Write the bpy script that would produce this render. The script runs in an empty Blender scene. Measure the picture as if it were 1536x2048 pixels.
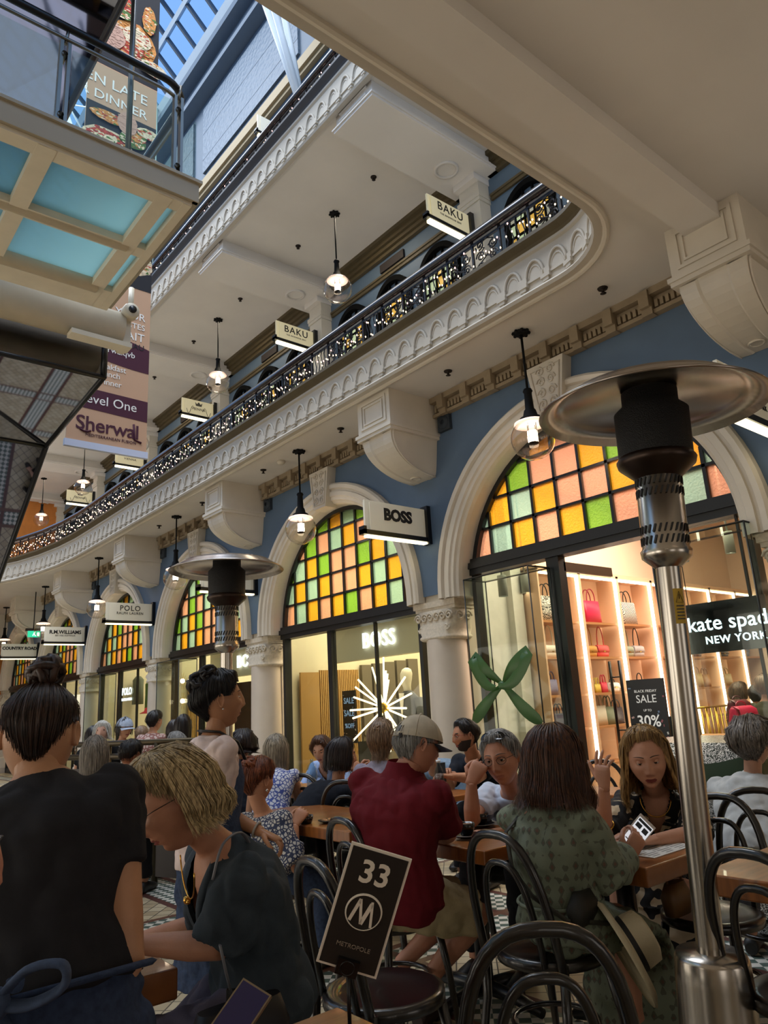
import bpy, bmesh, math, random
from math import pi, sin, cos, radians, sqrt, exp, atan2
from mathutils import Vector, Matrix, noise
from mathutils.geometry import tessellate_polygon
random.seed(7)
SC = bpy.context.scene
COL = SC.collection

# ------------------------------------------------------------------ camera, sky, light, exposure
F_PX, YAW, PITCH, ROLL, EYE = 1460.0, radians(40.35), radians(14.9), radians(-3.25), 1.38
_fw = Vector((sin(YAW) * cos(PITCH), cos(YAW) * cos(PITCH), sin(PITCH)))
_r = Vector((cos(YAW), -sin(YAW), 0)); _u = _r.cross(_fw)
CR = _r * cos(ROLL) + _u * sin(ROLL); CU = -_r * sin(ROLL) + _u * cos(ROLL)
cam = bpy.data.objects.new('camera', bpy.data.cameras.new('camera')); COL.objects.link(cam)
cam.data.sensor_fit = 'VERTICAL'; cam.data.sensor_height = 36.0; cam.data.lens = F_PX / 2048 * 36
cam.data.clip_start = 0.05; cam.data.clip_end = 300
_m = Matrix((CR, CU, -_fw)).transposed().to_4x4(); _m.translation = Vector((0, 0, EYE)); cam.matrix_world = _m
SC.camera = cam

def at(px, py, t):
    """the place seen at a pixel, t metres in front of the lens"""
    return Vector((0, 0, EYE)) + (CR * (px - 768) / F_PX - CU * (py - 1024) / F_PX + _fw) * t

def atx(px, py, x):
    d = CR * (px - 768) / F_PX - CU * (py - 1024) / F_PX + _fw
    return Vector((0, 0, EYE)) + d * (x / d.x)

def aty(px, py, y):
    d = CR * (px - 768) / F_PX - CU * (py - 1024) / F_PX + _fw
    return Vector((0, 0, EYE)) + d * (y / d.y)

def smooth(pts, k=6):
    pts = [Vector(p) for p in pts]; out = []
    for i in range(len(pts) - 1):
        p0, p1, p2, p3 = pts[max(i - 1, 0)], pts[i], pts[i + 1], pts[min(i + 2, len(pts) - 1)]
        for j in range(k):
            t = j / k; out.append(.5 * (2 * p1 + (p2 - p0) * t + (2 * p0 - 5 * p1 + 4 * p2 - p3) * t * t + (3 * p1 - p0 - 3 * p2 + p3) * t ** 3))
    return out + [pts[-1]]

def atz(px, py, z):
    d = CR * (px - 768) / F_PX - CU * (py - 1024) / F_PX + _fw
    return Vector((0, 0, EYE)) + d * ((z - EYE) / d.z)

W = bpy.data.worlds.new('sky'); SC.world = W; W.use_nodes = True
bg = W.node_tree.nodes['Background']; bg.inputs[0].default_value = (0.30, 0.50, 0.84, 1); bg.inputs[1].default_value = 1.05
SC.view_settings.view_transform = 'Standard'; SC.view_settings.look = 'None'; SC.view_settings.gamma = 1.0
SC.view_settings.exposure = 0.34
SC.view_settings.use_curve_mapping = False
cy = SC.cycles
cy.max_bounces = 7; cy.diffuse_bounces = 3; cy.glossy_bounces = 3; cy.transmission_bounces = 4; cy.transparent_max_bounces = 14
cy.use_adaptive_sampling = True; cy.adaptive_threshold = .02; cy.caustics_reflective = False; cy.caustics_refractive = False; cy.sample_clamp_indirect = 4.0; cy.sample_clamp_direct = 12.0

def area(name, loc, sx, sy, power, col, rot=(0, 0, 0), spread=pi):
    l = bpy.data.lights.new(name, 'AREA'); l.shape = 'RECTANGLE'; l.size = sx; l.size_y = sy; l.energy = power; l.color = col; l.spread = spread
    o = bpy.data.objects.new(name, l); COL.objects.link(o); o.location = loc; o.rotation_euler = rot; return o

def point(name, loc, power, col, r=0.05):
    l = bpy.data.lights.new(name, 'POINT'); l.energy = power; l.color = col; l.shadow_soft_size = r
    o = bpy.data.objects.new(name, l); COL.objects.link(o); o.location = loc; return o

BAY, Y0, KS = 4.19, 4.24, range(-1, 6)            # arcade bays, centred at Y0 + BAY*k
area('skylight_daylight', (1.0, 11, 19.5), 9, 24, 3900, (0.90, 0.95, 1.0))
STORE_W = {0: 270, 1: 190, 2: 175, 3: 125, 4: 90, 5: 70}
for k in STORE_W:
    c = (1.0, 0.84, 0.68) if k == 0 else (1.0, 0.88, 0.66)
    area('shop_ceiling_light', (8.6, Y0 + BAY * k, 4.25), 3.4, 3.0, STORE_W[k], c)
for k in range(-1, 6):
    area('gallery_fill_light', (6.7, Y0 + BAY * k, 9.4), 0.5, 0.5, 16, (1.0, 0.86, 0.66))  # unseen lamps added as warm fill in the upper gallery
# unseen area lights added for ambient, set where shop fronts opposite and behind would be
for k in range(0, 5):
    area('opposite_fill_light', (-5.4, Y0 + BAY * k - 2, 1.7), 2.6, 2.8, 48, (1.0, .92, .80), (0, radians(-90), 0))
for x in (-2.5, 3.5):
    area('rear_fill_light', (x, -5.9, 1.7), 2.8, 2.6, 22, (1.0, .93, .86), (radians(90), 0, 0))

# ------------------------------------------------------------------ materials
def lin(h):
    if isinstance(h, str):
        h = h.lstrip('#'); h = h if len(h) == 6 else ''.join(c * 2 for c in h); h = [int(h[i:i + 2], 16) / 255 for i in (0, 2, 4)]
    return tuple((c / 12.92 if c <= 0.04045 else ((c + 0.055) / 1.055) ** 2.4) for c in h) + (1,)

MATS = {}
def mat(name, col, rough=0.6, metal=0.0, var=0.0, vscale=6, bump=0.0, bscale=60, emit=None, es=1.0, spec=0.5, coat=0.0, stretch=None):
    if name in MATS: return MATS[name]
    m = bpy.data.materials.new(name); m.use_nodes = True; MATS[name] = m
    nt = m.node_tree; b = nt.nodes['Principled BSDF']; L = nt.links
    b.inputs['Roughness'].default_value = rough; b.inputs['Metallic'].default_value = metal
    b.inputs['Specular IOR Level'].default_value = spec; b.inputs['Coat Weight'].default_value = coat
    c = lin(col); b.inputs['Base Color'].default_value = c
    if var or bump:
        tc = nt.nodes.new('ShaderNodeTexCoord'); src = tc.outputs['Object']
        if stretch:
            mp = nt.nodes.new('ShaderNodeMapping'); mp.inputs['Scale'].default_value = stretch; L.new(src, mp.inputs[0]); src = mp.outputs[0]
    if var:
        n = nt.nodes.new('ShaderNodeTexNoise'); n.inputs['Scale'].default_value = vscale; n.inputs['Detail'].default_value = 4; L.new(src, n.inputs[0])
        r = nt.nodes.new('ShaderNodeMapRange'); r.inputs[1].default_value = .3; r.inputs[2].default_value = .7
        r.inputs[3].default_value = 1 - var; r.inputs[4].default_value = 1 + var; L.new(n.outputs[0], r.inputs[0])
        mx = nt.nodes.new('ShaderNodeMix'); mx.data_type = 'RGBA'; mx.blend_type = 'MULTIPLY'; mx.inputs[0].default_value = 1
        mx.inputs[6].default_value = c; L.new(r.outputs[0], mx.inputs[7]); L.new(mx.outputs[2], b.inputs['Base Color'])
    if bump:
        n2 = nt.nodes.new('ShaderNodeTexNoise'); n2.inputs['Scale'].default_value = bscale; n2.inputs['Detail'].default_value = 3; L.new(src, n2.inputs[0])
        bp = nt.nodes.new('ShaderNodeBump'); bp.inputs['Strength'].default_value = bump; bp.inputs['Distance'].default_value = .01
        L.new(n2.outputs[0], bp.inputs['Height']); L.new(bp.outputs[0], b.inputs['Normal'])
    if emit:
        b.inputs['Emission Color'].default_value = lin(emit); b.inputs['Emission Strength'].default_value = es
    return m

def glass(name, tint='#ffffff', gl=1.0, rough=0.0, haze=0.0):
    """thin pane: see-through with a mirror-like sheen at grazing angles"""
    if name in MATS: return MATS[name]
    m = bpy.data.materials.new(name); m.use_nodes = True; MATS[name] = m; nt = m.node_tree; N = nt.nodes; L = nt.links
    N.remove(N['Principled BSDF']); out = N['Material Output']
    t = N.new('ShaderNodeBsdfTransparent'); t.inputs[0].default_value = lin(tint)
    g = N.new('ShaderNodeBsdfGlossy'); g.inputs['Roughness'].default_value = rough
    fr = N.new('ShaderNodeLayerWeight'); fr.inputs[0].default_value = .5
    pw = N.new('ShaderNodeMath'); pw.operation = 'POWER'; pw.inputs[1].default_value = 4.0; L.new(fr.outputs['Facing'], pw.inputs[0])
    mu = N.new('ShaderNodeMath'); mu.operation = 'MULTIPLY_ADD'; mu.inputs[1].default_value = .55 * gl; mu.inputs[2].default_value = .022 * gl; mu.use_clamp = True; L.new(pw.outputs[0], mu.inputs[0])
    a = t
    if haze:
        d = N.new('ShaderNodeBsdfTranslucent'); d.inputs[0].default_value = lin(tint)
        mh = N.new('ShaderNodeMixShader'); mh.inputs[0].default_value = haze; L.new(t.outputs[0], mh.inputs[1]); L.new(d.outputs[0], mh.inputs[2]); a = mh
    mx = N.new('ShaderNodeMixShader'); L.new(mu.outputs[0], mx.inputs[0]); L.new(a.outputs[0], mx.inputs[1]); L.new(g.outputs[0], mx.inputs[2])
    L.new(mx.outputs[0], out.inputs[0]); return m

def pattern(name, base, spots, scale=40, thresh=.45, kind='voronoi', rough=.8, stretch=(1, 1, 1), spots2=None):
    """printed cloth: base colour with repeated motifs"""
    if name in MATS: return MATS[name]
    m = mat(name, base, rough); nt = m.node_tree; L = nt.links; N = nt.nodes; b = N['Principled BSDF']
    tc = N.new('ShaderNodeTexCoord'); mp = N.new('ShaderNodeMapping'); mp.inputs['Scale'].default_value = stretch; L.new(tc.outputs['Object'], mp.inputs[0])
    if kind == 'voronoi':
        v = N.new('ShaderNodeTexVoronoi'); v.inputs['Scale'].default_value = scale; L.new(mp.outputs[0], v.inputs[0]); val = v.outputs['Distance']
    elif kind == 'edge':
        v = N.new('ShaderNodeTexVoronoi'); v.feature = 'DISTANCE_TO_EDGE'; v.inputs['Scale'].default_value = scale; L.new(mp.outputs[0], v.inputs[0]); val = v.outputs['Distance']
    elif kind == 'noise':
        v = N.new('ShaderNodeTexNoise'); v.inputs['Scale'].default_value = scale; v.inputs['Detail'].default_value = 1; v.inputs['Distortion'].default_value = 1.5; L.new(mp.outputs[0], v.inputs[0]); val = v.outputs[0]
    elif kind == 'wave':
        v = N.new('ShaderNodeTexWave'); v.inputs['Scale'].default_value = scale; v.inputs['Distortion'].default_value = 3.5; v.inputs['Detail'].default_value = 0; v.inputs['Detail Scale'].default_value = 1.2; L.new(mp.outputs[0], v.inputs[0]); val = v.outputs['Fac'] if 'Fac' in v.outputs else v.outputs[1]
    else:
        v = N.new('ShaderNodeTexChecker'); v.inputs['Scale'].default_value = scale; L.new(mp.outputs[0], v.inputs[0]); val = v.outputs['Fac'] if 'Fac' in v.outputs else v.outputs[1]
    lt = N.new('ShaderNodeMath'); lt.operation = 'LESS_THAN'; lt.inputs[1].default_value = thresh; L.new(val, lt.inputs[0])
    mx = N.new('ShaderNodeMix'); mx.data_type = 'RGBA'; mx.inputs[6].default_value = lin(base); mx.inputs[7].default_value = lin(spots); L.new(lt.outputs[0], mx.inputs[0])
    last = mx.outputs[2]
    if spots2:
        l2 = N.new('ShaderNodeMath'); l2.operation = 'LESS_THAN'; l2.inputs[1].default_value = thresh * .5; L.new(val, l2.inputs[0])
        m2 = N.new('ShaderNodeMix'); m2.data_type = 'RGBA'; m2.inputs[7].default_value = lin(spots2); L.new(last, m2.inputs[6]); L.new(l2.outputs[0], m2.inputs[0]); last = m2.outputs[2]
    L.new(last, b.inputs['Base Color']); return m

CREAM = mat('cream_paint', '#d6cbb9', .55, var=.05, vscale=3, bump=.08, bscale=30)
SOFFIT = mat('soffit_paint', '#dcd4c9', .7, var=.04, vscale=1.5)
BLUE = mat('blue_paint', '#566a80', .6, var=.06, vscale=3)
PALEBLUE = mat('pale_blue_paint', '#5c6f80', .6, var=.05, vscale=3)
TAN = mat('tan_plaster', '#96846a', .6, var=.1, vscale=8)
OLIVE = mat('olive_brown_paint', '#56492f', .6, var=.1, vscale=5)
BLACK = mat('black_metal', '#0b0b0d', .35, spec=.5)
IRON = mat('dark_iron', '#15151c', .38, .4)
RAILWOOD = mat('dark_handrail', '#1b1216', .25, coat=.4)
ORANGE = mat('orange_plaster', '#b8702a', .7, var=.1)
FASC = mat('fascia_paint', '#bdb3a3', .6, var=.05, vscale=4)
STEEL = mat('steel', '#b9b4aa', .3, 1.0, var=.08, vscale=20)
DARKMIRROR = mat('mirror_cladding', '#77777e', .03, 1.0)
GLASS = glass('clear_glass'); SHOPGLASS = glass('shop_glass', '#f4f8f4', .9)
WHITE_E = mat('lamp_white', '#ffffff', .5, emit='#fff0d8', es=6)

# ------------------------------------------------------------------ mesh builder
def fr(n, hint=Vector((0, 0, 1))):
    n = n.normalized(); h = hint if abs(n.dot(hint)) < .95 else Vector((1, 0, 0))
    u = h.cross(n).normalized(); return u, n.cross(u)

class MB:
    def __init__(s): s.v = []; s.f = []; s.m = []; s.s = []
    def add(s, vs, fs, mi=0, sm=False):
        o = len(s.v); s.v += [Vector(v) for v in vs]
        for f in fs: s.f.append(tuple(i + o for i in f)); s.m.append(mi); s.s.append(sm)
        return s
    def box(s, x0, x1, y0, y1, z0, z1, mi=0):
        v = [(x, y, z) for x in (x0, x1) for y in (y0, y1) for z in (z0, z1)]
        return s.add(v, [(0, 1, 3, 2), (4, 6, 7, 5), (0, 4, 5, 1), (2, 3, 7, 6), (0, 2, 6, 4), (1, 5, 7, 3)], mi)
    def obox(s, c, ax, ay, az, mi=0):
        """box from its centre and three half-axes"""
        c, ax, ay, az = map(Vector, (c, ax, ay, az))
        v = [c + ax * i + ay * j + az * k for i in (-1, 1) for j in (-1, 1) for k in (-1, 1)]
        return s.add(v, [(0, 1, 3, 2), (4, 6, 7, 5), (0, 4, 5, 1), (2, 3, 7, 6), (0, 2, 6, 4), (1, 5, 7, 3)], mi)
    def grid(s, rows, mi=0, sm=True, cu=False, cv=False):
        nr, nc = len(rows), len(rows[0]); v = [p for r in rows for p in r]; f = []
        for i in range(nr if cv else nr - 1):
            for j in range(nc if cu else nc - 1):
                a, b = i * nc + j, i * nc + (j + 1) % nc; c, d = ((i + 1) % nr) * nc + (j + 1) % nc, ((i + 1) % nr) * nc + j
                f.append((a, b, c, d))
        return s.add(v, f, mi, sm)
    def loft(s, secs, n=14, mi=0, sm=True, caps=True, e=2.0):
        rows = []
        for c, u, v in secs:
            c, u, v = Vector(c), Vector(u), Vector(v); row = []
            for k in range(n):
                a = 2 * pi * k / n; ca, sa = cos(a), sin(a)
                if e != 2: ca = math.copysign(abs(ca) ** (2 / e), ca); sa = math.copysign(abs(sa) ** (2 / e), sa)
                row.append(c + u * ca + v * sa)
            rows.append(row)
        o = len(s.v); s.grid(rows, mi, sm, cu=True)
        if caps:
            s.f.append(tuple(o + k for k in reversed(range(n)))); s.m.append(mi); s.s.append(False)
            q = o + (len(rows) - 1) * n; s.f.append(tuple(q + k for k in range(n))); s.m.append(mi); s.s.append(False)
        return s
    def tube(s, pts, r, n=8, mi=0, closed=False, caps=True, flat=1.0):
        pts = [Vector(p) for p in pts]; N = len(pts); rs = r if isinstance(r, (list, tuple)) else [r] * N
        u = None; rows = []
        for i, p in enumerate(pts):
            a = pts[(i - 1) % N] if (closed or i > 0) else p; b = pts[(i + 1) % N] if (closed or i < N - 1) else p
            d = (b - a)
            if d.length < 1e-9: d = Vector((0, 0, 1))
            d.normalize()
            if u is None: u, w = fr(d)
            else:
                u = u - d * u.dot(d)
                u = u.normalized() if u.length > 1e-6 else fr(d)[0]
                w = d.cross(u)
            rows.append([p + u * rs[i] * cos(2 * pi * k / n) + w * rs[i] * flat * sin(2 * pi * k / n) for k in range(n)])
        o = len(s.v); s.grid(rows, mi, True, cu=True, cv=closed)
        if caps and not closed:
            s.f.append(tuple(o + k for k in reversed(range(n)))); s.m.append(mi); s.s.append(False)
            q = o + (N - 1) * n; s.f.append(tuple(q + k for k in range(n))); s.m.append(mi); s.s.append(False)
        return s
    def lathe(s, prof, c=(0, 0, 0), n=24, mi=0, axis=(0, 0, 1), sm=True):
        c = Vector(c); ax = Vector(axis).normalized(); u, w = fr(ax, Vector((0, 1, 0)))
        rows = [[c + ax * z + (u * cos(2 * pi * k / n) + w * sin(2 * pi * k / n)) * max(r, 1e-4) for k in range(n)] for r, z in prof]
        return s.grid(rows, mi, sm, cu=True)
    def sphere(s, c, rx, ry=None, rz=None, n=14, mi=0, M=None):
        ry = rx if ry is None else ry; rz = rx if rz is None else rz; c = Vector(c); rows = []
        h = max(4, n // 2 + 1)
        for i in range(h + 1):
            e = -pi / 2 + pi * i / h; row = []
            for k in range(n):
                a = 2 * pi * k / n; p = Vector((rx * cos(e) * cos(a), ry * cos(e) * sin(a), rz * sin(e)))
                row.append(c + (M @ p if M else p))
            rows.append(row)
        return s.grid(rows, mi, True, cu=True)
    def prism(s, poly, d, mi=0):
        """closed polygon (3D points) pushed along vector d"""
        poly = [Vector(p) for p in poly]; n = len(poly); d = Vector(d); tri = tessellate_polygon([poly])
        f = [tuple(t) for t in tri] + [tuple(i + n for i in reversed(t)) for t in tri] + [(i, (i + 1) % n, (i + 1) % n + n, i + n) for i in range(n)]
        return s.add(poly + [p + d for p in poly], f, mi)
    def sweep(s, path, prof, out, mi=0, sm=False, closed_prof=False):
        """profile (o, z) carried along a path; out[i] is the outward horizontal direction"""
        rows = [[Vector(p) + Vector(n) * o + Vector((0, 0, z)) for o, z in prof] for p, n in zip(path, out)]
        return s.grid(rows, mi, sm, cu=closed_prof)
    def join(s, o, M=None, mi=None):
        k = len(s.v); s.v += [M @ v if M else v.copy() for v in o.v]
        for f, m, q in zip(o.f, o.m, o.s): s.f.append(tuple(i + k for i in f)); s.m.append(m if mi is None else mi); s.s.append(q)
        return s
    def mesh(s, name, mats, org=None):
        me = bpy.data.meshes.new(name); org = Vector(org) if org is not None else None
        me.from_pydata([v - org for v in s.v] if org is not None else s.v, [], s.f)
        for m in (mats if isinstance(mats, (list, tuple)) else [mats]): me.materials.append(m)
        me.polygons.foreach_set('material_index', s.m); me.polygons.foreach_set('use_smooth', s.s); me.update()
        return me
    def build(s, name, mats, parent=None, org=None, recalc=True):
        me = s.mesh(name, mats, org)
        if recalc:
            b = bmesh.new(); b.from_mesh(me); bmesh.ops.recalc_face_normals(b, faces=b.faces); b.to_mesh(me); b.free()
        return link(name, me, parent, org)

def link(name, me, parent=None, loc=None):
    o = bpy.data.objects.new(name, me); COL.objects.link(o)
    if loc is not None: o.location = loc
    if parent is not None:
        o.parent = parent; o.matrix_parent_inverse = Matrix.Translation(-Vector(ROOTLOC.get(parent.name, (0, 0, 0))))
        ROOTLOC[o.name] = ROOTLOC.get(parent.name, (0, 0, 0))
    return o
ROOTLOC = {}

def tag(o, label, cat, group=None, kind=None):
    o['label'] = label; o['category'] = cat
    if group: o['group'] = group
    if kind: o['kind'] = kind
    return o

def thing(name, label, cat, loc=(0, 0, 0), group=None):
    """an Empty at the base; parts are then built in world coordinates"""
    o = bpy.data.objects.new(name, None); COL.objects.link(o); o.location = loc; o.empty_display_size = .1
    ROOTLOC[o.name] = tuple(loc); return tag(o, label, cat, group)

def struct(name, mb, mats, parent=None, label=None):
    o = mb.build(name, mats, parent)
    if parent is None: o['kind'] = 'structure'
    if label: o['label'] = label
    return o

def copy_tree(o, parent=None):
    c = o.copy(); COL.objects.link(c)
    if parent is not None: c.parent = parent
    for ch in list(o.children): copy_tree(ch, c)
    return c

def dup(root, loc, rz=0.0, label=None, group=None):
    c = copy_tree(root); c.location = loc; c.rotation_euler = (0, 0, rz)
    if label: c['label'] = label
    if group: c['group'] = group
    return c

def text_mb(s, size, right, up, org, ext=.004, align='CENTER', sp=1.0, off=0.0, shear=0.0):
    """lettering as a mesh lying in the plane of right / up"""
    cu = bpy.data.curves.new('lettering', 'FONT'); cu.body = s; cu.size = size; cu.extrude = ext / 2; cu.align_x = align; cu.align_y = 'CENTER'
    cu.space_character = sp; cu.offset = off; cu.shear = shear; cu.resolution_u = 3
    o = bpy.data.objects.new('lettering', cu); COL.objects.link(o); dg = bpy.context.evaluated_depsgraph_get()
    me = bpy.data.meshes.new_from_object(o.evaluated_get(dg)); bpy.data.objects.remove(o); bpy.data.curves.remove(cu)
    r = Vector(right).normalized(); u = Vector(up).normalized(); n = r.cross(u); org = Vector(org); mb = MB()
    mb.add([org + r * v.co.x + u * v.co.y + n * v.co.z for v in me.vertices], [tuple(p.vertices) for p in me.polygons])
    bpy.data.meshes.remove(me); return mb
X, Y, Z = Vector((1, 0, 0)), Vector((0, 1, 0)), Vector((0, 0, 1))
# ================================================================== THE BUILDING
def floor_material():
    m = mat('mosaic_tiles', '#b8a88a', .35, spec=.4); nt = m.node_tree; N = nt.nodes; L = nt.links; b = N['Principled BSDF']
    tc = N.new('ShaderNodeTexCoord'); mp = N.new('ShaderNodeMapping'); mp.inputs['Rotation'].default_value = (0, 0, pi / 4); L.new(tc.outputs['Object'], mp.inputs[0])
    br = N.new('ShaderNodeTexBrick'); br.offset = 0; br.inputs['Scale'].default_value = 1; br.inputs['Brick Width'].default_value = .11; br.inputs['Row Height'].default_value = .11
    br.inputs['Mortar Size'].default_value = .004; br.inputs['Color1'].default_value = lin('#cbbd9f'); br.inputs['Color2'].default_value = lin('#b19f80'); br.inputs['Mortar'].default_value = lin('#4a443c'); L.new(mp.outputs[0], br.inputs[0])
    ck = N.new('ShaderNodeTexChecker'); ck.inputs['Scale'].default_value = 18; ck.inputs[1].default_value = lin('#d8d4c8'); ck.inputs[2].default_value = lin('#56655c'); L.new(mp.outputs[0], ck.inputs[0])
    sp = N.new('ShaderNodeSeparateXYZ'); L.new(tc.outputs['Object'], sp.inputs[0])
    def band(sock, period, lo, hi):
        a = N.new('ShaderNodeMath'); a.operation = 'PINGPONG'; a.inputs[1].default_value = period; L.new(sock, a.inputs[0])
        g = N.new('ShaderNodeMath'); g.operation = 'GREATER_THAN'; g.inputs[1].default_value = lo; L.new(a.outputs[0], g.inputs[0])
        l = N.new('ShaderNodeMath'); l.operation = 'LESS_THAN'; l.inputs[1].default_value = hi; L.new(a.outputs[0], l.inputs[0])
        q = N.new('ShaderNodeMath'); q.operation = 'MULTIPLY'; L.new(g.outputs[0], q.inputs[0]); L.new(l.outputs[0], q.inputs[1]); return q.outputs[0]
    last = br.outputs[0]
    for sock, per, lo, hi, colr in ((sp.outputs[0], .7, .0, .16, None), (sp.outputs[1], .9, .0, .12, None), (sp.outputs[0], .7, .16, .22, '#5c3a34'), (sp.outputs[1], .9, .12, .18, '#6b4a3c')):
        mx = N.new('ShaderNodeMix'); mx.data_type = 'RGBA'; L.new(band(sock, per, lo, hi), mx.inputs[0]); L.new(last, mx.inputs[6])
        if colr: mx.inputs[7].default_value = lin(colr)
        else: L.new(ck.outputs[0], mx.inputs[7])
        last = mx.outputs[2]
    L.new(last, b.inputs['Base Color']); return m

struct('floor', MB().box(-8, 15, -6, 28, -.1, 0), floor_material())
struct('wall_back', MB().box(-8, 8, -6.1, -6, 0, 6), SOFFIT)
struct('wall_left', MB().box(-5.6, -5.5, -6, 28, 0, 9), CREAM)
struct('wall_far', MB().box(-5.5, 7.8, 27.2, 27.4, 0, 9.45), ORANGE)

# edge of the opening in the first gallery floor, walked from the near cross edge to the far end
VOID = [Vector((-5.5, 2.6, 0)), Vector((0, 2.6, 0)), Vector((2.5, 2.6, 0))]
for i in range(13):
    a = -pi / 2 + pi / 2 * i / 12; VOID.append(Vector((4.4 + .8 * cos(a), 3.4 + .8 * sin(a), 0)))
VOID += [Vector((5.2, 3.4 + (16.2 - 3.4) * i / 24, 0)) for i in range(1, 25)]
VOID += [Vector(p + (0,)) for p in ((5.19, 17.2), (5.12, 18.2), (4.96, 19.3), (4.72, 20.3), (4.35, 21.2), (3.8, 22.0), (3.0, 22.6), (2.0, 22.95), (.8, 23.1), (-2, 23.1), (-5.5, 23.1))]
def normals(path):
    out = []
    for i in range(len(path)):
        d = path[min(i + 1, len(path) - 1)] - path[max(i - 1, 0)]; out.append(Vector((-d.y, d.x, 0)).normalized())
    return out
VN = normals(VOID)      # points into the opening

slab = MB(); poly = [Vector((-5.5, -6, 0)), Vector((7.9, -6, 0)), Vector((7.9, 27.2, 0)), Vector((-5.5, 27.2, 0))] + VOID[::-1]
slab.prism([p + Z * 5.05 for p in poly], Z * .5)
struct('ceiling', slab, SOFFIT)
for i in range(4):          # shallow cross beams under the gallery floor near the camera
    pass
BM = MB(); BM.box(-5.5, 5.4, 1.99, 2.29, 4.92, 5.06); BM.box(-5.5, 5.4, -2.2, -1.9, 4.92, 5.06)
struct('ceiling_beam', BM, SOFFIT)

def fascia(name, path, nrm, z0, h, upper_dark, mats):
    prof = [(.0, 0), (.07, 0), (.085, .03), (.06, .06), (.02, .075), (.015, h * .80), (.04, h * .83), (.04, h * .88)]
    mb = MB().sweep(path, [(o, z + z0) for o, z in prof], nrm, 0)
    prof2 = [(.04, h * .88), (.06, h * .92), (.10, h * .97), (.12, h), (.12, h + .04), (.0, h + .04)]
    mb.sweep(path, [(o, z + z0) for o, z in prof2], nrm, 1)
    return mb

def resample(path, step):
    out = [path[0].copy()]; acc = 0.0
    for a, b in zip(path, path[1:]):
        L = (b - a).length; p = step - acc
        while p <= L: out.append(a + (b - a) * (p / L)); p += step
        acc = L - (p - step)
    return out

def arc_ornaments(mb, path, z0, h, period, mi=0):
    """row of tall half rings with little stepped drops between them"""
    pts = resample(path, period); nr = normals(pts)
    for p, n in zip(pts, nr):
        t = Vector((n.y, -n.x, 0)); c = p + n * .02 + Z * (z0 + h * .30)
        mb.tube([c + t * (period * .40) * cos(a) + Z * (h * .36) * sin(a) + n * .003 for a in [pi * i / 10 for i in range(11)]], .016, 6, mi)
        mb.tube([c + t * (period * .30) * cos(a) + Z * (h * .27) * sin(a) + n * -.006 for a in [pi * i / 8 for i in range(9)]], .012, 5, mi)
        mb.obox(c + n * .004, t * period * .34, n * .012, Z * .012, mi)
        q = p + t * period * .5 + n * .02 + Z * (z0 + h * .25)
        mb.obox(q + n * .02, t * .055, n * .022, Z * .02, mi); mb.obox(q + n * .014 - Z * .035, t * .035, n * .02, Z * .02, mi); mb.obox(q + n * .01 - Z * .065, t * .018, n * .015, Z * .015, mi)
        mb.obox(q + n * .012 + Z * h * .08, t * .05, n * .016, Z * h * .07, mi)

fb = fascia('t', VOID, VN, 5.05, .56, True, None)
arc_ornaments(fb, VOID[1:-2], 5.05, .56, .27)
struct('trim_1', fb, [FASC, OLIVE])
em = MB().sweep(VOID, [(o, z) for o, z in ((.0, 5.055), (-.005, 5.03), (-.03, 5.022), (-.05, 5.03), (-.06, 5.055))], VN, 0, False); struct('trim_50', em, CREAM)

def spiral(c, ax, up, r, turns=1.6, sgn=1, n=18):
    return [c + ax * (r * (1 - .8 * i / n)) * cos(sgn * 2 * pi * turns * i / n) + up * (r * (1 - .8 * i / n)) * sin(sgn * 2 * pi * turns * i / n) for i in range(n + 1)]

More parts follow.
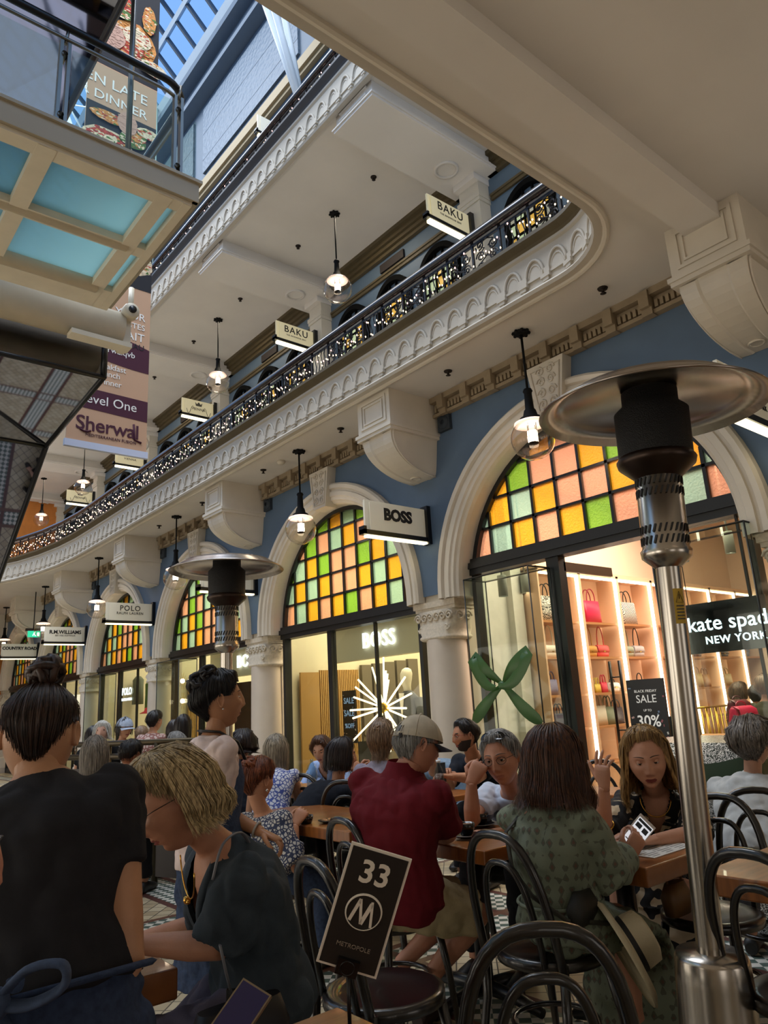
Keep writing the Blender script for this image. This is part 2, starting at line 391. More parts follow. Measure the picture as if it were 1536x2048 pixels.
def railing(label, path, z0, h, detail, bulbs_per_m, name_tail):
    """wrought iron gallery railing: handrail, bottom rail, posts, bars and scrolls"""
    nr = normals(path); off = -.06; root = thing('gallery_railing', label, 'railing', tuple(path[len(path) // 3] + Z * z0))
    pp = [p + n * off for p, n in zip(path, nr)]
    hr = MB().sweep(pp, [(o, z + z0 + h) for o, z in ((-.045, -.06), (.05, -.06), (.07, -.02), (.055, .03), (.0, .05), (-.05, .03), (-.06, -.02))], nr, 0, True, True)
    hr.build('handrail', RAILWOOD, root)
    br = MB().sweep(pp, [(o, z + z0) for o, z in ((-.03, 0), (.04, 0), (.04, .035), (-.03, .035))], nr, 0, False, True)
    br.sweep(pp, [(o, z + z0 + h - .11) for o, z in ((-.012, 0), (.014, 0), (.014, .02), (-.012, .02))], nr, 0, False, True)
    br.build('bottom_rail', IRON, root)
    pts = resample(pp, .38); nn = normals(pts); posts = MB(); sc = MB(); H = h - .1
    for i, (p, n) in enumerate(zip(pts, nn)):
        t = Vector((n.y, -n.x, 0)); b = p + Z * z0
        MB().obox(b + Z * h * .5, t * .012, n * .012, Z * h * .5).build('post', IRON, root)
        c = b + t * .19
        if i % 3 == 1:
            for k in (-.11, -.037, .037, .11):
                sc.tube([c + t * (k + .018 * sin(2 * pi * j / 4)) + Z * (H * j / 6) for j in range(7)], .008, 4)
        else:
            r = min(.085, H * .15)
            for zz in ((.18, .5, .82) if detail else (.25, .75)):
                for sg in (-1, 1):
                    sc.tube(spiral(c + t * sg * .088 + Z * H * zz + Z * .03 * sg, t * sg, Z, r, 1.5, 1 if zz < .6 else -1, 14 if detail else 9), .0095 if detail else .012, 4, caps=False)
            sc.tube([c + t * .14 * sin(pi * j / 4) * (1 if j % 2 else .2) + Z * (H * j / 8) for j in range(9)], .008, 4)
            sc.tube([c - t * .14 * sin(pi * j / 4) * (1 if j % 2 else .2) + Z * (H * j / 8) for j in range(9)], .008, 4)
    sc.build('scrollwork', IRON, root)
    # fairy lights wound through the ironwork
    total = sum((b - a).length for a, b in zip(path, path[1:])); nb = int(total * bulbs_per_m); dense = resample(pp, total / nb)
    dn = normals(dense); bl = MB(); wire = []; rnd = random.Random(3)
    r8 = .0095
    for i, (p, n) in enumerate(zip(dense, dn)):
        z = z0 + .06 + (h - .2) * (.5 + .48 * sin(i * 1.37) * cos(i * .21)); q = p + n * (.03 + .02 * rnd.random()) + Z * (z - 0)
        wire.append(q)
        bl.add([q + X * r8, q - X * r8, q + Y * r8, q - Y * r8, q + Z * r8 * 1.5, q - Z * r8 * 1.5], [(0, 2, 4), (2, 1, 4), (1, 3, 4), (3, 0, 4), (2, 0, 5), (1, 2, 5), (3, 1, 5), (0, 3, 5)], i % 4 == 0)
    fl = thing('fairy_light_string', 'string of tiny warm fairy lights wound along the ' + name_tail, 'fairy lights', tuple(path[len(path) // 3] + Z * z0))
    bms = [mat('bulb_warm', '#fff0d0', .5, emit='#ffdcae', es=5), mat('bulb_pink', '#ffd0c8', .5, emit='#ffb8b0', es=5)]
    near_ = sorted(range(len(wire)), key=lambda i: (wire[i] - Vector((0, 0, EYE))).length if wire[i].y > 2.9 else 99)[:100]; pick = set(near_); rest = MB()
    for i in range(len(wire)):
        one = MB().add(bl.v[i * 6:i * 6 + 6], [(0, 2, 4), (2, 1, 4), (1, 3, 4), (3, 0, 4), (2, 0, 5), (1, 2, 5), (3, 1, 5), (0, 3, 5)], i % 4 == 0)
        if i in pick: one.build('bulb', bms, fl)
        else: rest.join(one)
    rest.build('bulbs', bms, fl)['kind'] = 'stuff'
    MB().tube(wire, .0022, 3, caps=False).build('wire', mat('wire', '#101014', .6), fl)
    return root

railing('black scrolled iron railing around the first gallery opening, rounded at its ends', VOID[1:-1], 5.66, .51, True, 26, 'first gallery railing')

# ---- ground floor arcade wall with round arches
XW, XG, RI, RO, ZS, ZC = 6.08, 6.34, 1.63, 1.93, 2.64, 2.565
def arch_wall():
    mb = MB(); top = 5.06; zb = ZS
    for k in KS:
        c = Y0 + BAY * k; n = 28; lo = []; hi = []
        for i in range(n + 1):
            a = pi * i / n; y = c + 1.87 * cos(a); lo.append(Vector((XW, y, zb + 1.87 * sin(a)))); hi.append(Vector((XW, c + (BAY / 2) * (cos(a) if 0 < i < n else cos(a)), top)))
        mb.grid([lo, hi], 0, False)
        for s in (-1, 1):
            mb.add([(XW, c + s * 1.87, zb), (XW, c + s * BAY / 2, zb), (XW, c + s * BAY / 2, top)], [(0, 1, 2)], 0)
    mb.box(XW + .5, XW + .6, Y0 - BAY * 1.5, 27.2, 4.35, 5.06, 0)
    mb.box(XW, 8, -6, Y0 - BAY * 1.5, 0, 5.06, 0)
    return mb
struct('wall_right', arch_wall(), BLUE)
AP = [(1.55, XG + .1), (1.55, 6.12), (1.565, 6.07), (1.60, 6.05), (1.62, 6.02), (1.68, 6.02), (1.70, 5.995), (1.79, 5.995), (1.80, 6.02), (1.84, 6.02), (1.86, 5.98), (1.93, 5.975), (1.97, 6.0), (1.975, 6.1)]
for j, k in enumerate(KS):
    c = Y0 + BAY * k; mb = MB(); rows = []
    for i in range(-1, 42):
        a = pi * min(max(i, 0), 40) / 40; rows.append([Vector((x, c + (1.63 + (r - 1.55) * .70) * cos(a), (ZC if i in (-1, 41) else ZS) + (1.63 + (r - 1.55) * .70) * sin(a))) for r, x in AP])
    o = len(mb.f); mb.grid(rows, 0, False)
    # keystone with carved panel
    def ky(w, z): return c + w, z
    z0, z1 = ZS + 1.58, 4.80
    kp = [Vector((5.93, c - .15, z0)), Vector((5.93, c + .15, z0)), Vector((5.93, c + .24, z1)), Vector((5.93, c - .24, z1))]
    mb.prism(kp, X * .2)
    for sg in (-1, 1):
        for zz in (.2, .42, .64, .84):
            q = Vector((5.925, c + sg * .065, z0 + (z1 - z0) * zz)); mb.tube(spiral(q, Y * sg, Z, .06, 1.3, 1, 10), .012, 4)
    fr_ = [Vector((5.925, c - .12, z0 + .05)), Vector((5.925, c + .12, z0 + .05)), Vector((5.925, c + .19, z1 - .06)), Vector((5.925, c - .19, z1 - .06))]
    mb.tube(fr_, .012, 4, closed=True)
    struct('trim_%d' % (j + 2), mb, CREAM)

def capital(mb, y, x=6.25):
    mb.box(6.07, x + .25, y - .36, y + .36, ZC - .07, ZC); mb.box(6.09, x + .23, y - .34, y + .34, ZC - .11, ZC - .07)
    secs = [(.255, ZC - .46), (.28, ZC - .44), (.28, ZC - .42), (.26, ZC - .40), (.28, ZC - .34), (.315, ZC - .26), (.33, ZC - .18), (.33, ZC - .11)]
    mb.loft([(Vector((x + .0, y, z)), X * min(r, .175 + (r - .25) * .2 if z > ZC - .3 else r * .85), Y * r) for r, z in secs], 24, 0, True, True, 4.5)
    for s in (-1, 0, 1):                       # carved leaf scrolls on the bell
        for q in (-1, 1):
            mb.tube(spiral(Vector((x - .195, y + s * .21 + q * .055, ZC - .19)), Y * q, Z, .06, 1.5, 1, 12), .014, 4)
            mb.tube(spiral(Vector((x - .20, y + s * .17 + q * .05, ZC - .32)), Y * q, Z, .045, 1.3, -1, 10), .013, 4)
    for yy in (-.325, .325):
        for q in (-1, 1): mb.tube(spiral(Vector((x + q * .07, y + yy, ZC - .2)), X * q, Z, .065, 1.5, 1, 12), .014, 4)
CAPM = mat('carved_stone', '#d2c5b0', .7, var=.12, vscale=30, bump=.25, bscale=25)
COLM = mat('column_paint', '#cdbfae', .4, var=.04, vscale=4)
for k in range(-1, 7):
    y = Y0 + BAY * (k - .5)
    if y < -1: continue
    mb = MB(); r = .25
    mb.lathe([(r * .98, .48), (r, 1.0), (r * .96, ZC - .45)], (6.25, y, 0), 28)
    col = struct('column', mb, COLM)
    cb = MB(); capital(cb, y); struct('column_capital', cb, CAPM, col)
    bb = MB(); bb.lathe([(.36, 0), (.36, .3), (.33, .33), (.33, .38), (.30, .41), (.31, .45), (.268, .49)], (6.25, y, 0), 28); bb.box(5.85, 6.65, y - .4, y + .4, 0, .16)
    struct('column_base', bb, COLM, col)
    pr = MB().box(6.42, 6.62, y - .2, y + .2, 0, ZC); struct('column_pier', pr, COLM, col)
    # impost above capital joining the two arch mouldings
    struct('column_impost', MB().box(6.12, XG + .1, y - .40, y + .40, ZC - .005, ZC + .32), CREAM, col)

# cornice of little brackets below the gallery floor
for k in KS:
    c = Y0 + BAY * k; mb = MB(); y0, y1 = c - BAY / 2 + .31, c + BAY / 2 - .31
    mb.box(6.0, 6.1, y0, y1, 4.80, 4.84); mb.box(5.96, 6.1, y0, y1, 4.98, 5.05); mb.box(6.04, 6.1, y0, y1, 4.84, 4.98)
    n = 9
    for i in range(n):
        y = y0 + (y1 - y0) * (i + .5) / n
        mb.box(5.93, 6.06, y - .05, y + .05, 4.86, 5.03); mb.box(5.97, 6.06, y - .055, y + .055, 4.79, 4.87)
        for q in range(5):
            yy = y + (y1 - y0) / n * (.22 + .14 * q)
            if yy < y1: mb.box(6.0, 6.06, yy - .017, yy + .017, 4.855, 4.93)
    struct('cornice', mb, TAN)

# big scroll brackets above the columns
for k in range(-1, 7):
    y = Y0 + BAY * (k - .5)
    if y < 1: continue
    mb = MB(); w = .305
    mb.box(5.3, 6.1, y - w, y + w, 4.60, 5.06)
    for a, b in ((.035, .0), ):
        mb.box(5.27, 6.1, y - w - .03, y + w + .03, 4.57, 4.61); mb.box(5.285, 6.1, y - w - .015, y + w + .015, 4.53, 4.57)
    def fr2(p, q, r, t):      # raised frame on the front block
        mb.box(5.285, 5.30, y - p, y + p, q, q + t); mb.box(5.285, 5.30, y - p, y + p, r - t, r)
        mb.box(5.285, 5.30, y - p, y - p + t, q + t, r - t); mb.box(5.285, 5.30, y + p - t, y + p, q + t, r - t)
    fr2(.24, 4.66, 5.0, .03); fr2(.18, 4.71, 4.95, .02)
    rows = []; pr = [(5.33, 4.53)] + [(5.33 + .75 * (1 - cos(a)), 4.50 - .42 * sin(a)) for a in [pi / 2 * i / 12 for i in range(13)]]
    for i, (x, z) in enumerate(pr):
        t = i / (len(pr) - 1); ww = (w - .03) * (1 - .32 * t); rows.append([Vector((x, y - ww, z)), Vector((x - .012, y - ww * .5, z - .012)), Vector((x, y - ww * .42, z)), Vector((x, y + ww * .42, z)), Vector((x - .012, y + ww * .5, z - .012)), Vector((x, y + ww, z))])
    mb.grid(rows, 0, False)
    for s in (0, -1):
        side = [r[s] for r in rows]; mb.grid([side, [Vector((6.1, p.y, max(p.z, 4.08))) for p in side]], 0, False)
        e = [r[s] for r in rows]; mb.tube([p + Y * (.008 if s else -.008) + X * .03 for p in e], .012, 4)
    ring = [Vector((5.93, y, 4.09)) + X * .06 * cos(a) + Y * .06 * sin(a) for a in [2 * pi * i / 14 for i in range(14)]]
    mb.tube(ring, .012, 5, closed=True)
    struct('trim_%d' % (k + 12), mb, CREAM)
for y, k in ((Y0 + BAY * i - 2.55 + 4.19, i) for i in range(-1, 4)):
    o = MB(); o.box(6.03, 6.09, y - .1, y + .1, 4.60, 4.81); o.lathe([(.085, 0), (.08, .012), (.03, .02)], (6.03, y, 4.705), 16, 0, (-1, 0, 0))
    tag(o.build('wall_speaker', mat('speaker_grey', '#2b333b', .7)), 'square dark speaker on the blue wall, %s' % ('first bracket side', 'beside the nearest whole bracket', 'beside the second bracket', 'beside the third bracket', 'beside the fourth bracket')[k + 1], 'speaker', 'wall speakers under the gallery')

# ---- windows: black frames, stained glass lunettes, transoms
SG = {}
for nm, c in (('yellow', '#d9a126'), ('pink', '#cf9c82'), ('mint', '#93bbaf'), ('green', '#78ad38')):
    m = bpy.data.materials.new('stained_' + nm); m.use_nodes = True; nt = m.node_tree; N = nt.nodes; L = nt.links; N.remove(N['Principled BSDF'])
    tl = N.new('ShaderNodeBsdfTranslucent'); tl.inputs[0].default_value = lin(c); tp = N.new('ShaderNodeBsdfTransparent'); tp.inputs[0].default_value = lin(c)
    gl = N.new('ShaderNodeBsdfGlossy'); gl.inputs['Roughness'].default_value = .15
    nz = N.new('ShaderNodeTexNoise'); nz.inputs['Scale'].default_value = 45; tc = N.new('ShaderNodeTexCoord'); L.new(tc.outputs['Object'], nz.inputs[0])
    bp = N.new('ShaderNodeBump'); bp.inputs['Strength'].default_value = .5; bp.inputs['Distance'].default_value = .02; L.new(nz.outputs[0], bp.inputs['Height']); L.new(bp.outputs[0], gl.inputs['Normal']); L.new(bp.outputs[0], tl.inputs['Normal'])
    a = N.new('ShaderNodeMixShader'); a.inputs[0].default_value = .45; L.new(tl.outputs[0], a.inputs[1]); L.new(tp.outputs[0], a.inputs[2])
    b = N.new('ShaderNodeMixShader'); b.inputs[0].default_value = .06; L.new(a.outputs[0], b.inputs[1]); L.new(gl.outputs[0], b.inputs[2]); L.new(b.outputs[0], N['Material Output'].inputs[0]); SG[nm] = m
SGM = [SG['yellow'], SG['pink'], SG['mint'], SG['green']]
ROWS = ['PMYPYGPYMP', 'MYMYPPYMYM', 'GMYGPPGYMP', 'PPGPMYPGYM', 'YPMGYMGYPY', 'MGPYYMPYGP']
ROWSK = ['PMYPYGPYMP', 'MYMYPPYMYM', 'GYGPPYGYPM', 'MGPYPPYPMY', 'PYGMYPMYGP', 'YMPYGMYPYM']
CI = {'Y': 0, 'P': 1, 'M': 2, 'G': 3}
FRAME = mat('black_window_frame', '#0d0d0e', .4)
for k in KS:
    c = Y0 + BAY * k; zt = 3.0 if k == 0 else 2.68; zb = zt - .19; R = RI - .02
    hw = RI if zt <= ZS else sqrt(RI ** 2 - (zt - ZS) ** 2)
    w = MB(); xg = XG
    # outer frame arch
    rows = []; a0 = math.asin(max(0, (zt - ZS)) / RI)
    for i in range(33):
        a = a0 + (pi - 2 * a0) * i / 32
        rows.append([Vector((x, c + r * cos(a), ZS + r * sin(a))) for r, x in ((RI + .06, xg - .06), (RI - .06, xg - .06), (RI - .06, xg + .05), (RI + .06, xg + .05))])
    w.grid(rows, 0, False, cu=True)
    w.box(xg - .10, xg + .08, c - RI, c + RI, zb, zt); w.box(xg - .13, xg + .08, c - RI, c + RI, zb + .07, zb + .14)
    for s in (-1, 1): w.box(xg - .06, xg + .06, c + s * RI - (.06 if s > 0 else 0), c + s * RI + (.06 if s < 0 else 0), 0, zb)
    ph = .33; pw = 2 * RI / 10; ri = RI - .06
    for i in range(1, 10):
        y = -RI + pw * i; h = ZS + sqrt(max(ri ** 2 - y ** 2, 0))
        if h > zt: w.box(xg - .03, xg + .03, c + y - .017, c + y + .017, zt, h)
    j = 1
    while zt + ph * j < ZS + ri - .05:
        z = zt + ph * j; hwz = sqrt(max(ri ** 2 - (z - ZS) ** 2, 0)) if z > ZS else ri; w.box(xg - .03, xg + .03, c - hwz, c + hwz, z - .015, z + .015); j += 1
    win = struct('window_%d' % (k + 2), w, FRAME)
    g = MB(); R2 = ROWSK if k == 0 else ROWS
    for j in range(6):
        za, zc = zt + ph * j, zt + ph * (j + 1)
        for i in range(10):
            ya, yb = -RI + pw * (9 - i), -RI + pw * (10 - i); n = 6; top = []; bot = []
            for q in range(n + 1):
                y = ya + (yb - ya) * q / n; h = ZS + sqrt(max(ri ** 2 - y * y, 0)) if abs(y) < ri else za - 1
                top.append(Vector((xg, c + y, max(za, min(zc, h))))); bot.append(Vector((xg, c + y, za)))
            if max(p.z for p in top) - za < .01: continue
            ch = R2[j][i] if k != 2 else R2[(j + 1) % 6][i]
            g.grid([bot, top], CI[ch], False)
    g.build('stained_glass', SGM, win)
    if k == 0:
        f = MB(); f.box(xg - .05, xg + .07, 4.62, 4.78, 0, zb); f.box(xg - .01, xg + .02, 2.735, 2.755, 0, zb); f.box(xg - .02, xg + .04, 3.55, 3.575, 0, zb); f.build('mullions', FRAME, win)
        MB().box(xg, xg + .01, 4.78, c + RI - .06, .1, zb).build('shop_glass', SHOPGLASS, win); MB().box(xg, xg + .01, c - RI + .06, 3.54, .1, zb).build('shop_glass', SHOPGLASS, win)
    else:
        f = MB(); f.box(xg - .04, xg + .05, c + .34, c + .44, 0, zb); f.box(xg - .02, xg + .03, c - .66, c - .63, 0, zb); f.box(xg - .05, xg + .05, c - RI + .06, c + RI - .06, 0, .14); f.build('mullions', FRAME, win)
        MB().box(xg, xg + .01, c + .44, c + RI - .06, .14, zb).build('shop_glass', SHOPGLASS, win); MB().box(xg, xg + .01, c - RI + .06, c + .34, .14, zb).build('shop_glass', SHOPGLASS, win)

# ---- shops behind the windows
SHOPW = mat('shop_wall', '#e6dcc0', .7); KATEW = mat('pink_shop_wall', '#e9cdb4', .7); SHOPF = mat('shop_floor', '#a8957a', .4)
for k in range(-1, 6):
    c = Y0 + BAY * k; s = MB(); xb = 13.8 if k == 0 else 10.2; y0, y1 = c - BAY / 2 + .04, c + BAY / 2 - .04
    if k == 0: y0 = -1.5
    if k == -1: continue
    s.box(xb, xb + .1, y0, y1, 0, 4.4); s.box(6.6, xb, y0 - .03, y0, 0, 4.4); s.box(6.6, xb, y1, y1 + .03, 0, 4.4); s.box(6.45, xb, y0, y1, 4.3, 4.36)
    s.box(6.5, 6.62, y0, y1, 4.12, 4.4)
    struct('wall_shop_%d' % (k + 1), s, KATEW if k == 0 else SHOPW)

# ---- first gallery: back wall, piers, arched openings, ceiling beams
X1 = 7.7
w = MB().box(X1, X1 + .15, -2, 27.2, 5.5, 9.5); struct('wall_gallery', w, PALEBLUE)
DARKW = mat('gallery_window_frame', '#090908', .9, spec=.1)
for k in range(-1, 6):
    c = Y0 + BAY * k
    cb = MB(); y0, y1 = c - BAY / 2 + .26, c + BAY / 2 - .26
    for xa, za, zc in ((7.46, 9.38, 9.46), (7.53, 9.31, 9.38), (7.58, 9.24, 9.31), (7.63, 9.17, 9.24)): cb.box(xa, X1, y0, y1, za, zc)
    cb.box(7.66, X1, y0, y1, 8.76, 8.86); cb.box(7.64, X1, y0, y1, 8.82, 8.86)
    struct('cornice', cb, OLIVE)
    vb = MB().box(7.66, X1 + .01, c - .32, c + .32, 8.92, 9.08); o = vb.build('air_grille', mat('grille_dark', '#2a211c', .7)); o['kind'] = 'structure'
    for j, dy in enumerate((-1.16, 0, 1.16)):
        f = MB(); R = .44; zc = 8.2; yc = c + dy; rows = []
        for i in range(17):
            a = pi * i / 16; rows.append([Vector((x, yc + r * cos(a), zc + r * sin(a))) for r, x in ((R + .02, 7.6), (R - .07, 7.6), (R - .07, 7.72), (R + .02, 7.72))])
        f.grid(rows, 0, False, cu=True)
        f.box(7.6, 7.72, yc - R, yc - R + .07, 5.7, zc); f.box(7.6, 7.72, yc + R - .07, yc + R, 5.7, zc)
        for i in range(1, 5): f.box(7.64, 7.69, yc - R + .176 * i - .01, yc - R + .176 * i + .01, 5.7, 8.55)
        for i in range(12): f.box(7.64, 7.69, yc - R, yc + R, 5.9 + .22 * i - .01, 5.9 + .22 * i + .01)
        wn = struct('window_%d' % (20 + (k + 1) * 3 + j), f, DARKW)
        g = MB()
        for a in range(12):
            for b in range(5):
                za, zb = 5.7 + .22 * a, 5.92 + .22 * a; ya, yb = yc - R + .176 * b, yc - R + .176 * (b + 1)
                if za > zc: ym = max(abs(ya - yc), abs(yb - yc)); zb = min(zb, zc + sqrt(max(R * R - ym * ym, 0)))
                if zb > za: g.add([(7.675, ya, za), (7.675, yb, za), (7.675, yb, zb), (7.675, ya, zb)], [(0, 1, 2, 3)], 3 if za > 8.3 else random.choice((0, 0, 1, 1, 2)))
        lit = [mat('gallery_pane_amber', '#c9a24a', .3, emit='#d8a845', es=.55), mat('gallery_pane_green', '#b5c09a', .3, emit='#b9c79a', es=.5), mat('gallery_pane_grey', '#9aa096', .3, emit='#c8c0a0', es=.3), mat('gallery_pane_dark', '#0c0c0c', .4)]
        g.build('stained_glass', lit, wn)
PIERM = mat('pier_paint', '#c9c0ae', .6)
for k in range(0, 7):
    y = Y0 + BAY * (k - .5); p = MB(); p.box(7.46, X1, y - .2, y + .2, 5.6, 9.3); p.box(7.44, X1, y - .22, y + .22, 8.72, 8.78); p.box(7.43, X1, y - .23, y + .23, 8.78, 8.86)
    struct('pillar', p, PIERM)
    b = MB(); b.box(5.25, X1, y - .4, y + .4, 9.2, 9.5); b.box(5.22, X1, y - .43, y + .43, 9.17, 9.21); b.box(5.2, X1, y - .45, y + .45, 9.21, 9.235)
    b.box(5.215, 5.25, y - .3, y + .3, 9.28, 9.31); b.box(5.215, 5.25, y - .3, y + .3, 9.40, 9.43)
    b.lathe([(.19, 0), (.19, -.02), (.15, -.03), (.15, 0)], (7.0, y, 9.17), 20); b.box(7.36, X1, y - .22, y + .22, 9.06, 9.2)
    struct('ceiling_beam', b, SOFFIT)
struct('ceiling_gallery', MB().box(5.22, X1 + .2, -2, 27.2, 9.45, 9.9), SOFFIT)

# ---- second gallery edge and the storey above
P2 = [Vector((5.2, 1.0 + (26.5 - 1.0) * i / 40, 0)) for i in range(41)]; N2 = [Vector((-1, 0, 0))] * 41
f2 = fascia('t', P2, N2, 9.4, .72, True, None); arc_ornaments(f2, P2, 9.42, .66, .285)
struct('trim_40', f2, [FASC, mat('dark_cornice', '#3b3c40', .6)])
railing('black iron railing with fairy lights along the topmost gallery', P2, 10.13, .47, False, 20, 'topmost gallery railing')
X2 = 7.35; SKYW = mat('upper_wall_blue', '#4c5a69', .6, var=.03)
u = MB(); u.box(X2, X2 + .2, -2, 27.2, 9.9, 18.6); struct('wall_upper', u, SKYW)
u = MB(); u.box(X2 - .16, X2, -2, 27.2, 14.62, 14.88); u.box(X2 - .1, X2, -2, 27.2, 14.52, 14.62); struct('trim_41', u, mat('tan_band', '#8f7d5c', .6))
u = MB(); u.box(X2 - .1, X2, -2, 27.2, 13.85, 14.0); u.box(X2 - .18, X2, -2, 27.2, 13.7, 13.85); u.box(X2 - .05, X2, -2, 27.2, 12.7, 12.9); struct('trim_42', u, mat('dark_band', '#4a4a48', .6))
pm = mat('pressed_metal_panel', '#4b5b6c', .5); nt = pm.node_tree; v = nt.nodes.new('ShaderNodeTexVoronoi'); v.inputs['Scale'].default_value = 9; tcp = nt.nodes.new('ShaderNodeTexCoord'); nt.links.new(tcp.outputs['Object'], v.inputs[0])
bp = nt.nodes.new('ShaderNodeBump'); bp.inputs['Strength'].default_value = .5; bp.inputs['Distance'].default_value = .04; nt.links.new(v.outputs['Distance'], bp.inputs['Height']); nt.links.new(bp.outputs[0], nt.nodes['Principled BSDF'].inputs['Normal'])
u = MB()
for i in range(5):
    y = .2 + i * 5.2; u.box(X2 - .06, X2, y, y + 4.6, 15.25, 17.3)
    for zz in (15.66, 16.48): u.box(X2 - .065, X2 - .055, y, y + 4.6, zz - .015, zz + .015)
struct('trim_43', u, pm)
u = MB(); u.box(X2 - .35, X2, -2, 27.2, 17.55, 17.7); u.box(X2 - .15, X2, -2, 27.2, 17.7, 18.3); u.box(X2 - .45, X2 + .2, -2, 27.2, 18.3, 18.5)
struct('trim_44', u, SKYW)
# skylight: sloping glass on purlins and rafters
rf = MB(); sl = Vector((-1, 0, .95)).normalized(); e0 = Vector((X2 - .3, 0, 18.5)); nn = Vector((.95, 0, 1)).normalized()
for i in range(48):
    y = -2 + i * .62; rf.obox(e0 + Y * y + sl * 6, sl * 6, Y * .03, nn * .06)
for j in range(14):
    rf.obox(e0 + sl * (.2 + j * .9) + Y * 13, Y * 15.5, sl * (.05 if j % 2 else .09), nn * .08, 1)
sk = struct('window_60', rf, [mat('roof_bar', '#39434f', .5), mat('roof_purlin_lit', '#aab6c0', .5)])  # purlins coloured paler as if lit, rafters left dark
g = MB(); a, b = e0 - Y * 2.5, e0 + Y * 28; g.add([a, b, b + sl * 12, a + sl * 12], [(0, 1, 2, 3)]); g.build('roof_glass', glass('roof_glass', '#cfe2f7', .4), sk)
# white tubular roof trusses springing from the upper wall
def truss(y, label):
    t = thing('roof_truss', label, 'truss', (X2 - .5, y, 12.9)); m = MB(); m2 = MB(); foot = Vector((X2 - .45, y, 12.9))
    tops = [Vector((3.2, y - 1.2, 20.5)), Vector((3.9, y + .2, 20.5)), Vector((4.9, y - .6, 20.2)), Vector((5.6, y + .9, 19.6))]
    for q in tops: m.tube([foot + (q - foot) * i / 6 + Z * .25 * sin(pi * i / 6) for i in range(7)], .07, 8)
    m.build('struts', mat('white_steel', '#c9d2da', .4), t)
    for s in (.35, .6, .8): MB().tube([foot + (q - foot) * s for q in tops], .025, 6, closed=True).build('tie', mat('white_steel', '#c9d2da'), t)
    lat = MB()
    for i in range(14):
        z0 = 12.9 + i * .42; d = (i % 2) * .28; x = X2 - .28 - .02 * i
        lat.tube([(x, y - 1.0 + d - .05 * i, z0), (x, y - .72 - d - .05 * i, z0 + .42)], .02, 5)
    for d in (0, .28): lat.tube([(X2 - .28, y - 1.0 + d, 12.9), (X2 - .56, y - 1.7 + d, 18.8)], .035, 6)
    lat.build('lattice_post', mat('pale_green_steel', '#9db3b0', .5), t)
truss(9.9, 'white tubular roof truss with lattice post rising behind the topmost railing'); truss(18.9, 'far white roof truss with lattice post seen past the glass bridge')
# ================================================================== FIXTURES
ord_ = ['nearest', 'second nearest', 'third along', 'fourth along', 'fifth along', 'sixth along']
LAMPB = mat('lamp_black', '#0d0c0b', .7, spec=.2); GLOBE = glass('lamp_globe', '#f4f0ea', 2.6)
REFL = mat('lamp_reflector', '#f6e6da', .4, emit='#ffdcc8', es=.9); TUBE = mat('lamp_tube', '#fff4e0', .4, emit='#ffe9cc', es=9)
def pendant(label, x, y, zc, drop, r, power, group):
    t = thing('pendant_lamp', label, 'hanging lamp', (x, y, zc), group)
    zb = zc - drop; m = MB(); m.lathe([(0, 0), (.07, -.0), (.085, -.015), (.07, -.03), (.02, -.04)], (x, y, zc), 16)
    for i in range(8): a = i * pi / 4; m.sphere((x + .08 * cos(a), y + .08 * sin(a), zc - .016), .02, n=6)
    m.build('ceiling_rose', LAMPB, t)
    MB().tube([(x, y, zc - .03), (x, y, zb + .48)], .013, 8).build('rod', LAMPB, t)
    MB().lathe([(.0, .52), (.04, .515), (.05, .49), (.038, .47), (.045, .30), (.06, .28), (.075, .22), (.11, .2), (.125, .17), (.11, .165)], (x, y, zb), 20).build('neck', LAMPB, t)
    MB().lathe([(.11, .175), (.17, .15), (.175, .13), (.09, .14), (.0, .145)], (x, y, zb), 20).build('reflector', REFL, t)
    MB().lathe([(.10, .17)] + [(r * sin(a), r * cos(a) - .02) for a in [.5 + (pi - .5) * i / 14 for i in range(15)]], (x, y, zb), 24).build('globe', GLOBE, t)
    c = MB()
    for i in range(4): a = i * pi / 2; c.tube([(x + .055 * cos(a), y + .055 * sin(a), zb + .14), (x + .055 * cos(a), y + .055 * sin(a), zb - .07)], .004, 4)
    c.lathe([(.05, -.06), (.055, -.07), (.0, -.075)], (x, y, zb), 12); c.build('lamp_cage', LAMPB, t)
    MB().lathe([(.0, .06), (.05, .06), (.05, -.05), (.0, -.05)], (x, y, zb), 14).build('lamp_bulb', TUBE, t)
    point('pendant_glow', (x, y, zb - .02), power, (1.0, .92, .82), .06)
names0 = ['nearest, left of the near heater hood', 'left of the BOSS sign', 'half behind the far heater', 'left of the POLO sign', 'left of the R.M.WILLIAMS sign', 'farthest of them']
for k in range(0, 6): pendant('clear globe pendant lamp under the first gallery, ' + names0[k], 5.6, Y0 + BAY * k, 5.05, 1.16, .22, 46, 'globe pendants under the first gallery')
names1 = ['nearest', 'second, left of a BAKU sign', 'third, behind the long banner', 'fourth, below the banner hem', 'last, before the orange wall']
for k in range(1, 6): pendant('clear globe pendant lamp of the upper gallery, ' + names1[k - 1], 6.44, Y0 + BAY * k, 9.45, 1.42, .24, 15, 'globe pendants of the upper gallery')

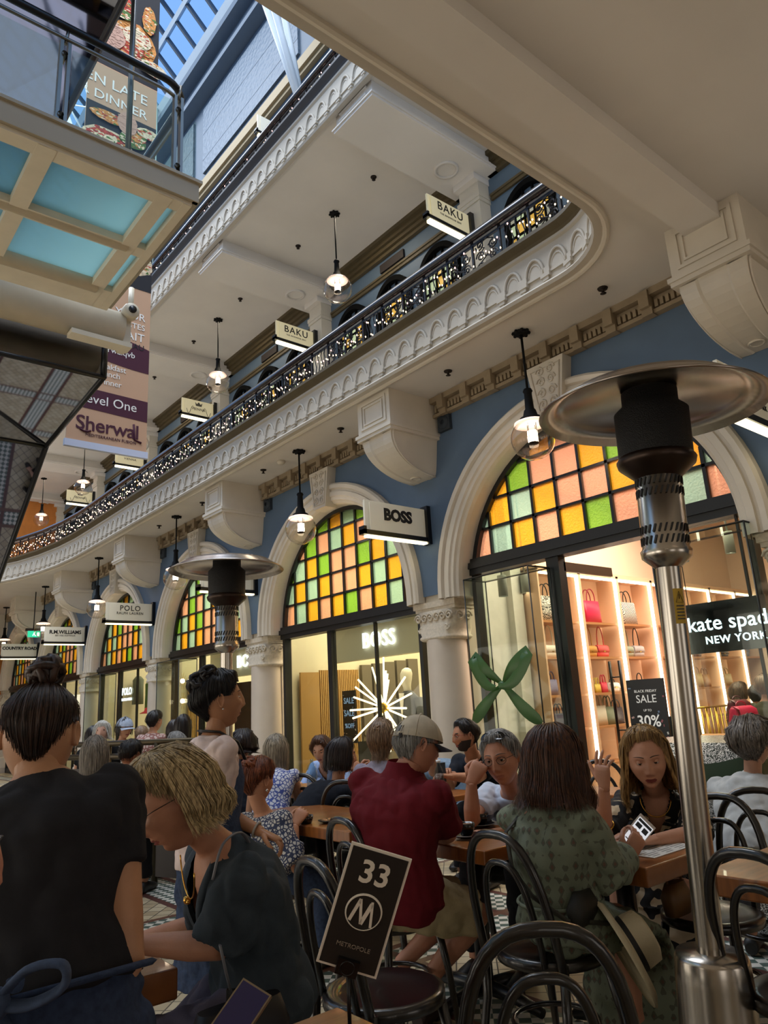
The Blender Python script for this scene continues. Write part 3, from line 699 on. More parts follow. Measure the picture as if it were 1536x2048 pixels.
for x_, y_, nm in ((5.6, Y0 - BAY, 'just outside the picture to the right'), (1.6, -1.6, 'behind the viewer'), (-2.4, -1.6, 'behind the viewer on the far side')): pendant('added globe pendant lamp to light the near soffit, ' + nm, x_, y_, 5.05, 1.16, .22, 105, 'globe pendants under the first gallery')  # extra lamps out of view, added to brighten the near soffit
SPR = mat('sprinkler_bronze', '#2a2018', .5, .5)
def sprinkler(x, y, z, label):
    m = MB().lathe([(.0, 0), (.05, 0), (.045, -.012), (.015, -.015), (.013, -.05), (.03, -.055), (.0, -.06)], (x, y, z), 12)
    tag(m.build('sprinkler', SPR, None, (x, y, z)), label, 'sprinkler', 'ceiling sprinklers')
for j, y in enumerate((3.25, 5.32, 7.4, 9.44, 11.55, 13.42, 15.6)): sprinkler(5.6, y, 5.05, 'small bronze sprinkler on the first gallery soffit, %s from the camera' % ('first', 'second', 'third', 'fourth', 'fifth', 'sixth', 'seventh')[j])
for j, y in enumerate((7.36, 9.53, 11.65, 13.76, 15.92)): sprinkler(6.43, y, 9.45, 'small bronze sprinkler on the upper gallery ceiling, %s from the camera' % ('first', 'second', 'third', 'fourth', 'fifth')[j])
m = MB().lathe([(.0, -.05), (.04, -.05), (.06, -.03), (.065, 0), (0, 0)], (5.62, 8.95, 5.05), 16); tag(m.build('smoke_detector', CREAM), 'round cream smoke detector on the soffit near the second pendant', 'smoke detector')

# ---- blade signs
SIGNW = mat('sign_acrylic', '#e0dac8', .35, emit='#fff2cc', es=.05); SIGNY = mat('sign_acrylic_warm', '#d6cfb2', .35, emit='#ffedb4', es=.16)
LT = mat('light_strip', '#fff3cc', .4, emit='#fff0c0', es=2.6); INK = mat('sign_ink', '#101010', .5); INKG = mat('sign_ink_grey', '#4d4a40', .5)
def blade(label, y, lines, x0, x1, z0, z1, m, group, lit=.03):
    t = thing('blade_sign', label, 'shop sign', (x1 + .06, y, z0), group)
    MB().box(x0 + .05, x1, y - .015, y + .015, z0 + .06, z1).build('sign_panel', m, t)
    MB().box(x0 + .10, x1 - .06, y - .045, y - .035, z0 + .05, z1 - .03).build('front_panel', m, t)
    MB().box(x0, x1 + .02, y - .05, y + .05, z0 - .005, z0 + .05).box(x0, x0 + .04, y - .05, y + .05, z0, z0 + .09).build('base_bar', BLACK, t)
    MB().box(x0 + .06, x1, y - .035, y + .035, z0 - lit, z0 - .006).build('light_tube', LT, t)
    MB().box(x1, x1 + .08, y - .06, y + .06, z0 - .03, z1 + .04).build('wall_post', BLACK, t)
    for s, size, zz, off, mm in lines:
        text_mb(s, size, X, Z, (x0 + .5 * (x1 - x0) + .03, y - .048, z0 + (z1 - z0) * zz), .004, 'CENTER', 1.15 if off < .004 else 1.0, off).build('lettering', mm, t)
    return t
G0 = 'lit blade signs under the first gallery'; G1 = 'lit blade signs of the upper gallery'
blade('lit blade sign reading kate spade at the picture edge, cut off by the patio heater', 2.145, [('kate spade', .15, .68, .0, INK), ('NEW YORK', .06, .36, .001, INK)], 5.03, 6.02, 3.29, 3.70, SIGNW, G0)
blade('lit blade sign reading BOSS in heavy black letters', 6.335, [('BOSS', .19, .62, .010, INK)], 5.03, 6.02, 3.29, 3.70, SIGNW, G0)
blade('lit blade sign hidden behind the far patio heater, second column along', 10.525, [('BOSS', .19, .62, .010, INK)], 5.03, 6.02, 3.29, 3.70, SIGNW, G0)
blade('lit blade sign reading POLO RALPH LAUREN on the third column', 14.715, [('POLO', .15, .72, .002, INKG), ('RALPH LAUREN', .07, .48, .001, INKG)], 5.03, 6.02, 3.29, 3.70, SIGNW, G0)
blade('lit blade sign reading R.M.WILLIAMS on the fourth column', 18.905, [('R.M.WILLIAMS', .12, .68, .004, INK), ('EST 1932 AUSTRALIA', .045, .48, .001, INKG)], 5.03, 6.02, 3.29, 3.70, SIGNW, G0)
blade('lit blade sign reading COUNTRY ROAD, farthest under the first gallery', 23.1, [('COUNTRY ROAD', .115, .68, .006, INK)], 5.03, 6.02, 3.29, 3.70, SIGNW, G0)
blade('cream lit sign reading BAKU, the nearer of the two', 6.335, [('BAKU', .19, .66, .001, INK), ('THE SWIMWEAR EDIT', .04, .38, .0, INKG)], 6.47, 7.38, 8.10, 8.52, SIGNY, G1, .05)
blade('cream lit sign reading BAKU, the farther of the two', 10.525, [('BAKU', .19, .66, .001, INK), ('THE SWIMWEAR EDIT', .04, .38, .0, INKG)], 6.50, 7.38, 8.06, 8.47, SIGNY, G1, .05)
def crown(t, x, y, z, s=1.0):
    p = [(-.07, 0), (.07, 0), (.09, .09), (.045, .045), (0, .10), (-.045, .045), (-.09, .09)]
    MB().prism([Vector((x + a * s, y, z + b * s)) for a, b in p], Y * .004).build('crown_emblem', INKG, t)
    m = MB()
    for q in (-1, 1): m.tube([(x + q * (.1 + .2 * i / 8), y, z - .12 + .1 * sin(i * .8)) for i in range(9)], .006, 4)
    m.build('flourish', INKG, t)
for y, x0, z0, lab in ((14.715, 6.55, 8.08, 'cream lit sign with a crown emblem, just right of the long banner'), (23.1, 6.55, 8.10, 'cream lit sign with a crown emblem, far end of the upper gallery')):
    t = blade(lab, y, [('VIENNA', .085, .45, .001, INKG)], x0, 7.38, z0, z0 + .42, SIGNY, G1, .05); crown(t, 7.0, y - .05, z0 + .27)
blade('cream lit sign partly hidden by the hem of the long banner', 18.9, [('VIENNA', .085, .5, .001, INKG)], 6.55, 7.38, 8.10, 8.52, SIGNY, G1, .05)
t = blade('cream lit sign with a black scribble, behind the topmost railing', 10.525, [], 6.16, 7.25, 12.5, 12.95, SIGNW, G1, .05)
MB().tube([(6.42 + .055 * i, 10.47, 12.77 + .07 * sin(i * 1.9) * (1 - .04 * i)) for i in range(14)], .014, 5).build('scribble_lettering', INK, t)
t = thing('exit_sign', 'small green running-man exit sign hanging far along the arcade', 'exit sign', (5.62, 22, 3.8))
MB().box(5.48, 5.80, 21.97, 22.03, 3.78, 3.95).build('sign_panel', mat('exit_green', '#1fae86', .4, emit='#22c090', es=.9), t)
MB().box(5.42, 5.86, 21.95, 22.05, 3.95, 4.02).tube([(5.62, 22, 4.0), (5.62, 22, 5.05)], .015, 6).build('bracket', BLACK, t)
MB().box(5.62, 5.66, 21.96, 21.97, 3.84, 3.90).box(5.60, 5.61, 21.96, 21.97, 3.81, 3.85).box(5.66, 5.68, 21.96, 21.97, 3.81, 3.84).sphere((5.655, 21.965, 3.917), .014, n=8).box(5.71, 5.77, 21.96, 21.97, 3.81, 3.91).build('pictogram', mat('exit_white', '#ffffff', .4, emit='#eafff6', es=1.5), t)

# ---- glass footbridge
STEELC = mat('cream_steel', '#d6cab2', .5, var=.05); RAILS = mat('brushed_rail', '#8d8a84', .32, 1.0)
br = thing('glass_footbridge', 'cream steel footbridge with pale blue glass floor and balustrade', 'footbridge', (1.0, 5.2, 5.0))
fm = MB(); z0, z1 = 5.0, 5.12
for ya, yb in ((4.32, 4.44), (5.02, 5.14), (5.76, 6.08)): fm.box(-5.5, 1.99, ya, yb, z0, z1)
for x in (-4.0, -3.0, -2.0, -1.0, 0, .93): fm.box(x, x + .12, 4.325, 6.075, z0 - .003, z1 - .003)
fm.box(1.74, 1.85, 4.325, 6.075, z0 - .003, z1 - .003); fm.box(1.925, 1.987, 4.325, 6.075, z0 - .003, z1 - .003)
fm.build('floor_frame', STEELC, br)
MB().tube([(-5.5, 5.08, 5.04), (1.8, 5.08, 5.04)], .06, 12).tube([(-5.5, 5.78, 5.04), (1.8, 5.78, 5.04)], .07, 12).build('cross_tubes', STEELC, br)
bgl = glass('bridge_glass', '#bcd6d4', .5, haze=.8)
MB().box(-5.5, 1.95, 4.4, 6.05, 5.06, 5.09).build('glass_floor', bgl, br)
MB().box(-5.5, 2.03, 4.29, 4.33, 5.03, 5.2).box(1.99, 2.03, 4.3, 6.08, 5.03, 5.2).box(-5.5, 2.05, 4.27, 4.34, 5.185, 5.21).build('edge_fascia', mat('satin_metal', '#b3a68e', .4, .15), br)
MB().box(-5.5, 1.98, 4.36, 4.40, 5.21, 5.26).build('kerb', BLACK, br)
for x in (-2.4, -1.0, .05, 1.06, 1.88):
    p = MB()
    for d in (-.035, .015): p.box(x + d, x + d + .022, 4.33, 4.375, 5.15, 5.93)
    for zz in (5.3, 5.8): p.lathe([(.02, 0), (.02, .09)], (x - .005, 4.32, zz), 10, 0, (0, 1, 0))
    p.tube([(x, 4.35, 5.9), (x + .01, 4.33, 6.03)], .012, 6); p.build('baluster_post', RAILS, br)
hrp = [Vector((-5.5, 4.33, 6.03)), Vector((1.7, 4.33, 6.03))] + [Vector((1.75 + .22 * sin(a), 4.55 - .22 * cos(a), 6.03)) for a in [pi / 2 * i / 8 for i in range(9)]] + [Vector((1.97, 5.9, 6.03))]
MB().tube(hrp, .028, 10).build('handrail', BLACK, br); MB().tube([(p.x, p.y, 5.93) for p in hrp], .014, 8).build('steel_rail', RAILS, br)
bg2 = glass('balustrade_glass', '#eef6f2', .9)
for xa, xb in ((-2.3, -1.06), (-.95, 0), (.1, 1.02), (1.11, 1.84)): MB().box(xa, xb, 4.345, 4.357, 5.22, 5.88).build('glass_panel', bg2, br)
MB().box(2.05, 2.062, 4.42, 5.9, 5.2, 5.86).build('glass_panel', bg2, br)
MB().tube([(1.57, 4.5, 5.2), (1.57, 4.5, 7.54)], .022, 8).build('hanger_rod', RAILS, br)
# ---- escalator trusses in mirror cladding
def escal(name, label, prof, x0, x1, edges):
    t = thing(name, label, 'escalator', (x1, prof[0][0], prof[1][1]))
    MB().prism([Vector((x0, y, z)) for y, z in prof], X * (x1 - x0)).build('mirror_cladding', DARKMIRROR, t)
    m = MB()
    for (ya, za), (yb, zb) in edges:
        for x in (x0, x1):
            a, b = Vector((x, ya, za)), Vector((x, yb, zb)); m.tube([a, b], .035, 4)
    for y, z in prof[:5]: m.tube([(x0 - .02, y, z), (x1 + .02, y, z)], .03, 4)
    m.build('edge_trim', BLACK, t); return t
lo = [(7.3, 5.50), (7.3, 4.93), (9.35, 4.80), (15.9, 0.25), (17.5, .25), (17.5, .6), (9.9, 5.6)]
escal('escalator', 'mirror clad escalator underside below the glass footbridge', lo, .4, 2.39, list(zip(lo[:4], lo[1:5])))
up = [(7.15, 8.2), (7.15, 7.55), (3.0, 7.55), (-1.5, 10.6), (-1.5, 11.3), (2.6, 8.4)]
escal('escalator', 'mirror clad escalator overhead in the top corner above the footbridge', up, -.6, 1.71, list(zip(up[:4], up[1:5])))
tb = thing('roller_beam', 'long round cream beam with an end bracket under the footbridge', 'beam', (1.0, 6.95, 5.3))
MB().tube([(-5.5, 6.95, 5.33), (2.42, 6.95, 5.33)], .19, 20).build('tube_body', STEELC, tb)
MB().box(1.9, 2.5, 6.8, 6.95, 5.09, 5.14).box(2.42, 2.5, 6.85, 7.05, 5.12, 5.52).build('end_plate', STEELC, tb)
MB().lathe([(.0, 0), (.075, 0), (.085, .03), (.085, .1)], (2.46, 6.72, 5.48), 16, 0, (0, 1, 0)).tube([(2.47, 6.8, 5.5), (2.49, 6.85, 5.8)], .03, 8).build('pivot_hub', STEELC, tb)
MB().lathe([(.0, 0), (.04, 0), (.04, .02)], (2.46, 6.70, 5.48), 12, 0, (0, 1, 0)).build('hub_cap', BLACK, tb)
MB().tube([(.75, 6.8, 5.56), (.8, 6.72, 5.62), (.9, 6.72, 5.5)], .02, 6).build('cable_clip', STEELC, tb)

# ---- long hanging banner
bn = thing('hanging_banner', 'tall restaurant banner reading Sherwal, hanging in the void behind the footbridge', 'banner', (3.37, 10, 5.1))
BAN = mat('banner_cloth', '#c59c7c', .8); MAR = mat('banner_maroon', '#46132a', .8); BW = mat('banner_white', '#f1ece4', .8); BDK = mat('banner_dark', '#1c1a20', .8); HEM = mat('banner_hem', '#c5cbe0', .5)
bx0, bx1 = 2.80, 3.94
MB().box(bx0, bx1, 9.99, 10.01, 5.2, 13.9).build('cloth', BAN, bn); MB().box(bx0 - .02, bx1 + .02, 9.97, 10.03, 5.10, 5.2).build('hem_bar', HEM, bn)
def bpoly(name, pts, m, y=9.986): MB().prism([Vector((x, y, z)) for x, z in pts], Y * .004).build(name, m, bn)
bpoly('maroon_band', [(bx0, 5.72), (bx1, 5.67), (bx1, 6.0), (bx0, 6.03)], MAR)
bpoly('maroon_band', [(bx0, 6.6)] + [(bx0 + (bx1 - bx0) * i / 10, 6.6 - .14 * sin(pi * i / 20)) for i in range(1, 11)] + [(bx1 - (bx1 - bx0) * i / 10, 6.85 + .10 * sin(pi * i / 10)) for i in range(11)], MAR)
def bt(s, size, x, z, m, al='CENTER', off=0.0, sp=1.0, sh=0.0): text_mb(s, size, X, Z, (x, 9.984, z), .004, al, sp, off, sh).build('lettering', m, bn)
bt('Level One', .2, 3.36, 5.86, BW); bt('Breakfast', .125, 3.36, 6.42, BW); bt('Lunch', .125, 3.36, 6.30, BW); bt('Dinner', .125, 3.36, 6.17, BW); bt('@sherwalqvb', .13, 3.36, 6.70, BW)
bt('Sherwal', .30, 3.37, 5.47, MAR, 'CENTER', .003, .95); bt('MEDITERRANEAN FUSION', .062, 3.42, 5.31, MAR)
MB().tube([(2.98 + .05 * i, 9.984, 5.38 - .03 * sin(i)) for i in range(4)], .016, 4).build('lettering', MAR, bn); MB().tube([(3.74, 9.984, 5.6), (3.76, 9.984, 5.36), (3.86, 9.984, 5.33)], .018, 4).build('lettering', MAR, bn)
bt('YOUR', .17, 3.86, 7.37, BW, 'RIGHT'); bt('TASTES', .13, 3.86, 7.2, BW, 'RIGHT'); bt('AWAIT', .19, 3.86, 7.02, BW, 'RIGHT'); bt('SHERWAL.COM.AU', .13, 3.86, 6.86, BDK, 'RIGHT')
bt('OPEN LATE', .27, 3.78, 11.42, BW, 'RIGHT'); bt('FOR DINNER', .24, 3.78, 11.12, BW, 'RIGHT')
# food pictures printed on the cloth: dark table tops with plates of generic dishes
DISH = [mat('print_red', '#b23a26', .8, var=.4, vscale=18), mat('print_orange', '#cf8840', .8, var=.35, vscale=25), mat('print_cream', '#e2cba8', .8, var=.3, vscale=25), mat('print_green', '#4d6b2c', .8, var=.4, vscale=20), mat('print_skin', '#c69a84', .8, var=.1)]
def disc(x, z, rx, rz, mi, y, n=24, wob=.06):
    m = MB(); rnd = random.Random(int(x * 100 + z * 10)); m.prism([Vector((x + rx * (1 + wob * rnd.uniform(-1, 1)) * cos(2 * pi * i / n), y, z + rz * (1 + wob * rnd.uniform(-1, 1)) * sin(2 * pi * i / n))) for i in range(n)], Y * .003); return m
def foodpic(name, z0, z1, items):
    bpoly(name, [(bx0, z0), (bx1, z0), (bx1, z1), (bx0, z1)], BDK, 9.985)
    m = MB()
    rnd = random.Random(int(z0 * 10)); n_ = 0
    for x, z, rx, rz, mi in items:
        n_ += 1; m.join(disc(x, z, rx, rz, mi, 9.9838 - .00004 * n_), None, mi)
        for _ in range(int(90 * rx * rz / .04)):
            a, q = rnd.uniform(0, 6.28), sqrt(rnd.random()) * .9; n_ += 1; x_, z_ = x + rx * q * cos(a), z + rz * q * sin(a)
            if bx0 + .03 < x_ < bx1 - .03 and z0 + .03 < z_ < z1 - .03: m.join(disc(x_, z_, rnd.uniform(.012, .05), rnd.uniform(.008, .022), 0, 9.9838 - .00004 * n_, 7, .3), None, rnd.choice((mi, mi, 0, 1, 2, 2, 3)) if mi != 4 else 4)
    m.build('dish_print', DISH, bn)
foodpic('food_print', 9.75, 10.95, [(3.15, 10.25, .42, .30, 2), (3.15, 10.25, .36, .25, 0), (3.05, 10.3, .12, .09, 2), (3.25, 10.2, .11, .08, 2), (3.2, 10.36, .1, .06, 2), (3.55, 10.5, .22, .14, 3), (3.62, 10.6, .14, .09, 1), (3.15, 10.75, .3, .10, 1), (3.8, 10.75, .2, .1, 2), (3.45, 10.78, .16, .22, 4), (3.85, 10.2, .3, .12, 4)])
foodpic('food_print', 11.75, 13.85, [(3.5, 12.5, .38, .42, 1), (3.45, 12.35, .22, .25, 0), (3.55, 12.6, .25, .2, 2), (3.25, 13.15, .2, .25, 0), (3.3, 12.95, .18, .1, 3), (3.75, 13.1, .12, .3, 1), (3.05, 12.4, .3, .3, 4), (3.85, 12.1, .25, .15, 2)])
foodpic('food_print', 7.85, 8.6, [(3.75, 8.3, .2, .2, 2), (3.6, 8.15, .16, .07, 4)])
tag(MB().lathe([(0, 0), (.16, 0), (.17, .02), (.17, .07), (.0, .08)], (2.9, 7.1, 7.4), 20).build('round_downlight', mat('lamp_disc', '#fff', .4, emit='#f4f6ff', es=3), None, (2.9, 7.1, 7.4)), 'bright round downlight glowing beside the banner above the footbridge', 'downlight') if False else None

# ---- patio heaters
CHR = mat('heater_steel', '#b5aea4', .24, 1.0, var=.15, vscale=9, stretch=(1, 1, .15)); HOODM = mat('heater_hood_metal', '#a89e96', .24, 1.0, var=.12, vscale=6); HBLK = mat('heater_black', '#060606', .5)
def heater(label, base, top, hz, s=1.0):
    base, top = Vector(base), Vector(top); d = (top - base).normalized(); Lh = hz
    t = thing('patio_heater', label, 'patio heater', tuple(base))
    def ax(z): return base + d * z
    MB().lathe([(.0, .0), (.15, .0), (.155, .03), (.135, .05), (.122, .10), (.115, .50), (.112, .56), (.105, .575), (.0, .58)], base, 28, 0, d).build('tank_housing', CHR, t)
    MB().lathe([(.043, .57), (.043, Lh - .56)], base, 20, 0, d).build('pole', CHR, t)
    MB().lathe([(.045, Lh - .60), (.085, Lh - .565), (.088, Lh - .54), (.080, Lh - .53), (.080, Lh - .27), (.07, Lh - .26)], base, 24, 0, d).build('burner_sleeve', CHR, t)
    sl = MB(); u, w = fr(d)
    for ring in (Lh - .505, Lh - .33):
        sl = MB()
        for j in range(2):
            for i in range(26):
                a = 2 * pi * i / 26; c = ax(ring + .04 * j) + (u * cos(a) + w * sin(a)) * .081; tt = (-u * sin(a) + w * cos(a))
                sl.obox(c, (tt * .35 + d).normalized() * .014, tt * .0035, (u * cos(a) + w * sin(a)) * .0015)
        sl.build('vent_grille', HBLK, t)
    MB().lathe([(.075, Lh - .28), (.09, Lh - .265), (.135, Lh - .225), (.14, Lh - .205), (.13, Lh - .19)], base, 28, 0, d).build('burner_skirt', mat('scorched_steel', '#3a2f29', .35, .9), t)
    MB().lathe([(.13, Lh - .2), (.132, Lh - .02), (.10, Lh + .01), (.10, Lh + .06)], base, 32, 0, d).build('burner_mesh', mat('burner_mesh', '#070606', .6, bump=.6, bscale=220), t)
    MB().lathe([(.0, Lh + .085), (.12, Lh + .08), (.30, Lh + .045), (.312, Lh + .048), (.325, Lh + .035), (.40, Lh - .005), (.408, Lh - .012), (.405, Lh - .018), (.322, Lh + .025), (.31, Lh + .035), (.12, Lh + .068), (.0, Lh + .073)], base, 56, 0, d).build('hood', HOODM, t)
    return t, ax, d
hb, ht = Vector((2.405, 1.39, 0)), Vector((2.413, 1.283, 2.33))
ht_, ax, hd = heater('nearest tall stainless patio heater beside the table with the menu', hb, ht, 2.40)
lp = ax(1.72) + (Vector((0, 0, 0)) - Vector((ht.x, ht.y, 0))).normalized() * .0435; side = Vector((-.2, -.98, 0)).normalized(); rr = Vector((.8, -.6, 0))
toc = (Vector((0, 0, 0)) - Vector((2.41, 1.33, 0))).normalized(); tan_ = Vector((-toc.y, toc.x, 0)); q = ax(1.66)
lm = MB(); rows = []
for i in range(5):
    a = radians(8 + 13 * i); dd_ = toc * cos(a) + tan_ * sin(a); rows.append([q + dd_ * .0442 + hd * .06, q + dd_ * .0442 - hd * .06])
lm.grid(rows, 0, True); lm.build('warning_label', mat('warning_yellow', '#b9962e', .6), ht_)
wm = MB(); a = radians(34); dd_ = toc * cos(a) + tan_ * sin(a); pp = q + dd_ * .045; tx = -toc * sin(a) + tan_ * cos(a)
wm.tube([pp + hd * .05, pp + hd * .012 - tx * .014, pp + hd * .012 + tx * .014], .0012, 4, closed=True).tube([pp + hd * .04, pp + hd * .024], .0014, 4)
for i in range(5): wm.obox(pp - hd * (.0 + .011 * i), tx * .014, hd * .0018, dd_ * .0006)
wm.build('warning_print', INK, ht_)
heater('farther patio heater standing behind the waitress', (2.46, 4.68, 0), (2.47, 4.69, 2.36), 2.40)

# ---- wooden tables
WOODT = mat('table_wood', '#8f5526', .32, var=.3, vscale=5, stretch=(1, 9, 1), coat=.3, bump=.05, bscale=30)
def table(label, x0, x1, y0, y1, z=.75, th=.06, ped=None):
    t = thing('cafe_table', label, 'table', ((x0 + x1) / 2, (y0 + y1) / 2, 0), 'wooden cafe tables')
    m = MB().box(x0, x1, y0, y1, z - th, z); me = m.build('table_top', WOODT, t); bv = me.modifiers.new('b', 'BEVEL'); bv.width = .006; bv.segments = 2
    for px, py in (ped or [((x0 + x1) / 2, (y0 + y1) / 2)]):
        MB().tube([(px, py, .03), (px, py, z - th)], .04, 10).box(px - .14, px + .14, py - .14, py + .14, z - th - .02, z - th).build('pedestal', BLACK, t)
        f = MB()
        for dx, dy in ((1, 0), (-1, 0), (0, 1), (0, -1)): f.tube([(px, py, .06), (px + dx * .2, py + dy * .2, .05), (px + dx * .34, py + dy * .34, .022)], [.035, .03, .022], 8)
        f.build('cross_base', BLACK, t)
    return t
table('thick wooden table corner where the short haired blonde woman leans', .05, .93, 2.03, 3.0, .75, .075, [(.3, 2.6)])
table('wooden table where the woman in the blue floral blouse holds a cup', 2.48, 3.08, 3.35, 4.6, .75, .06, [(2.75, 4.0)])
table('wooden table with two black cups before the man in the red polo', 2.50, 3.05, 2.40, 3.2, .75, .06, [(2.85, 2.8)])
table('wooden table carrying a menu sheet before the woman in black and cream', 2.60, 3.08, 1.68, 2.32, .75, .07, [(2.95, 2.02)])
table('empty wooden table end at the lower picture edge beside the heater', 2.64, 3.4, .3, 1.50, .75, .07, [(3.0, .8)])
table('small wooden table with a water bottle before the man in the navy polo', 3.50, 4.12, 3.9, 4.62, .75, .04)
table('wooden table with a glass bottle before the woman in the light blue shirt', 3.38, 4.0, 4.95, 5.9, .75, .04)
table('wooden table glimpsed behind the raised hand', 4.3, 4.68, 2.9, 3.6, .75, .04)
table('nearest wooden table carrying the number stand and a phone', .30, 1.06, .55, 1.50, .75, .05, [(.62, .95)])

# ---- bentwood chairs
CHAIRM = mat('black_bentwood', '#14100e', .3, spec=.5, coat=.4)
def hoop(w, z0, z1, y0, y1, n=22):
    out = [];
    for i in range(n + 1):
        a = pi * i / n; c, s = cos(a), sin(a); x = w * math.copysign(abs(c) ** .75, c); t = abs(s) ** .62; out.append(Vector((-x, y0 + (y1 - y0) * t, z0 + (z1 - z0) * t)))
    return out
def chair():
    t = thing('bentwood_chair', '', 'chair', (0, 0, 0), 'black bentwood chairs'); zs = .46
    MB().lathe([(.0, zs + .012), (.15, zs + .006), (.185, zs + .018), (.205, zs + .01), (.205, zs - .02), (.18, zs - .028), (0, zs - .028)], (0, 0, 0), 28).build('seat', CHAIRM, t)
    MB().tube(hoop(.19, zs - .02, .90, -.155, -.255), .0165, 10).build('back_hoop', CHAIRM, t)
    MB().tube(hoop(.115, zs, .80, -.165, -.235), .0125, 8).build('inner_hoop', CHAIRM, t)
    for sx in (-1, 1):
        MB().tube([(sx * .19, -.155, zs + .02), (sx * .19, -.165, .30), (sx * .195, -.21, .12), (sx * .20, -.25, 0)], [.017, .017, .015, .013], 8).build('leg', CHAIRM, t)
        MB().tube([(sx * .145, .13, zs - .02), (sx * .165, .165, .25), (sx * .18, .195, 0)], [.018, .016, .012], 8).build('leg', CHAIRM, t)
    MB().tube([(.155 * cos(a), .155 * sin(a) - .01, .23) for a in [2 * pi * i / 24 for i in range(24)]], .010, 6, closed=True).build('leg_ring', CHAIRM, t)
    return t
CH0 = chair(); _first = [True]
def put_chair(px, py, head, label, z=.9):
    """stand a chair so that the crown of its hoop is where it is seen"""
    p = atz(px, py, z); a = radians(head); c = Vector((p.x, p.y, 0)) + Vector((sin(a), cos(a), 0)) * .255
    if _first[0]: CH0.location = c; CH0.rotation_euler = (0, 0, -a); CH0['label'] = label; _first[0] = False; return CH0
    return dup(CH0, c, -a, label)
put_chair(1082, 1858, 42, 'nearest black bentwood chair, only its two hoops in view at the bottom edge')
put_chair(985, 1668, 92, 'black bentwood chair behind the woman in the green dress')
put_chair(1490, 1706, 97, 'black bentwood chair in the lower right corner beside the heater base')
put_chair(622, 1722, 98, 'empty black bentwood chair beside the number stand')
put_chair(682, 1640, 96, 'black bentwood chair behind the man in the red polo')
put_chair(603, 1550, 75, 'black bentwood chair at the table with the glass bottle, seen edge on')
put_chair(686, 1563, 55, 'black bentwood chair behind the woman in the dark navy top')
put_chair(556, 1556, 60, 'black bentwood chair behind the woman in the white and blue sleeveless top', .86)
put_chair(1436, 1592, 265, 'black bentwood chair beside the glittering plinth')
put_chair(1506, 1580, 60, 'black bentwood chair behind the woman in the white shirt')
put_chair(1198, 1522, 230, 'black bentwood chair glimpsed under the raised hand')

# ---- things on the tables
CUPM = mat('cup_black', '#0c0c0e', .25, coat=.5); COFFEE = mat('latte_foam', '#9a6a42', .6)
def cup(loc, label, hang=0.0, saucer=True):
    loc = Vector(loc); t = thing('coffee_cup', label, 'cup', tuple(loc), 'black coffee cups')
    MB().lathe([(.0, .012), (.024, .012), (.028, .016), (.040, .045), (.043, .068), (.041, .068), (.037, .045), (.0, .03)], loc, 22).build('cup_body', CUPM, t)
    MB().lathe([(.0, .060), (.040, .060)], loc, 18).build('coffee', COFFEE, t)
    h = Vector((cos(hang), sin(hang), 0)); MB().tube([loc + h * (.040 + .024 * sin(a)) + Z * (.044 + .02 * cos(a)) for a in [pi * i / 8 for i in range(9)]], .0045, 6).build('cup_handle', CUPM, t)
    if saucer:
        s = thing('saucer', label.replace('coffee cup', 'saucer under the coffee cup'), 'saucer', tuple(loc), 'black saucers')
        MB().lathe([(.0, .004), (.035, .004), (.045, .003), (.07, .014), (.072, .017), (.068, .017), (.042, .008), (.0, .009)], loc, 26).build('dish', CUPM, s)
        u = MB(); u.lathe([(.073, .015), (.0725, .018), (.071, .0185)], loc, 26); u.build('worn_rim', mat('rim_grey', '#6d6a66', .4), s)
p = at(965, 1652, 3.72); cup((2.95, 2.84, .752), 'black coffee cup with foam, the farther one before the red polo', 2.2)
cup((2.68, 2.68, .752), 'black coffee cup beside the bare forearm, the nearer one on that table', 2.4)
BOT = glass('bottle_plastic', '#dfe8ee', 1.2)
def bottle(loc, label, h, r, neck, m, cap=None):
    loc = Vector(loc); t = thing('water_bottle', label, 'bottle', tuple(loc))
    MB().lathe([(.0, .0), (r, .0), (r, h * .25), (r * .93, h * .3), (r, h * .36), (r, h * .62), (r * .8, h * .74), (neck, h * .86), (neck, h * .95), (neck * .9, h * .95), (neck * .8, h * .84), (r * .7, h * .7), (r * .92, h * .5), (r * .9, h * .06), (0, h * .05)], loc, 20).build('bottle_body', m, t)
    if cap: MB().lathe([(0, h), (neck * 1.15, h), (neck * 1.15, h * .93), (0, h * .93)], loc, 14).build('bottle_cap', cap, t)
bottle((3.79, 4.02, .75), 'clear ribbed plastic water bottle beside the red polo shoulder', .24, .035, .014, BOT, mat('cap_white', '#dfe4e8', .4))
bottle((3.62, 5.38, .75), 'clear glass bottle with a slim neck on the light blue shirt woman\'s table', .25, .045, .014, glass('bottle_glass', '#e8f0f2', 1.4))
t = thing('tray', 'small dark tray of glasses on the table before the woman in the light blue shirt', 'tray', (3.42, 5.35, .75)); MB().box(3.34, 3.52, 5.2, 5.45, .751, .775).build('tray_base', BLACK, t); MB().lathe([(0, .776), (.03, .776), (.034, .85), (.031, .85), (.028, .78)], (3.4, 5.3, 0), 14).lathe([(0, .776), (.03, .776), (.034, .85), (.031, .85), (.028, .78)], (3.45, 5.38, 0), 14).build('tumbler', BOT, t)
PAPER = mat('menu_paper', '#d8d4cc', .7); PRT = mat('menu_print', '#8a8782', .7)
t = thing('menu_sheet', 'white printed menu sheet on the table under the phone', 'menu', (2.93, 1.85, .75)); MB().box(2.76, 3.08, 1.74, 1.95, .751, .753).build('sheet', PAPER, t)
m = MB()
for i in range(9):
    for j in range(3): m.box(2.78 + .1 * j, 2.78 + .1 * j + .05 + .02 * ((i * 7 + j * 3) % 3), 1.755 + .02 * i, 1.762 + .02 * i, .753, .7534)
m.build('print_lines', PRT, t)
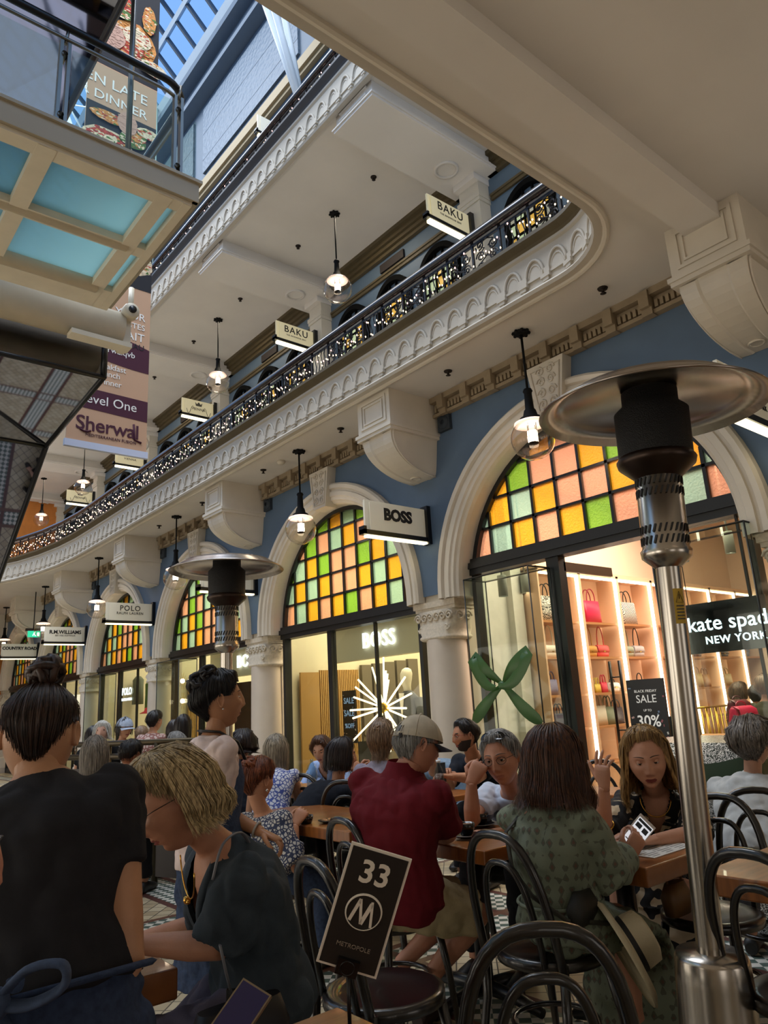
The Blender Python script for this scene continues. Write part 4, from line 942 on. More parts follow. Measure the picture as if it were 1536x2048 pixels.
# number stand
sg = thing('table_number_stand', 'black table number card reading 33 METROPOLE in a clip stand', 'table number', (.985, 1.33, .75))
c = at(728, 1820, 1.46); rt = (at(812, 1718, 1.46) - at(692, 1682, 1.46)); upv = (at(692, 1682, 1.46) - at(645, 1927, 1.46)); w2, h2 = rt.length / 2, upv.length / 2; ru = rt.normalized(); uu = (upv - ru * upv.dot(ru)).normalized(); nv = ru.cross(uu)
if nv.dot(-_fw) < 0: nv = -nv
SCARD = mat('card_black', '#23201d', .55); SWH = mat('card_cream', '#f4ecdc', .55)
MB().obox(c, ru * w2, uu * h2, nv * .002).build('card_border', SWH, sg); MB().obox(c + nv * .0018, ru * (w2 - .0052), uu * (h2 - .0052), nv * .0015).build('card_face', SCARD, sg)
f0 = c + nv * .0045
text_mb('33', .064, ru, uu, f0 + uu * h2 * .60, .001, 'CENTER', 1.0, .0012).build('lettering', SWH, sg)
text_mb('METROPOLE', .0125, ru, uu, f0 - uu * h2 * .60, .001, 'CENTER', 1.0, 0).build('lettering', mat('card_gold', '#9a8f80', .5), sg)
m = MB(); m.tube([f0 - uu * h2 * .02 + ru * .036 * cos(a) + uu * .036 * sin(a) for a in [2 * pi * i / 40 for i in range(40)]], .0028, 6, closed=True, flat=.4)
o0 = f0 - uu * h2 * .02
for a, b, wd in (((-.024, -.022), (-.012, .024), .0032), ((-.012, .024), (.0, -.024), .0028), ((.0, -.024), (.012, .02), .0038), ((.012, .024), (.021, -.026), .0026)):
    pa, pb = o0 + ru * a[0] + uu * a[1], o0 + ru * b[0] + uu * b[1]; dv = (pb - pa).normalized(); m.obox((pa + pb) / 2, dv * (pb - pa).length / 2, dv.cross(nv) * wd, nv * .001)
m.build('emblem', SWH, sg)
cb = c - uu * h2 * .92; st = MB(); st.obox(cb, ru * .022, uu * .016, nv * .012); st.tube([cb, Vector((cb.x, cb.y, .76))], .004, 8); st.lathe([(0, .752), (.04, .752), (.04, .758), (0, .762)], (cb.x, cb.y, 0), 20); st.build('clip_stand', BLACK, sg)
MB().tube([cb + nv * .012 + ru * .014 * cos(a) + uu * .014 * sin(a) for a in [2 * pi * i / 18 for i in range(18)]], .0018, 5, closed=True).build('clip_ring', BLACK, sg)
# ================================================================== SHOP DISPLAYS
NICHE = mat('niche_peach', '#e2b896', .6); LED = mat('led_strip', '#fff6e4', .4, emit='#fff2dc', es=5); SHELF = mat('shelf_wood', '#b98052', .4)
YK = Y0 + BAY / 2 - .04
bag_cols = {}
def bagmat(c):
    return mat('leather_' + c.strip('#'), c, .4)
GING = pattern('gingham', '#efe6da', '#1c1a1c', 55, .5, 'checker'); BWST = pattern('bw_weave', '#ece4d8', '#15151a', 28, .5, 'noise', stretch=(1, 1, 3))
def handbag(label, x, y, z, w, h, d, m, hm, hh, kind='tote', cat='handbag', ry=0.0):
    t = thing('handbag', label, cat, (x, y, z), 'handbags in the shop displays')
    b = MB()
    if kind == 'tote': b.loft([((x, y, z + .002), X * w * .5, Y * d * .5), ((x, y, z + h * .5), X * w * .49, Y * d * .46), ((x, y, z + h), X * w * .52, Y * d * .3)], 20, 0, True, True, 7)
    else:
        b.loft([((x, y, z + .002), X * w * .46, Y * d * .5), ((x, y, z + h * .35), X * w * .5, Y * d * .55), ((x, y, z + h * .9), X * w * .47, Y * d * .35), ((x, y, z + h), X * w * .42, Y * d * .2)], 20, 0, True, True, 4)
        f = MB(); f.loft([((x, y - d * .56, z + h * .42), X * w * .48, Y * .004), ((x, y - d * .42, z + h * .9), X * w * .47, Y * .006), ((x, y, z + h * 1.01), X * w * .43, Y * d * .22)], 12, 0, True, True, 5); f.build('flap', m, t)
        MB().box(x - .02, x + .02, y - d * .6 - .004, y - d * .56, z + h * .42, z + h * .52).build('clasp', mat('brass', '#c9a24a', .3, 1.0), t)
    b.build('bag_body', m, t)
    for dy in ((-d * .25, d * .25) if kind == 'tote' else (0,)):
        k = w * .26
        MB().tube([(x - k, y + dy, z + h * .9)] + [(x + k * 1.02 * cos(a), y + dy, z + h + hh * sin(a) ** .8) for a in [pi - pi * i / 12 for i in range(13)]] + [(x + k, y + dy, z + h * .9)], .008, 6).build('handle', hm, t)
    return t
shz = (2.35, 1.88, 1.40, .97, .5)
names = ['nearest', 'second', 'third', 'fourth', 'fifth', 'sixth', 'seventh']
for i in range(7):
    xa = 7.62 + .92 * i; xb = xa + .86; t = thing('display_niche', 'peach display niche with lit edges on the handbag shop wall, %s from the arcade' % names[i], 'display niche', (xa, YK, 0), 'peach display niches')
    MB().box(xa, xb, YK - .02, YK, 0, 3.0).build('back_panel', NICHE, t)
    f = MB()
    for x in (xa - .03, xb): f.box(x, x + .03, YK - .36, YK, 0, 3.03)
    f.box(xa - .03, xb + .03, YK - .36, YK, 3.0, 3.06); f.build('niche_frame', NICHE, t)
    MB().box(xb - .055, xb - .005, YK - .365, YK - .34, 0, 2.97).box(xa, xb, YK - .365, YK - .34, 2.955, 2.985).build('led_strip', LED, t)
    for z in shz: MB().box(xa, xb - .06, YK - .33, YK - .02, z - .03, z).build('shelf', SHELF, t)
BL = bagmat('#151316'); ys = YK - .18
KB = [(7.95, 0, .36, .34, .14, BWST, BL, .17, 'tote', 'black and white woven tote bag on the top shelf, behind the window bar'),
      (8.93, 0, .36, .32, .14, bagmat('#d3204f'), bagmat('#b01840'), .17, 'tote', 'crimson tote bag on the top shelf of the second niche'),
      (9.85, 0, .38, .34, .14, GING, BL, .17, 'tote', 'black and white gingham tote bag on the top shelf of the third niche'),
      (7.92, 1, .30, .16, .09, bagmat('#eae0d0'), bagmat('#e0d4c2'), .26, 'flap', 'cream shoulder bag with tall handle on the second shelf of the nearest niche'),
      (8.80, 1, .26, .16, .09, bagmat('#cf9a4e'), bagmat('#c08a40'), .26, 'flap', 'mustard shoulder bag beside the coral one'),
      (9.08, 1, .28, .17, .09, bagmat('#e2504e'), bagmat('#d24040'), .26, 'flap', 'coral shoulder bag with tall handle on the second shelf'),
      (9.72, 1, .26, .16, .09, bagmat('#a9b39a'), bagmat('#9aa48a'), .26, 'flap', 'sage green shoulder bag beside the grey and black one'),
      (10.0, 1, .28, .17, .09, bagmat('#b9b4b4'), BL, .26, 'flap', 'pale grey shoulder bag with a black handle'),
      (7.85, 2, .22, .2, .1, bagmat('#8b86a8'), bagmat('#6b6788'), .1, 'tote', 'small lilac bag on the third shelf of the nearest niche'),
      (8.2, 2, .2, .22, .1, bagmat('#d8cba8'), bagmat('#c8bb98'), .1, 'tote', 'small sand bag on the third shelf of the nearest niche'),
      (8.86, 2, .13, .12, .07, bagmat('#d8c050'), bagmat('#d8c050'), .08, 'tote', 'tiny yellow purse behind the door handles'),
      (9.02, 2, .13, .14, .07, bagmat('#d22c4c'), bagmat('#d22c4c'), .1, 'tote', 'tiny red purse between the door handles'),
      (9.24, 2, .24, .13, .1, bagmat('#e6e4e0'), BL, .05, 'flap', 'white and black clutch beyond the door handles'),
      (9.95, 2, .25, .15, .1, bagmat('#4a4348'), BL, .1, 'flap', 'dark clutch above the sale board'),
      (7.95, 3, .22, .2, .1, bagmat('#514c66'), bagmat('#514c66'), .12, 'tote', 'dusky violet bag on the low shelf below the bow tail'),
      (8.2, 3, .2, .22, .1, bagmat('#b8603c'), bagmat('#b8603c'), .16, 'tote', 'rust bag on the low shelf of the nearest niche'),
      (8.84, 3, .26, .26, .1, bagmat('#e4dcc6'), bagmat('#c8bea4'), .16, 'tote', 'cream tote on the low shelf behind the door handles'),
      (9.05, 3, .2, .24, .1, bagmat('#7c8a70'), bagmat('#6c7a60'), .14, 'tote', 'sage tote on the low shelf behind the door handles'),
      (9.25, 3, .24, .22, .1, bagmat('#3a3a44'), bagmat('#3a3a44'), .1, 'tote', 'charcoal tote on the low shelf behind the door handles'),
      (11.6, 2, .34, .22, .1, bagmat('#d8b878'), bagmat('#b98a50'), .1, 'tote', 'pale straw bag on the shelf right of the heater pole'),
      (11.9, 2, .2, .2, .1, bagmat('#b07840'), bagmat('#a06830'), .1, 'tote', 'tan bag on the shelf right of the heater pole'),
      (12.6, 2, .34, .2, .1, bagmat('#d9c08c'), bagmat('#c9b07c'), .1, 'tote', 'beige bag on the shelf near the shop assistant'),
      (11.7, 1, .3, .14, .1, bagmat('#7a4a3a'), bagmat('#6a3a2a'), .1, 'flap', 'brown bag just under the hanging black sign'),
      (12.6, 1, .36, .12, .1, bagmat('#2a2026'), BL, .1, 'flap', 'black bag just under the hanging black sign'),
      (13.4, 1, .36, .2, .1, bagmat('#8aa0d0'), bagmat('#7a90c0'), .1, 'flap', 'pale blue bag at the end shelf under the black sign')]
for x, r, w_, h_, d_, m, hm, hh, kd, lab in KB: handbag(lab, x, ys, shz[r], w_, h_, d_, m, hm, hh, kd)
t = thing('wall_cladding', 'pale stone wall panel behind the green bow', 'wall panel', (7.1, YK, 0)); MB().box(6.62, 7.56, YK - .015, YK, 0, 4.2).box(7.35, 7.56, YK - .12, YK, 0, 4.2).build('stone_face', mat('pale_stone', '#dcd8cc', .5, var=.05, vscale=12), t)
# spot lamps hanging in the handbag shop
SPOTM = mat('spot_grey', '#8f9388', .5)
for (px, py, tt), lab in zip(((1005, 1172, 9.0), (1050, 1166, 9.6), (1365, 1103, 8.9), (1458, 1085, 8.6)), ('behind the glass case with the bow', 'nearer the window bar', 'just right of the heater pole', 'farthest right')):
    p = at(px, py, tt); t = thing('spot_lamp', 'small grey spot lamp hanging in the handbag shop, ' + lab, 'spot lamp', tuple(p), 'hanging spot lamps')
    MB().lathe([(0, .13), (.055, .13), (.058, .12), (.058, -.13), (.05, -.13), (.05, -.10), (0, -.10)], p, 18).build('lamp_body', SPOTM, t)
    MB().lathe([(0, -.105), (.05, -.115)], p, 14).build('lens', LED, t); MB().tube([p + Z * .13, Vector((p.x, p.y, 4.3))], .012, 6).build('stem', SPOTM, t)
# glass cases in front of the shop fronts, the nearest tied with a green bow
EDGE = mat('case_edge', '#1a1a18', .4)
def case(label, y0, y1, z0, z1, x0=5.9):
    t = thing('glass_case', label, 'display case', (x0 + .2, (y0 + y1) / 2, 0), 'glass cases before the shop fronts')
    for n_, b in (('front_pane', (x0, x0 + .01, y0, y1, z0, z1)), ('side_pane', (x0, 6.26, y1 - .01, y1, z0, z1)), ('side_pane', (x0, 6.26, y0, y0 + .01, z0, z1)), ('top_pane', (x0, 6.26, y0, y1, z1 - .01, z1))):
        MB().box(*b).build(n_, glass('case_glass', '#f4f8f4', .6), t)
    e = MB(); q = [(x0, y0), (x0, y1), (6.26, y1), (6.26, y0)]
    for i in range(4):
        a, b = q[i], q[(i + 1) % 4]; e.tube([(a[0], a[1], z1), (b[0], b[1], z1)], .009, 4).tube([(a[0], a[1], z0), (a[0], a[1], z1)], .009, 4)
    e.build('edge_bars', EDGE, t); MB().box(x0, 6.27, y0, y1, 0, z0).build('plinth', mat('case_plinth', '#3a352e', .5), t); return t
case('tall glass case with a green bow before the handbag shop', 4.72, 5.64, .3, 2.70)
case('tall glass case before the handbag shop window with the black sign', 2.5, 3.34, .3, 2.66)
case('tall glass case before the third shop front with jackets', Y0 + 3 * BAY + .45, Y0 + 3 * BAY + 1.45, .3, 2.45)
case('tall glass case before the shop front behind the waitress', Y0 + 2 * BAY + .45, Y0 + 2 * BAY + 1.45, .3, 2.45)
case('tall glass case before the fourth shop front', Y0 + 4 * BAY + .45, Y0 + 4 * BAY + 1.45, .3, 2.45)
GRN = mat('green_ribbon', '#33561c', .4, var=.08, vscale=6)
bw = thing('ribbon_bow', 'big green ribbon bow tied on the glass case', 'bow', (5.86, 5.16, 1.52))
def ribbon(pts, w, tw=None):
    rows = []; pts = [Vector(p) for p in pts]
    for i, p in enumerate(pts):
        d = (pts[min(i + 1, len(pts) - 1)] - pts[max(i - 1, 0)]).normalized(); n = Vector((0, -d.z, d.y)).normalized() if Vector((0, -d.z, d.y)).length > .05 else Z
        n = (n + X * (tw[i] if tw else 0)).normalized(); rows.append([p - n * w[i], p - n * w[i] * .4 - X * .008, p + n * w[i] * .4 - X * .008, p + n * w[i]])
    m = MB().grid(rows); m.grid([[q + X * .004 for q in r] for r in rows]); return m
cx_, cz_ = 5.16, 1.53; xr = 5.865
for s in (-1, 1):   # s=+1 is the far loop (left in view)
    tip = (cx_ + s * .36, cz_ + .30)
    out = [Vector((xr - .01 - .05 * sin(pi * i / 8), cx_ + (tip[0] - cx_) * i / 8 + s * .0, cz_ + (tip[1] - cz_) * (i / 8) ** .9 + .0)) for i in range(9)]
    back = [Vector((xr - .10 + .06 * (1 - i / 8), cx_ + (tip[0] - cx_) * (1 - i / 8) + s * .02, cz_ - .02 + (tip[1] - cz_) * (1 - i / 8) - .10 * sin(pi * i / 8))) for i in range(9)]
    ribbon(out + back, [.018 + .052 * sin(pi * min(i, 17 - i) / 13) for i in range(18)]).build('loop', GRN, bw)
    end = (cx_ + s * .46, cz_ - .36 - (.03 if s < 0 else 0))
    ribbon([Vector((xr - .02 - .03 * sin(pi * i / 8), cx_ + (end[0] - cx_) * (i / 8) ** .85, cz_ + (end[1] - cz_) * i / 8 - .03 * sin(pi * i / 8))) for i in range(9)], [.02, .036, .048, .058, .066, .070, .066, .056, .02]).build('tail', GRN, bw)
MB().sphere((xr - .03, cx_, cz_), .03, .045, .04, 12).build('knot', GRN, bw)
# open glass door of the handbag shop with long bar handles
dr = thing('glass_door', 'open glass door with tall black bar handles at the handbag shop', 'door', (6.35, 4.64, 0))
MB().box(6.40, 7.25, 4.632, 4.642, .12, 2.68).build('pane', SHOPGLASS, dr); MB().box(6.38, 7.27, 4.62, 4.655, 2.66, 2.76).box(6.38, 7.27, 4.62, 4.655, .02, .12).build('rails', mat('door_bronze', '#5a4636', .4, .6), dr)
for s in (-.07, .05):
    MB().tube([(7.08, 4.637 + s, .85), (7.08, 4.637 + s, 1.72)], .016, 8).tube([(7.08, 4.637, 1.55), (7.08, 4.637 + s, 1.55)], .008, 5).tube([(7.08, 4.637, 1.0), (7.08, 4.637 + s, 1.0)], .008, 5).build('bar_handle', BLACK, dr)
m = thing('thermostat', 'small white wall control panel near the bow', 'thermostat', (7.45, YK, 1.35)); MB().box(7.38, 7.52, YK - .02, YK, 1.27, 1.44).build('case', mat('white_plastic', '#e8e8e6', .4), m); MB().box(7.41, 7.49, YK - .024, YK - .02, 1.36, 1.42).build('screen', mat('dark_screen', '#39414a', .2), m)
# hanging black sign behind the window
ks = thing('hanging_sign', 'black glass sign with glowing kate spade NEW YORK lettering behind the window', 'shop sign', (6.1, 2.85, 1.66))
MB().box(6.1, 6.112, 2.53, 3.26, 1.665, 2.085).build('sign_panel', mat('sign_black_glass', '#0c0d0e', .08, coat=.5), ks)
GLOW = mat('letter_glow', '#ffffff', .4, emit='#d8f4ff', es=1.6)
text_mb('kate spade', .175, -Y, Z, (6.094, 2.83, 1.905), .005, 'CENTER', 1.02, .001).build('lettering', GLOW, ks); text_mb('NEW YORK', .088, -Y, Z, (6.094, 2.82, 1.765), .005, 'CENTER', 1.14, .001).build('lettering', GLOW, ks)
for y in (2.55, 3.18): MB().tube([(6.106, y, 2.08), (6.106, y, 2.65)], .004, 5).build('suspension_wire', BLACK, ks)
# sale board
def board(name, label, c, wy, z0, z1, lines, tilt=.05, x_axis=-Y):
    t = thing(name, label, 'sale board', (c[0], c[1], 0)); x, y = c
    a = Vector((x, y, z0)); n = X * -1; up = Vector((tilt, 0, 1)).normalized(); h = (z1 - z0)
    MB().obox(a + up * h / 2, Y * wy / 2, up * h / 2, n * .01).build('panel', mat('board_black', '#0d0c10', .4), t)
    MB().box(x + tilt * .2 + .02, x + .32, y - wy / 2, y - wy / 2 + .02, 0, z0 + .02).box(x - .05, x + .32, y - wy / 2, y + wy / 2, 0, .03).tube([(x + .02, y, 0), (x + .02, y, z0 + .05)], .015, 6).build('stand', BLACK, t)
    for s, sz, f, off, mm in lines: text_mb(s, sz, -Y, up, a + up * h * f + n * .013, .002, 'CENTER', 1.0, off).build('lettering', mm, t)
    rnd = random.Random(5); cf = [MB() for _ in range(4)]
    for i in range(26):
        q = a + up * h * rnd.uniform(.05, .97) + Y * wy * rnd.choice((-1, 1)) * rnd.uniform(.25, .46) + n * .0115; an = rnd.uniform(0, 3)
        cf[i % 4].obox(q, (Y * cos(an) + up * sin(an)) * rnd.uniform(.006, .018), (up * cos(an) - Y * sin(an)) * rnd.uniform(.004, .009), n * .001)
    for m_, c_ in zip(cf, ('#d8b0a8', '#e8e4dc', '#8aa0c0', '#b86a70')): m_.build('confetti_print', mat('conf' + c_[1:], c_, .5), t)
    return t
WP = mat('print_white', '#ece8e0', .5, emit='#ece8e0', es=.25)
board('sale_board', 'black board reading SALE 30% off behind the woman in black and cream', (6.6, 4.02), .40, .55, 1.50, [('BLACK FRIDAY', .036, .88, 0, WP), ('SALE', .105, .80, 0, WP), ('UP TO', .03, .69, 0, WP), ('30%', .15, .58, .002, WP), ('OFF', .05, .47, 0, WP), ('SITEWIDE', .05, .36, 0, WP)], .03)
# display furniture deeper in the handbag shop
pl = at(1440, 1500, 7.6); t = thing('display_table', 'low display table holding bright bags inside the handbag shop', 'display table', (pl.x, pl.y, 0)); MB().box(pl.x - .5, pl.x + .6, pl.y - .5, pl.y + .5, .84, .88).build('table_top', SHELF, t)
for i, j in ((-.45, -.45), (.55, -.45), (-.45, .45), (.55, .45)): MB().box(pl.x + i, pl.x + i + .04, pl.y + j, pl.y + j + .04, 0, .84).build('leg', mat('brass', '#c9a24a', .3, 1.0), t)
FU = mat('fuchsia_quilt', '#cf1450', .45, bump=.5, bscale=30)
handbag('fuchsia quilted bag on the display table, above the glittering plinth', pl.x + .1, pl.y - .25, .88, .42, .30, .16, FU, bagmat('#a01040'), .05, 'flap')
handbag('black ribbed bag on the display table beside the fuchsia one', pl.x - .32, pl.y + .2, .88, .42, .24, .16, mat('ribbed_black', '#17181c', .5, bump=.4, bscale=60), BL, .06, 'tote')
handbag('wine red bag on the display table beside the shop assistant', pl.x + .35, pl.y - .1, .88, .36, .36, .15, bagmat('#5a1424'), bagmat('#4a1020'), .04, 'flap')
p = at(1425, 1430, 9.2); t = thing('gold_rack', 'gold rod display rack inside the handbag shop', 'display rack', (p.x, p.y, 0))
m = MB()
for i in range(9): m.tube([(p.x - .3 + .08 * i, p.y, 0), (p.x - .33 + .08 * i + .03 * (i % 3), p.y + .02, 1.16)], .011, 5)
m.tube([(p.x - .36, p.y, 1.15), (p.x + .40, p.y, 1.15)], .014, 6); m.build('rods', mat('brass', '#c9a24a', .3, 1.0), t)
# glittering plinth with green ribbon standing in the arcade
gp = at(1405, 1560, 4.75); t = thing('glitter_plinth', 'silver glittering display plinth with a dark green ribbon draped round it', 'plinth', (gp.x, gp.y, 0))
gm = mat('silver_glitter', '#8f9290', .3, .9); nt = gm.node_tree; v = nt.nodes.new('ShaderNodeTexVoronoi'); v.inputs['Scale'].default_value = 240; tcg = nt.nodes.new('ShaderNodeTexCoord'); nt.links.new(tcg.outputs['Object'], v.inputs[0])
cr = nt.nodes.new('ShaderNodeValToRGB'); cr.color_ramp.elements[0].color = (.05, .06, .055, 1); cr.color_ramp.elements[1].color = (.85, .86, .84, 1); cr.color_ramp.elements[0].position = .45; cr.color_ramp.elements[1].position = .75
sx = nt.nodes.new('ShaderNodeSeparateColor'); nt.links.new(v.outputs['Color'], sx.inputs[0]); nt.links.new(sx.outputs[0], cr.inputs[0]); nt.links.new(cr.outputs[0], nt.nodes['Principled BSDF'].inputs['Base Color'])
bpn = nt.nodes.new('ShaderNodeBump'); bpn.inputs['Strength'].default_value = 1; bpn.inputs['Distance'].default_value = .03; nt.links.new(sx.outputs[1], bpn.inputs['Height']); nt.links.new(bpn.outputs[0], nt.nodes['Principled BSDF'].inputs['Normal'])
MB().box(gp.x - .32, gp.x + .38, gp.y - .5, gp.y + .32, .04, 1.06).build('plinth_body', gm, t)
MB().box(gp.x - .30, gp.x + .36, gp.y - .48, gp.y + .30, 0, .04).build('plinth_foot', BLACK, t)
rows = []; rnd = random.Random(2)
ring = [(gp.x - .34, gp.y + .34), (gp.x - .34, gp.y - .52), (gp.x + .40, gp.y - .52), (gp.x + .40, gp.y + .34)]
for i in range(4):
    a, b = ring[i], ring[(i + 1) % 4]
    for j in range(8):
        f = j / 8; sag = .07 * sin(pi * f); rows.append([Vector((a[0] + (b[0] - a[0]) * f, a[1] + (b[1] - a[1]) * f, z - sag)) for z in (1.0, .93, .86)])
MB().grid(rows, 0, True, False, True).build('ribbon', mat('dark_green_ribbon', '#16361a', .4), t)

# ---- menswear shop: header with lit letters, starburst of light tubes, mannequins
def header(k, label, yc):
    t = thing('lit_shop_sign', label, 'shop sign', (7.05, yc, 2.2), 'lit shop names behind the glass')
    MB().box(7.06, 7.2, Y0 + BAY * k - 1.5, Y0 + BAY * k + 1.5, 2.10, 2.75).build('header_panel', mat('header_cream', '#e8dfc4', .6), t)
    text_mb('BOSS', .33, -Y, Z, (7.03, yc, 2.36), .02, 'CENTER', 1.06, .003).build('lettering', mat('boss_glow', '#ffffff', .4, emit='#eef6ff', es=1.3), t)
header(1, 'glowing white BOSS letters on a cream header behind the glass', 8.58); header(2, 'glowing white BOSS letters partly hidden behind the waitress\'s hair', 12.55)
sb = thing('starburst_lamp', 'starburst of glowing white tubes in the menswear window', 'light sculpture', (6.9, 8.36, 1.35)); c = Vector((6.9, 8.36, 1.36)); rnd = random.Random(11)
TB = mat('tube_glow', '#fff4dc', .4, emit='#ffe6bc', es=2.2)
MB().sphere(c, .08, n=14).build('hub', mat('brass', '#c9a24a', .3, 1.0), sb)
for i in range(22):
    a = 2 * pi * i / 22 + rnd.uniform(-.1, .1); d = Vector((rnd.uniform(-.45, .25), cos(a), sin(a))).normalized(); L_ = rnd.uniform(.48, .78)
    MB().tube([c + d * .09, c + d * L_], .014, 8).build('tube', TB, sb)
MB().tube([c - Z * .05, Vector((c.x, c.y, 0))], .015, 6).build('stand', BLACK, sb)
def mannequin(label, x, y, head_a, h, coat, shirt):
    t = thing('mannequin', label, 'mannequin', (x, y, 0)); MQ = mat('mannequin_white', '#e6e0d2', .4)
    a = radians(head_a); fd = Vector((sin(a), cos(a), 0)); rt = Vector((cos(a), -sin(a), 0)); s = h / 1.85; o = Vector((x, y, 0))
    MB().loft([(o + Z * z * s + fd * f_ * s, rt * w_ * s, fd * d_ * s) for z, w_, d_, f_ in ((1.50, .055, .055, 0), (1.58, .055, .058, .01), (1.63, .06, .08, .02), (1.70, .075, .098, .02), (1.77, .078, .10, .01), (1.83, .06, .075, 0), (1.855, .02, .03, 0))], 18).build('head', MQ, t)
    b = MB(); b.loft([(o + Z * z * s, rt * w_ * s, fd * d_ * s) for z, w_, d_ in ((.78, .20, .14), (.95, .19, .13), (1.1, .175, .12), (1.3, .20, .135), (1.42, .20, .115), (1.49, .12, .08), (1.53, .06, .06))], 20)
    for q in (-1, 1): b.tube([o + rt * q * .19 * s + Z * 1.42 * s, o + rt * q * .25 * s + Z * 1.15 * s, o + rt * q * .255 * s + fd * .03 + Z * .88 * s], [.065 * s, .06 * s, .048 * s], 10)
    b.build('jacket', coat, t)
    MB().prism([o + fd * .128 * s + Z * 1.50 * s + rt * .05, o + fd * .14 * s + Z * 1.12 * s, o + fd * .128 * s + Z * 1.50 * s - rt * .05], fd * .012).build('shirt_front', shirt, t)
    for q in (-1, 1):
        MB().tube([o + rt * q * .09 + Z * .85 * s, o + rt * q * .1 + Z * .45 * s, o + rt * q * .1 + Z * .05], [.09, .075, .06], 10).build('trouser_leg', coat, t)
    MB().box(x - .22, x + .22, y - .22, y + .22, 0, .05).build('plinth', mat('plinth_white', '#d8d2c4', .5), t)
SUIT = mat('suit_grey', '#5d5f64', .8, var=.1, vscale=60); mannequin('white mannequin in a grey suit beside the starburst lamp', 7.42, 8.42, -95, 1.92, SUIT, mat('shirt_white', '#eeeae2', .7))
mannequin('white mannequin in an olive coat beside the column', 7.25, 7.5, -75, 1.90, mat('olive_coat', '#6b6a45', .8), mat('shirt_black', '#1a1a1c', .7))
SLAT = mat('oak_slats', '#c49a5c', .5); PANELB = mat('taupe_panel', '#6f6555', .5)
def wallpiece(k, px0, px1, py0, py1, m, name, part, label, cat, gap=.10, slats=0, group=None):
    yw = Y0 + BAY * k + BAY / 2 - gap; p, q = aty(px0, (py0 + py1) / 2, yw), aty(px1, (py0 + py1) / 2, yw); z1, z0 = aty((px0 + px1) / 2, py0, yw).z, max(0, aty((px0 + px1) / 2, py1, yw).z)
    t = thing(name, label, cat, ((p.x + q.x) / 2, yw, 0), group); n = slats or 1; mb = MB(); w = (q.x - p.x) / n
    for i in range(n): mb.box(p.x + w * i, p.x + w * (i + (.55 if slats else 1)), yw - .04, yw, z0, z1)
    if z0 > .05: mb.box(p.x, q.x, yw - .005, yw + .03, 0, z1)
    mb.build(part, m, t)
wallpiece(1, 602, 640, 1345, 1640, mat('oak_board', '#b88d50', .5), 'oak_panel', 'board', 'plain oak panel at the near end of the menswear shop wall', 'panel')
wallpiece(1, 642, 722, 1340, 1640, SLAT, 'slat_screen', 'slats', 'oak slat screen behind the starburst lamp', 'screen', .10, 22)
for i, nm in enumerate(('first from the slats', 'second', 'third', 'fourth', 'fifth')):
    x0 = 724 + 23.5 * i; wallpiece(1, x0, x0 + 19, 1330 - 3 * i, 1470, PANELB, 'wall_panel', 'panel_face', 'tall taupe panel behind the mannequins, %s' % nm, 'panel', .10, 0, 'taupe panels')
wallpiece(2, 376, 402, 1355, 1560, SLAT, 'slat_screen', 'slats', 'oak slat screen in the shop window behind the waitress', 'screen', .10, 9)
t = board('sale_board', 'dark hanging board reading SALE SALE %OFF in the menswear shop', (7.3, 9.72), .34, .85, 1.66, [('SALE', .13, .80, .002, mat('print_blue', '#8fb0d8', .5, emit='#8fb0d8', es=.3)), ('SALE', .13, .56, .002, mat('print_blue', '#8fb0d8', .5)), ('%OFF', .10, .32, .002, mat('print_blue', '#8fb0d8', .5))], .0)
t = thing('clothes_rail', 'black rail of hanging jackets near the olive coat mannequin', 'clothes rail', (8.0, 7.1, 0)); MB().tube([(8.0, 6.7, 1.8), (8.0, 7.5, 1.8)], .014, 6).tube([(8.0, 6.7, 0), (8.0, 6.7, 1.8)], .014, 6).tube([(8.0, 7.5, 0), (8.0, 7.5, 1.8)], .014, 6).build('frame', BLACK, t)
for i, (cc, nm) in enumerate((('#2c4a34', 'dark green'), ('#c8c4b8', 'pale grey'), ('#3a3d4a', 'slate'), ('#1d1e22', 'black'), ('#a08a5c', 'camel'))):
    y = 6.8 + .15 * i; j = thing('jacket', '%s jacket hanging on the rail in the menswear window' % nm, 'jacket', (8.0, y, 1.0)); MB().loft([((8.0, y, 1.05), X * .22, Y * .05), ((8.0, y, 1.4), X * .21, Y * .05), ((8.0, y, 1.66), X * .22, Y * .05), ((8.0, y, 1.72), X * .08, Y * .03)], 14).build('body', mat('coat' + cc[1:], cc, .8), j); MB().tube([(8.0, y, 1.70), (8.0, y, 1.78), (8.02, y, 1.81)], .005, 5).build('hanger', BLACK, j)
t = thing('shelf_unit', 'black shelf unit of folded clothes under the starburst', 'shelf unit', (8.2, 9.3, 0))
for z in (.35, .7, 1.02): MB().box(8.0, 8.4, 8.9, 9.8, z - .02, z).build('shelf', SLAT, t)
MB().box(8.0, 8.03, 8.9, 8.93, 0, 1.25).box(8.0, 8.03, 9.77, 9.8, 0, 1.25).box(8.37, 8.4, 8.9, 8.93, 0, 1.25).box(8.37, 8.4, 9.77, 9.8, 0, 1.25).build('frame', BLACK, t)
for i in range(6):
    z = (.35, .7, 1.02)[i % 3]; y = 9.05 + .35 * (i // 3) + .1; t = thing('folded_clothes', 'folded pale clothes on the %s shelf, %s' % (('low', 'middle', 'top')[i % 3], ('nearer the mannequin', 'nearer the slats')[i // 3]), 'folded clothes', (8.2, y, z)); m = MB()
    for q in range(4): m.loft([((8.2, y, z + .002 + .035 * q), X * .15, Y * .12), ((8.2, y, z + .034 + .035 * q), X * .15, Y * .12)], 16, 0, False, True, 6)
    m.build('cloth_layers', mat('folded%d' % i, ('#cfc6b4', '#8a8f98', '#e2ddd0', '#b8b0a4', '#5f6670', '#d8cfc0')[i], .9), t)
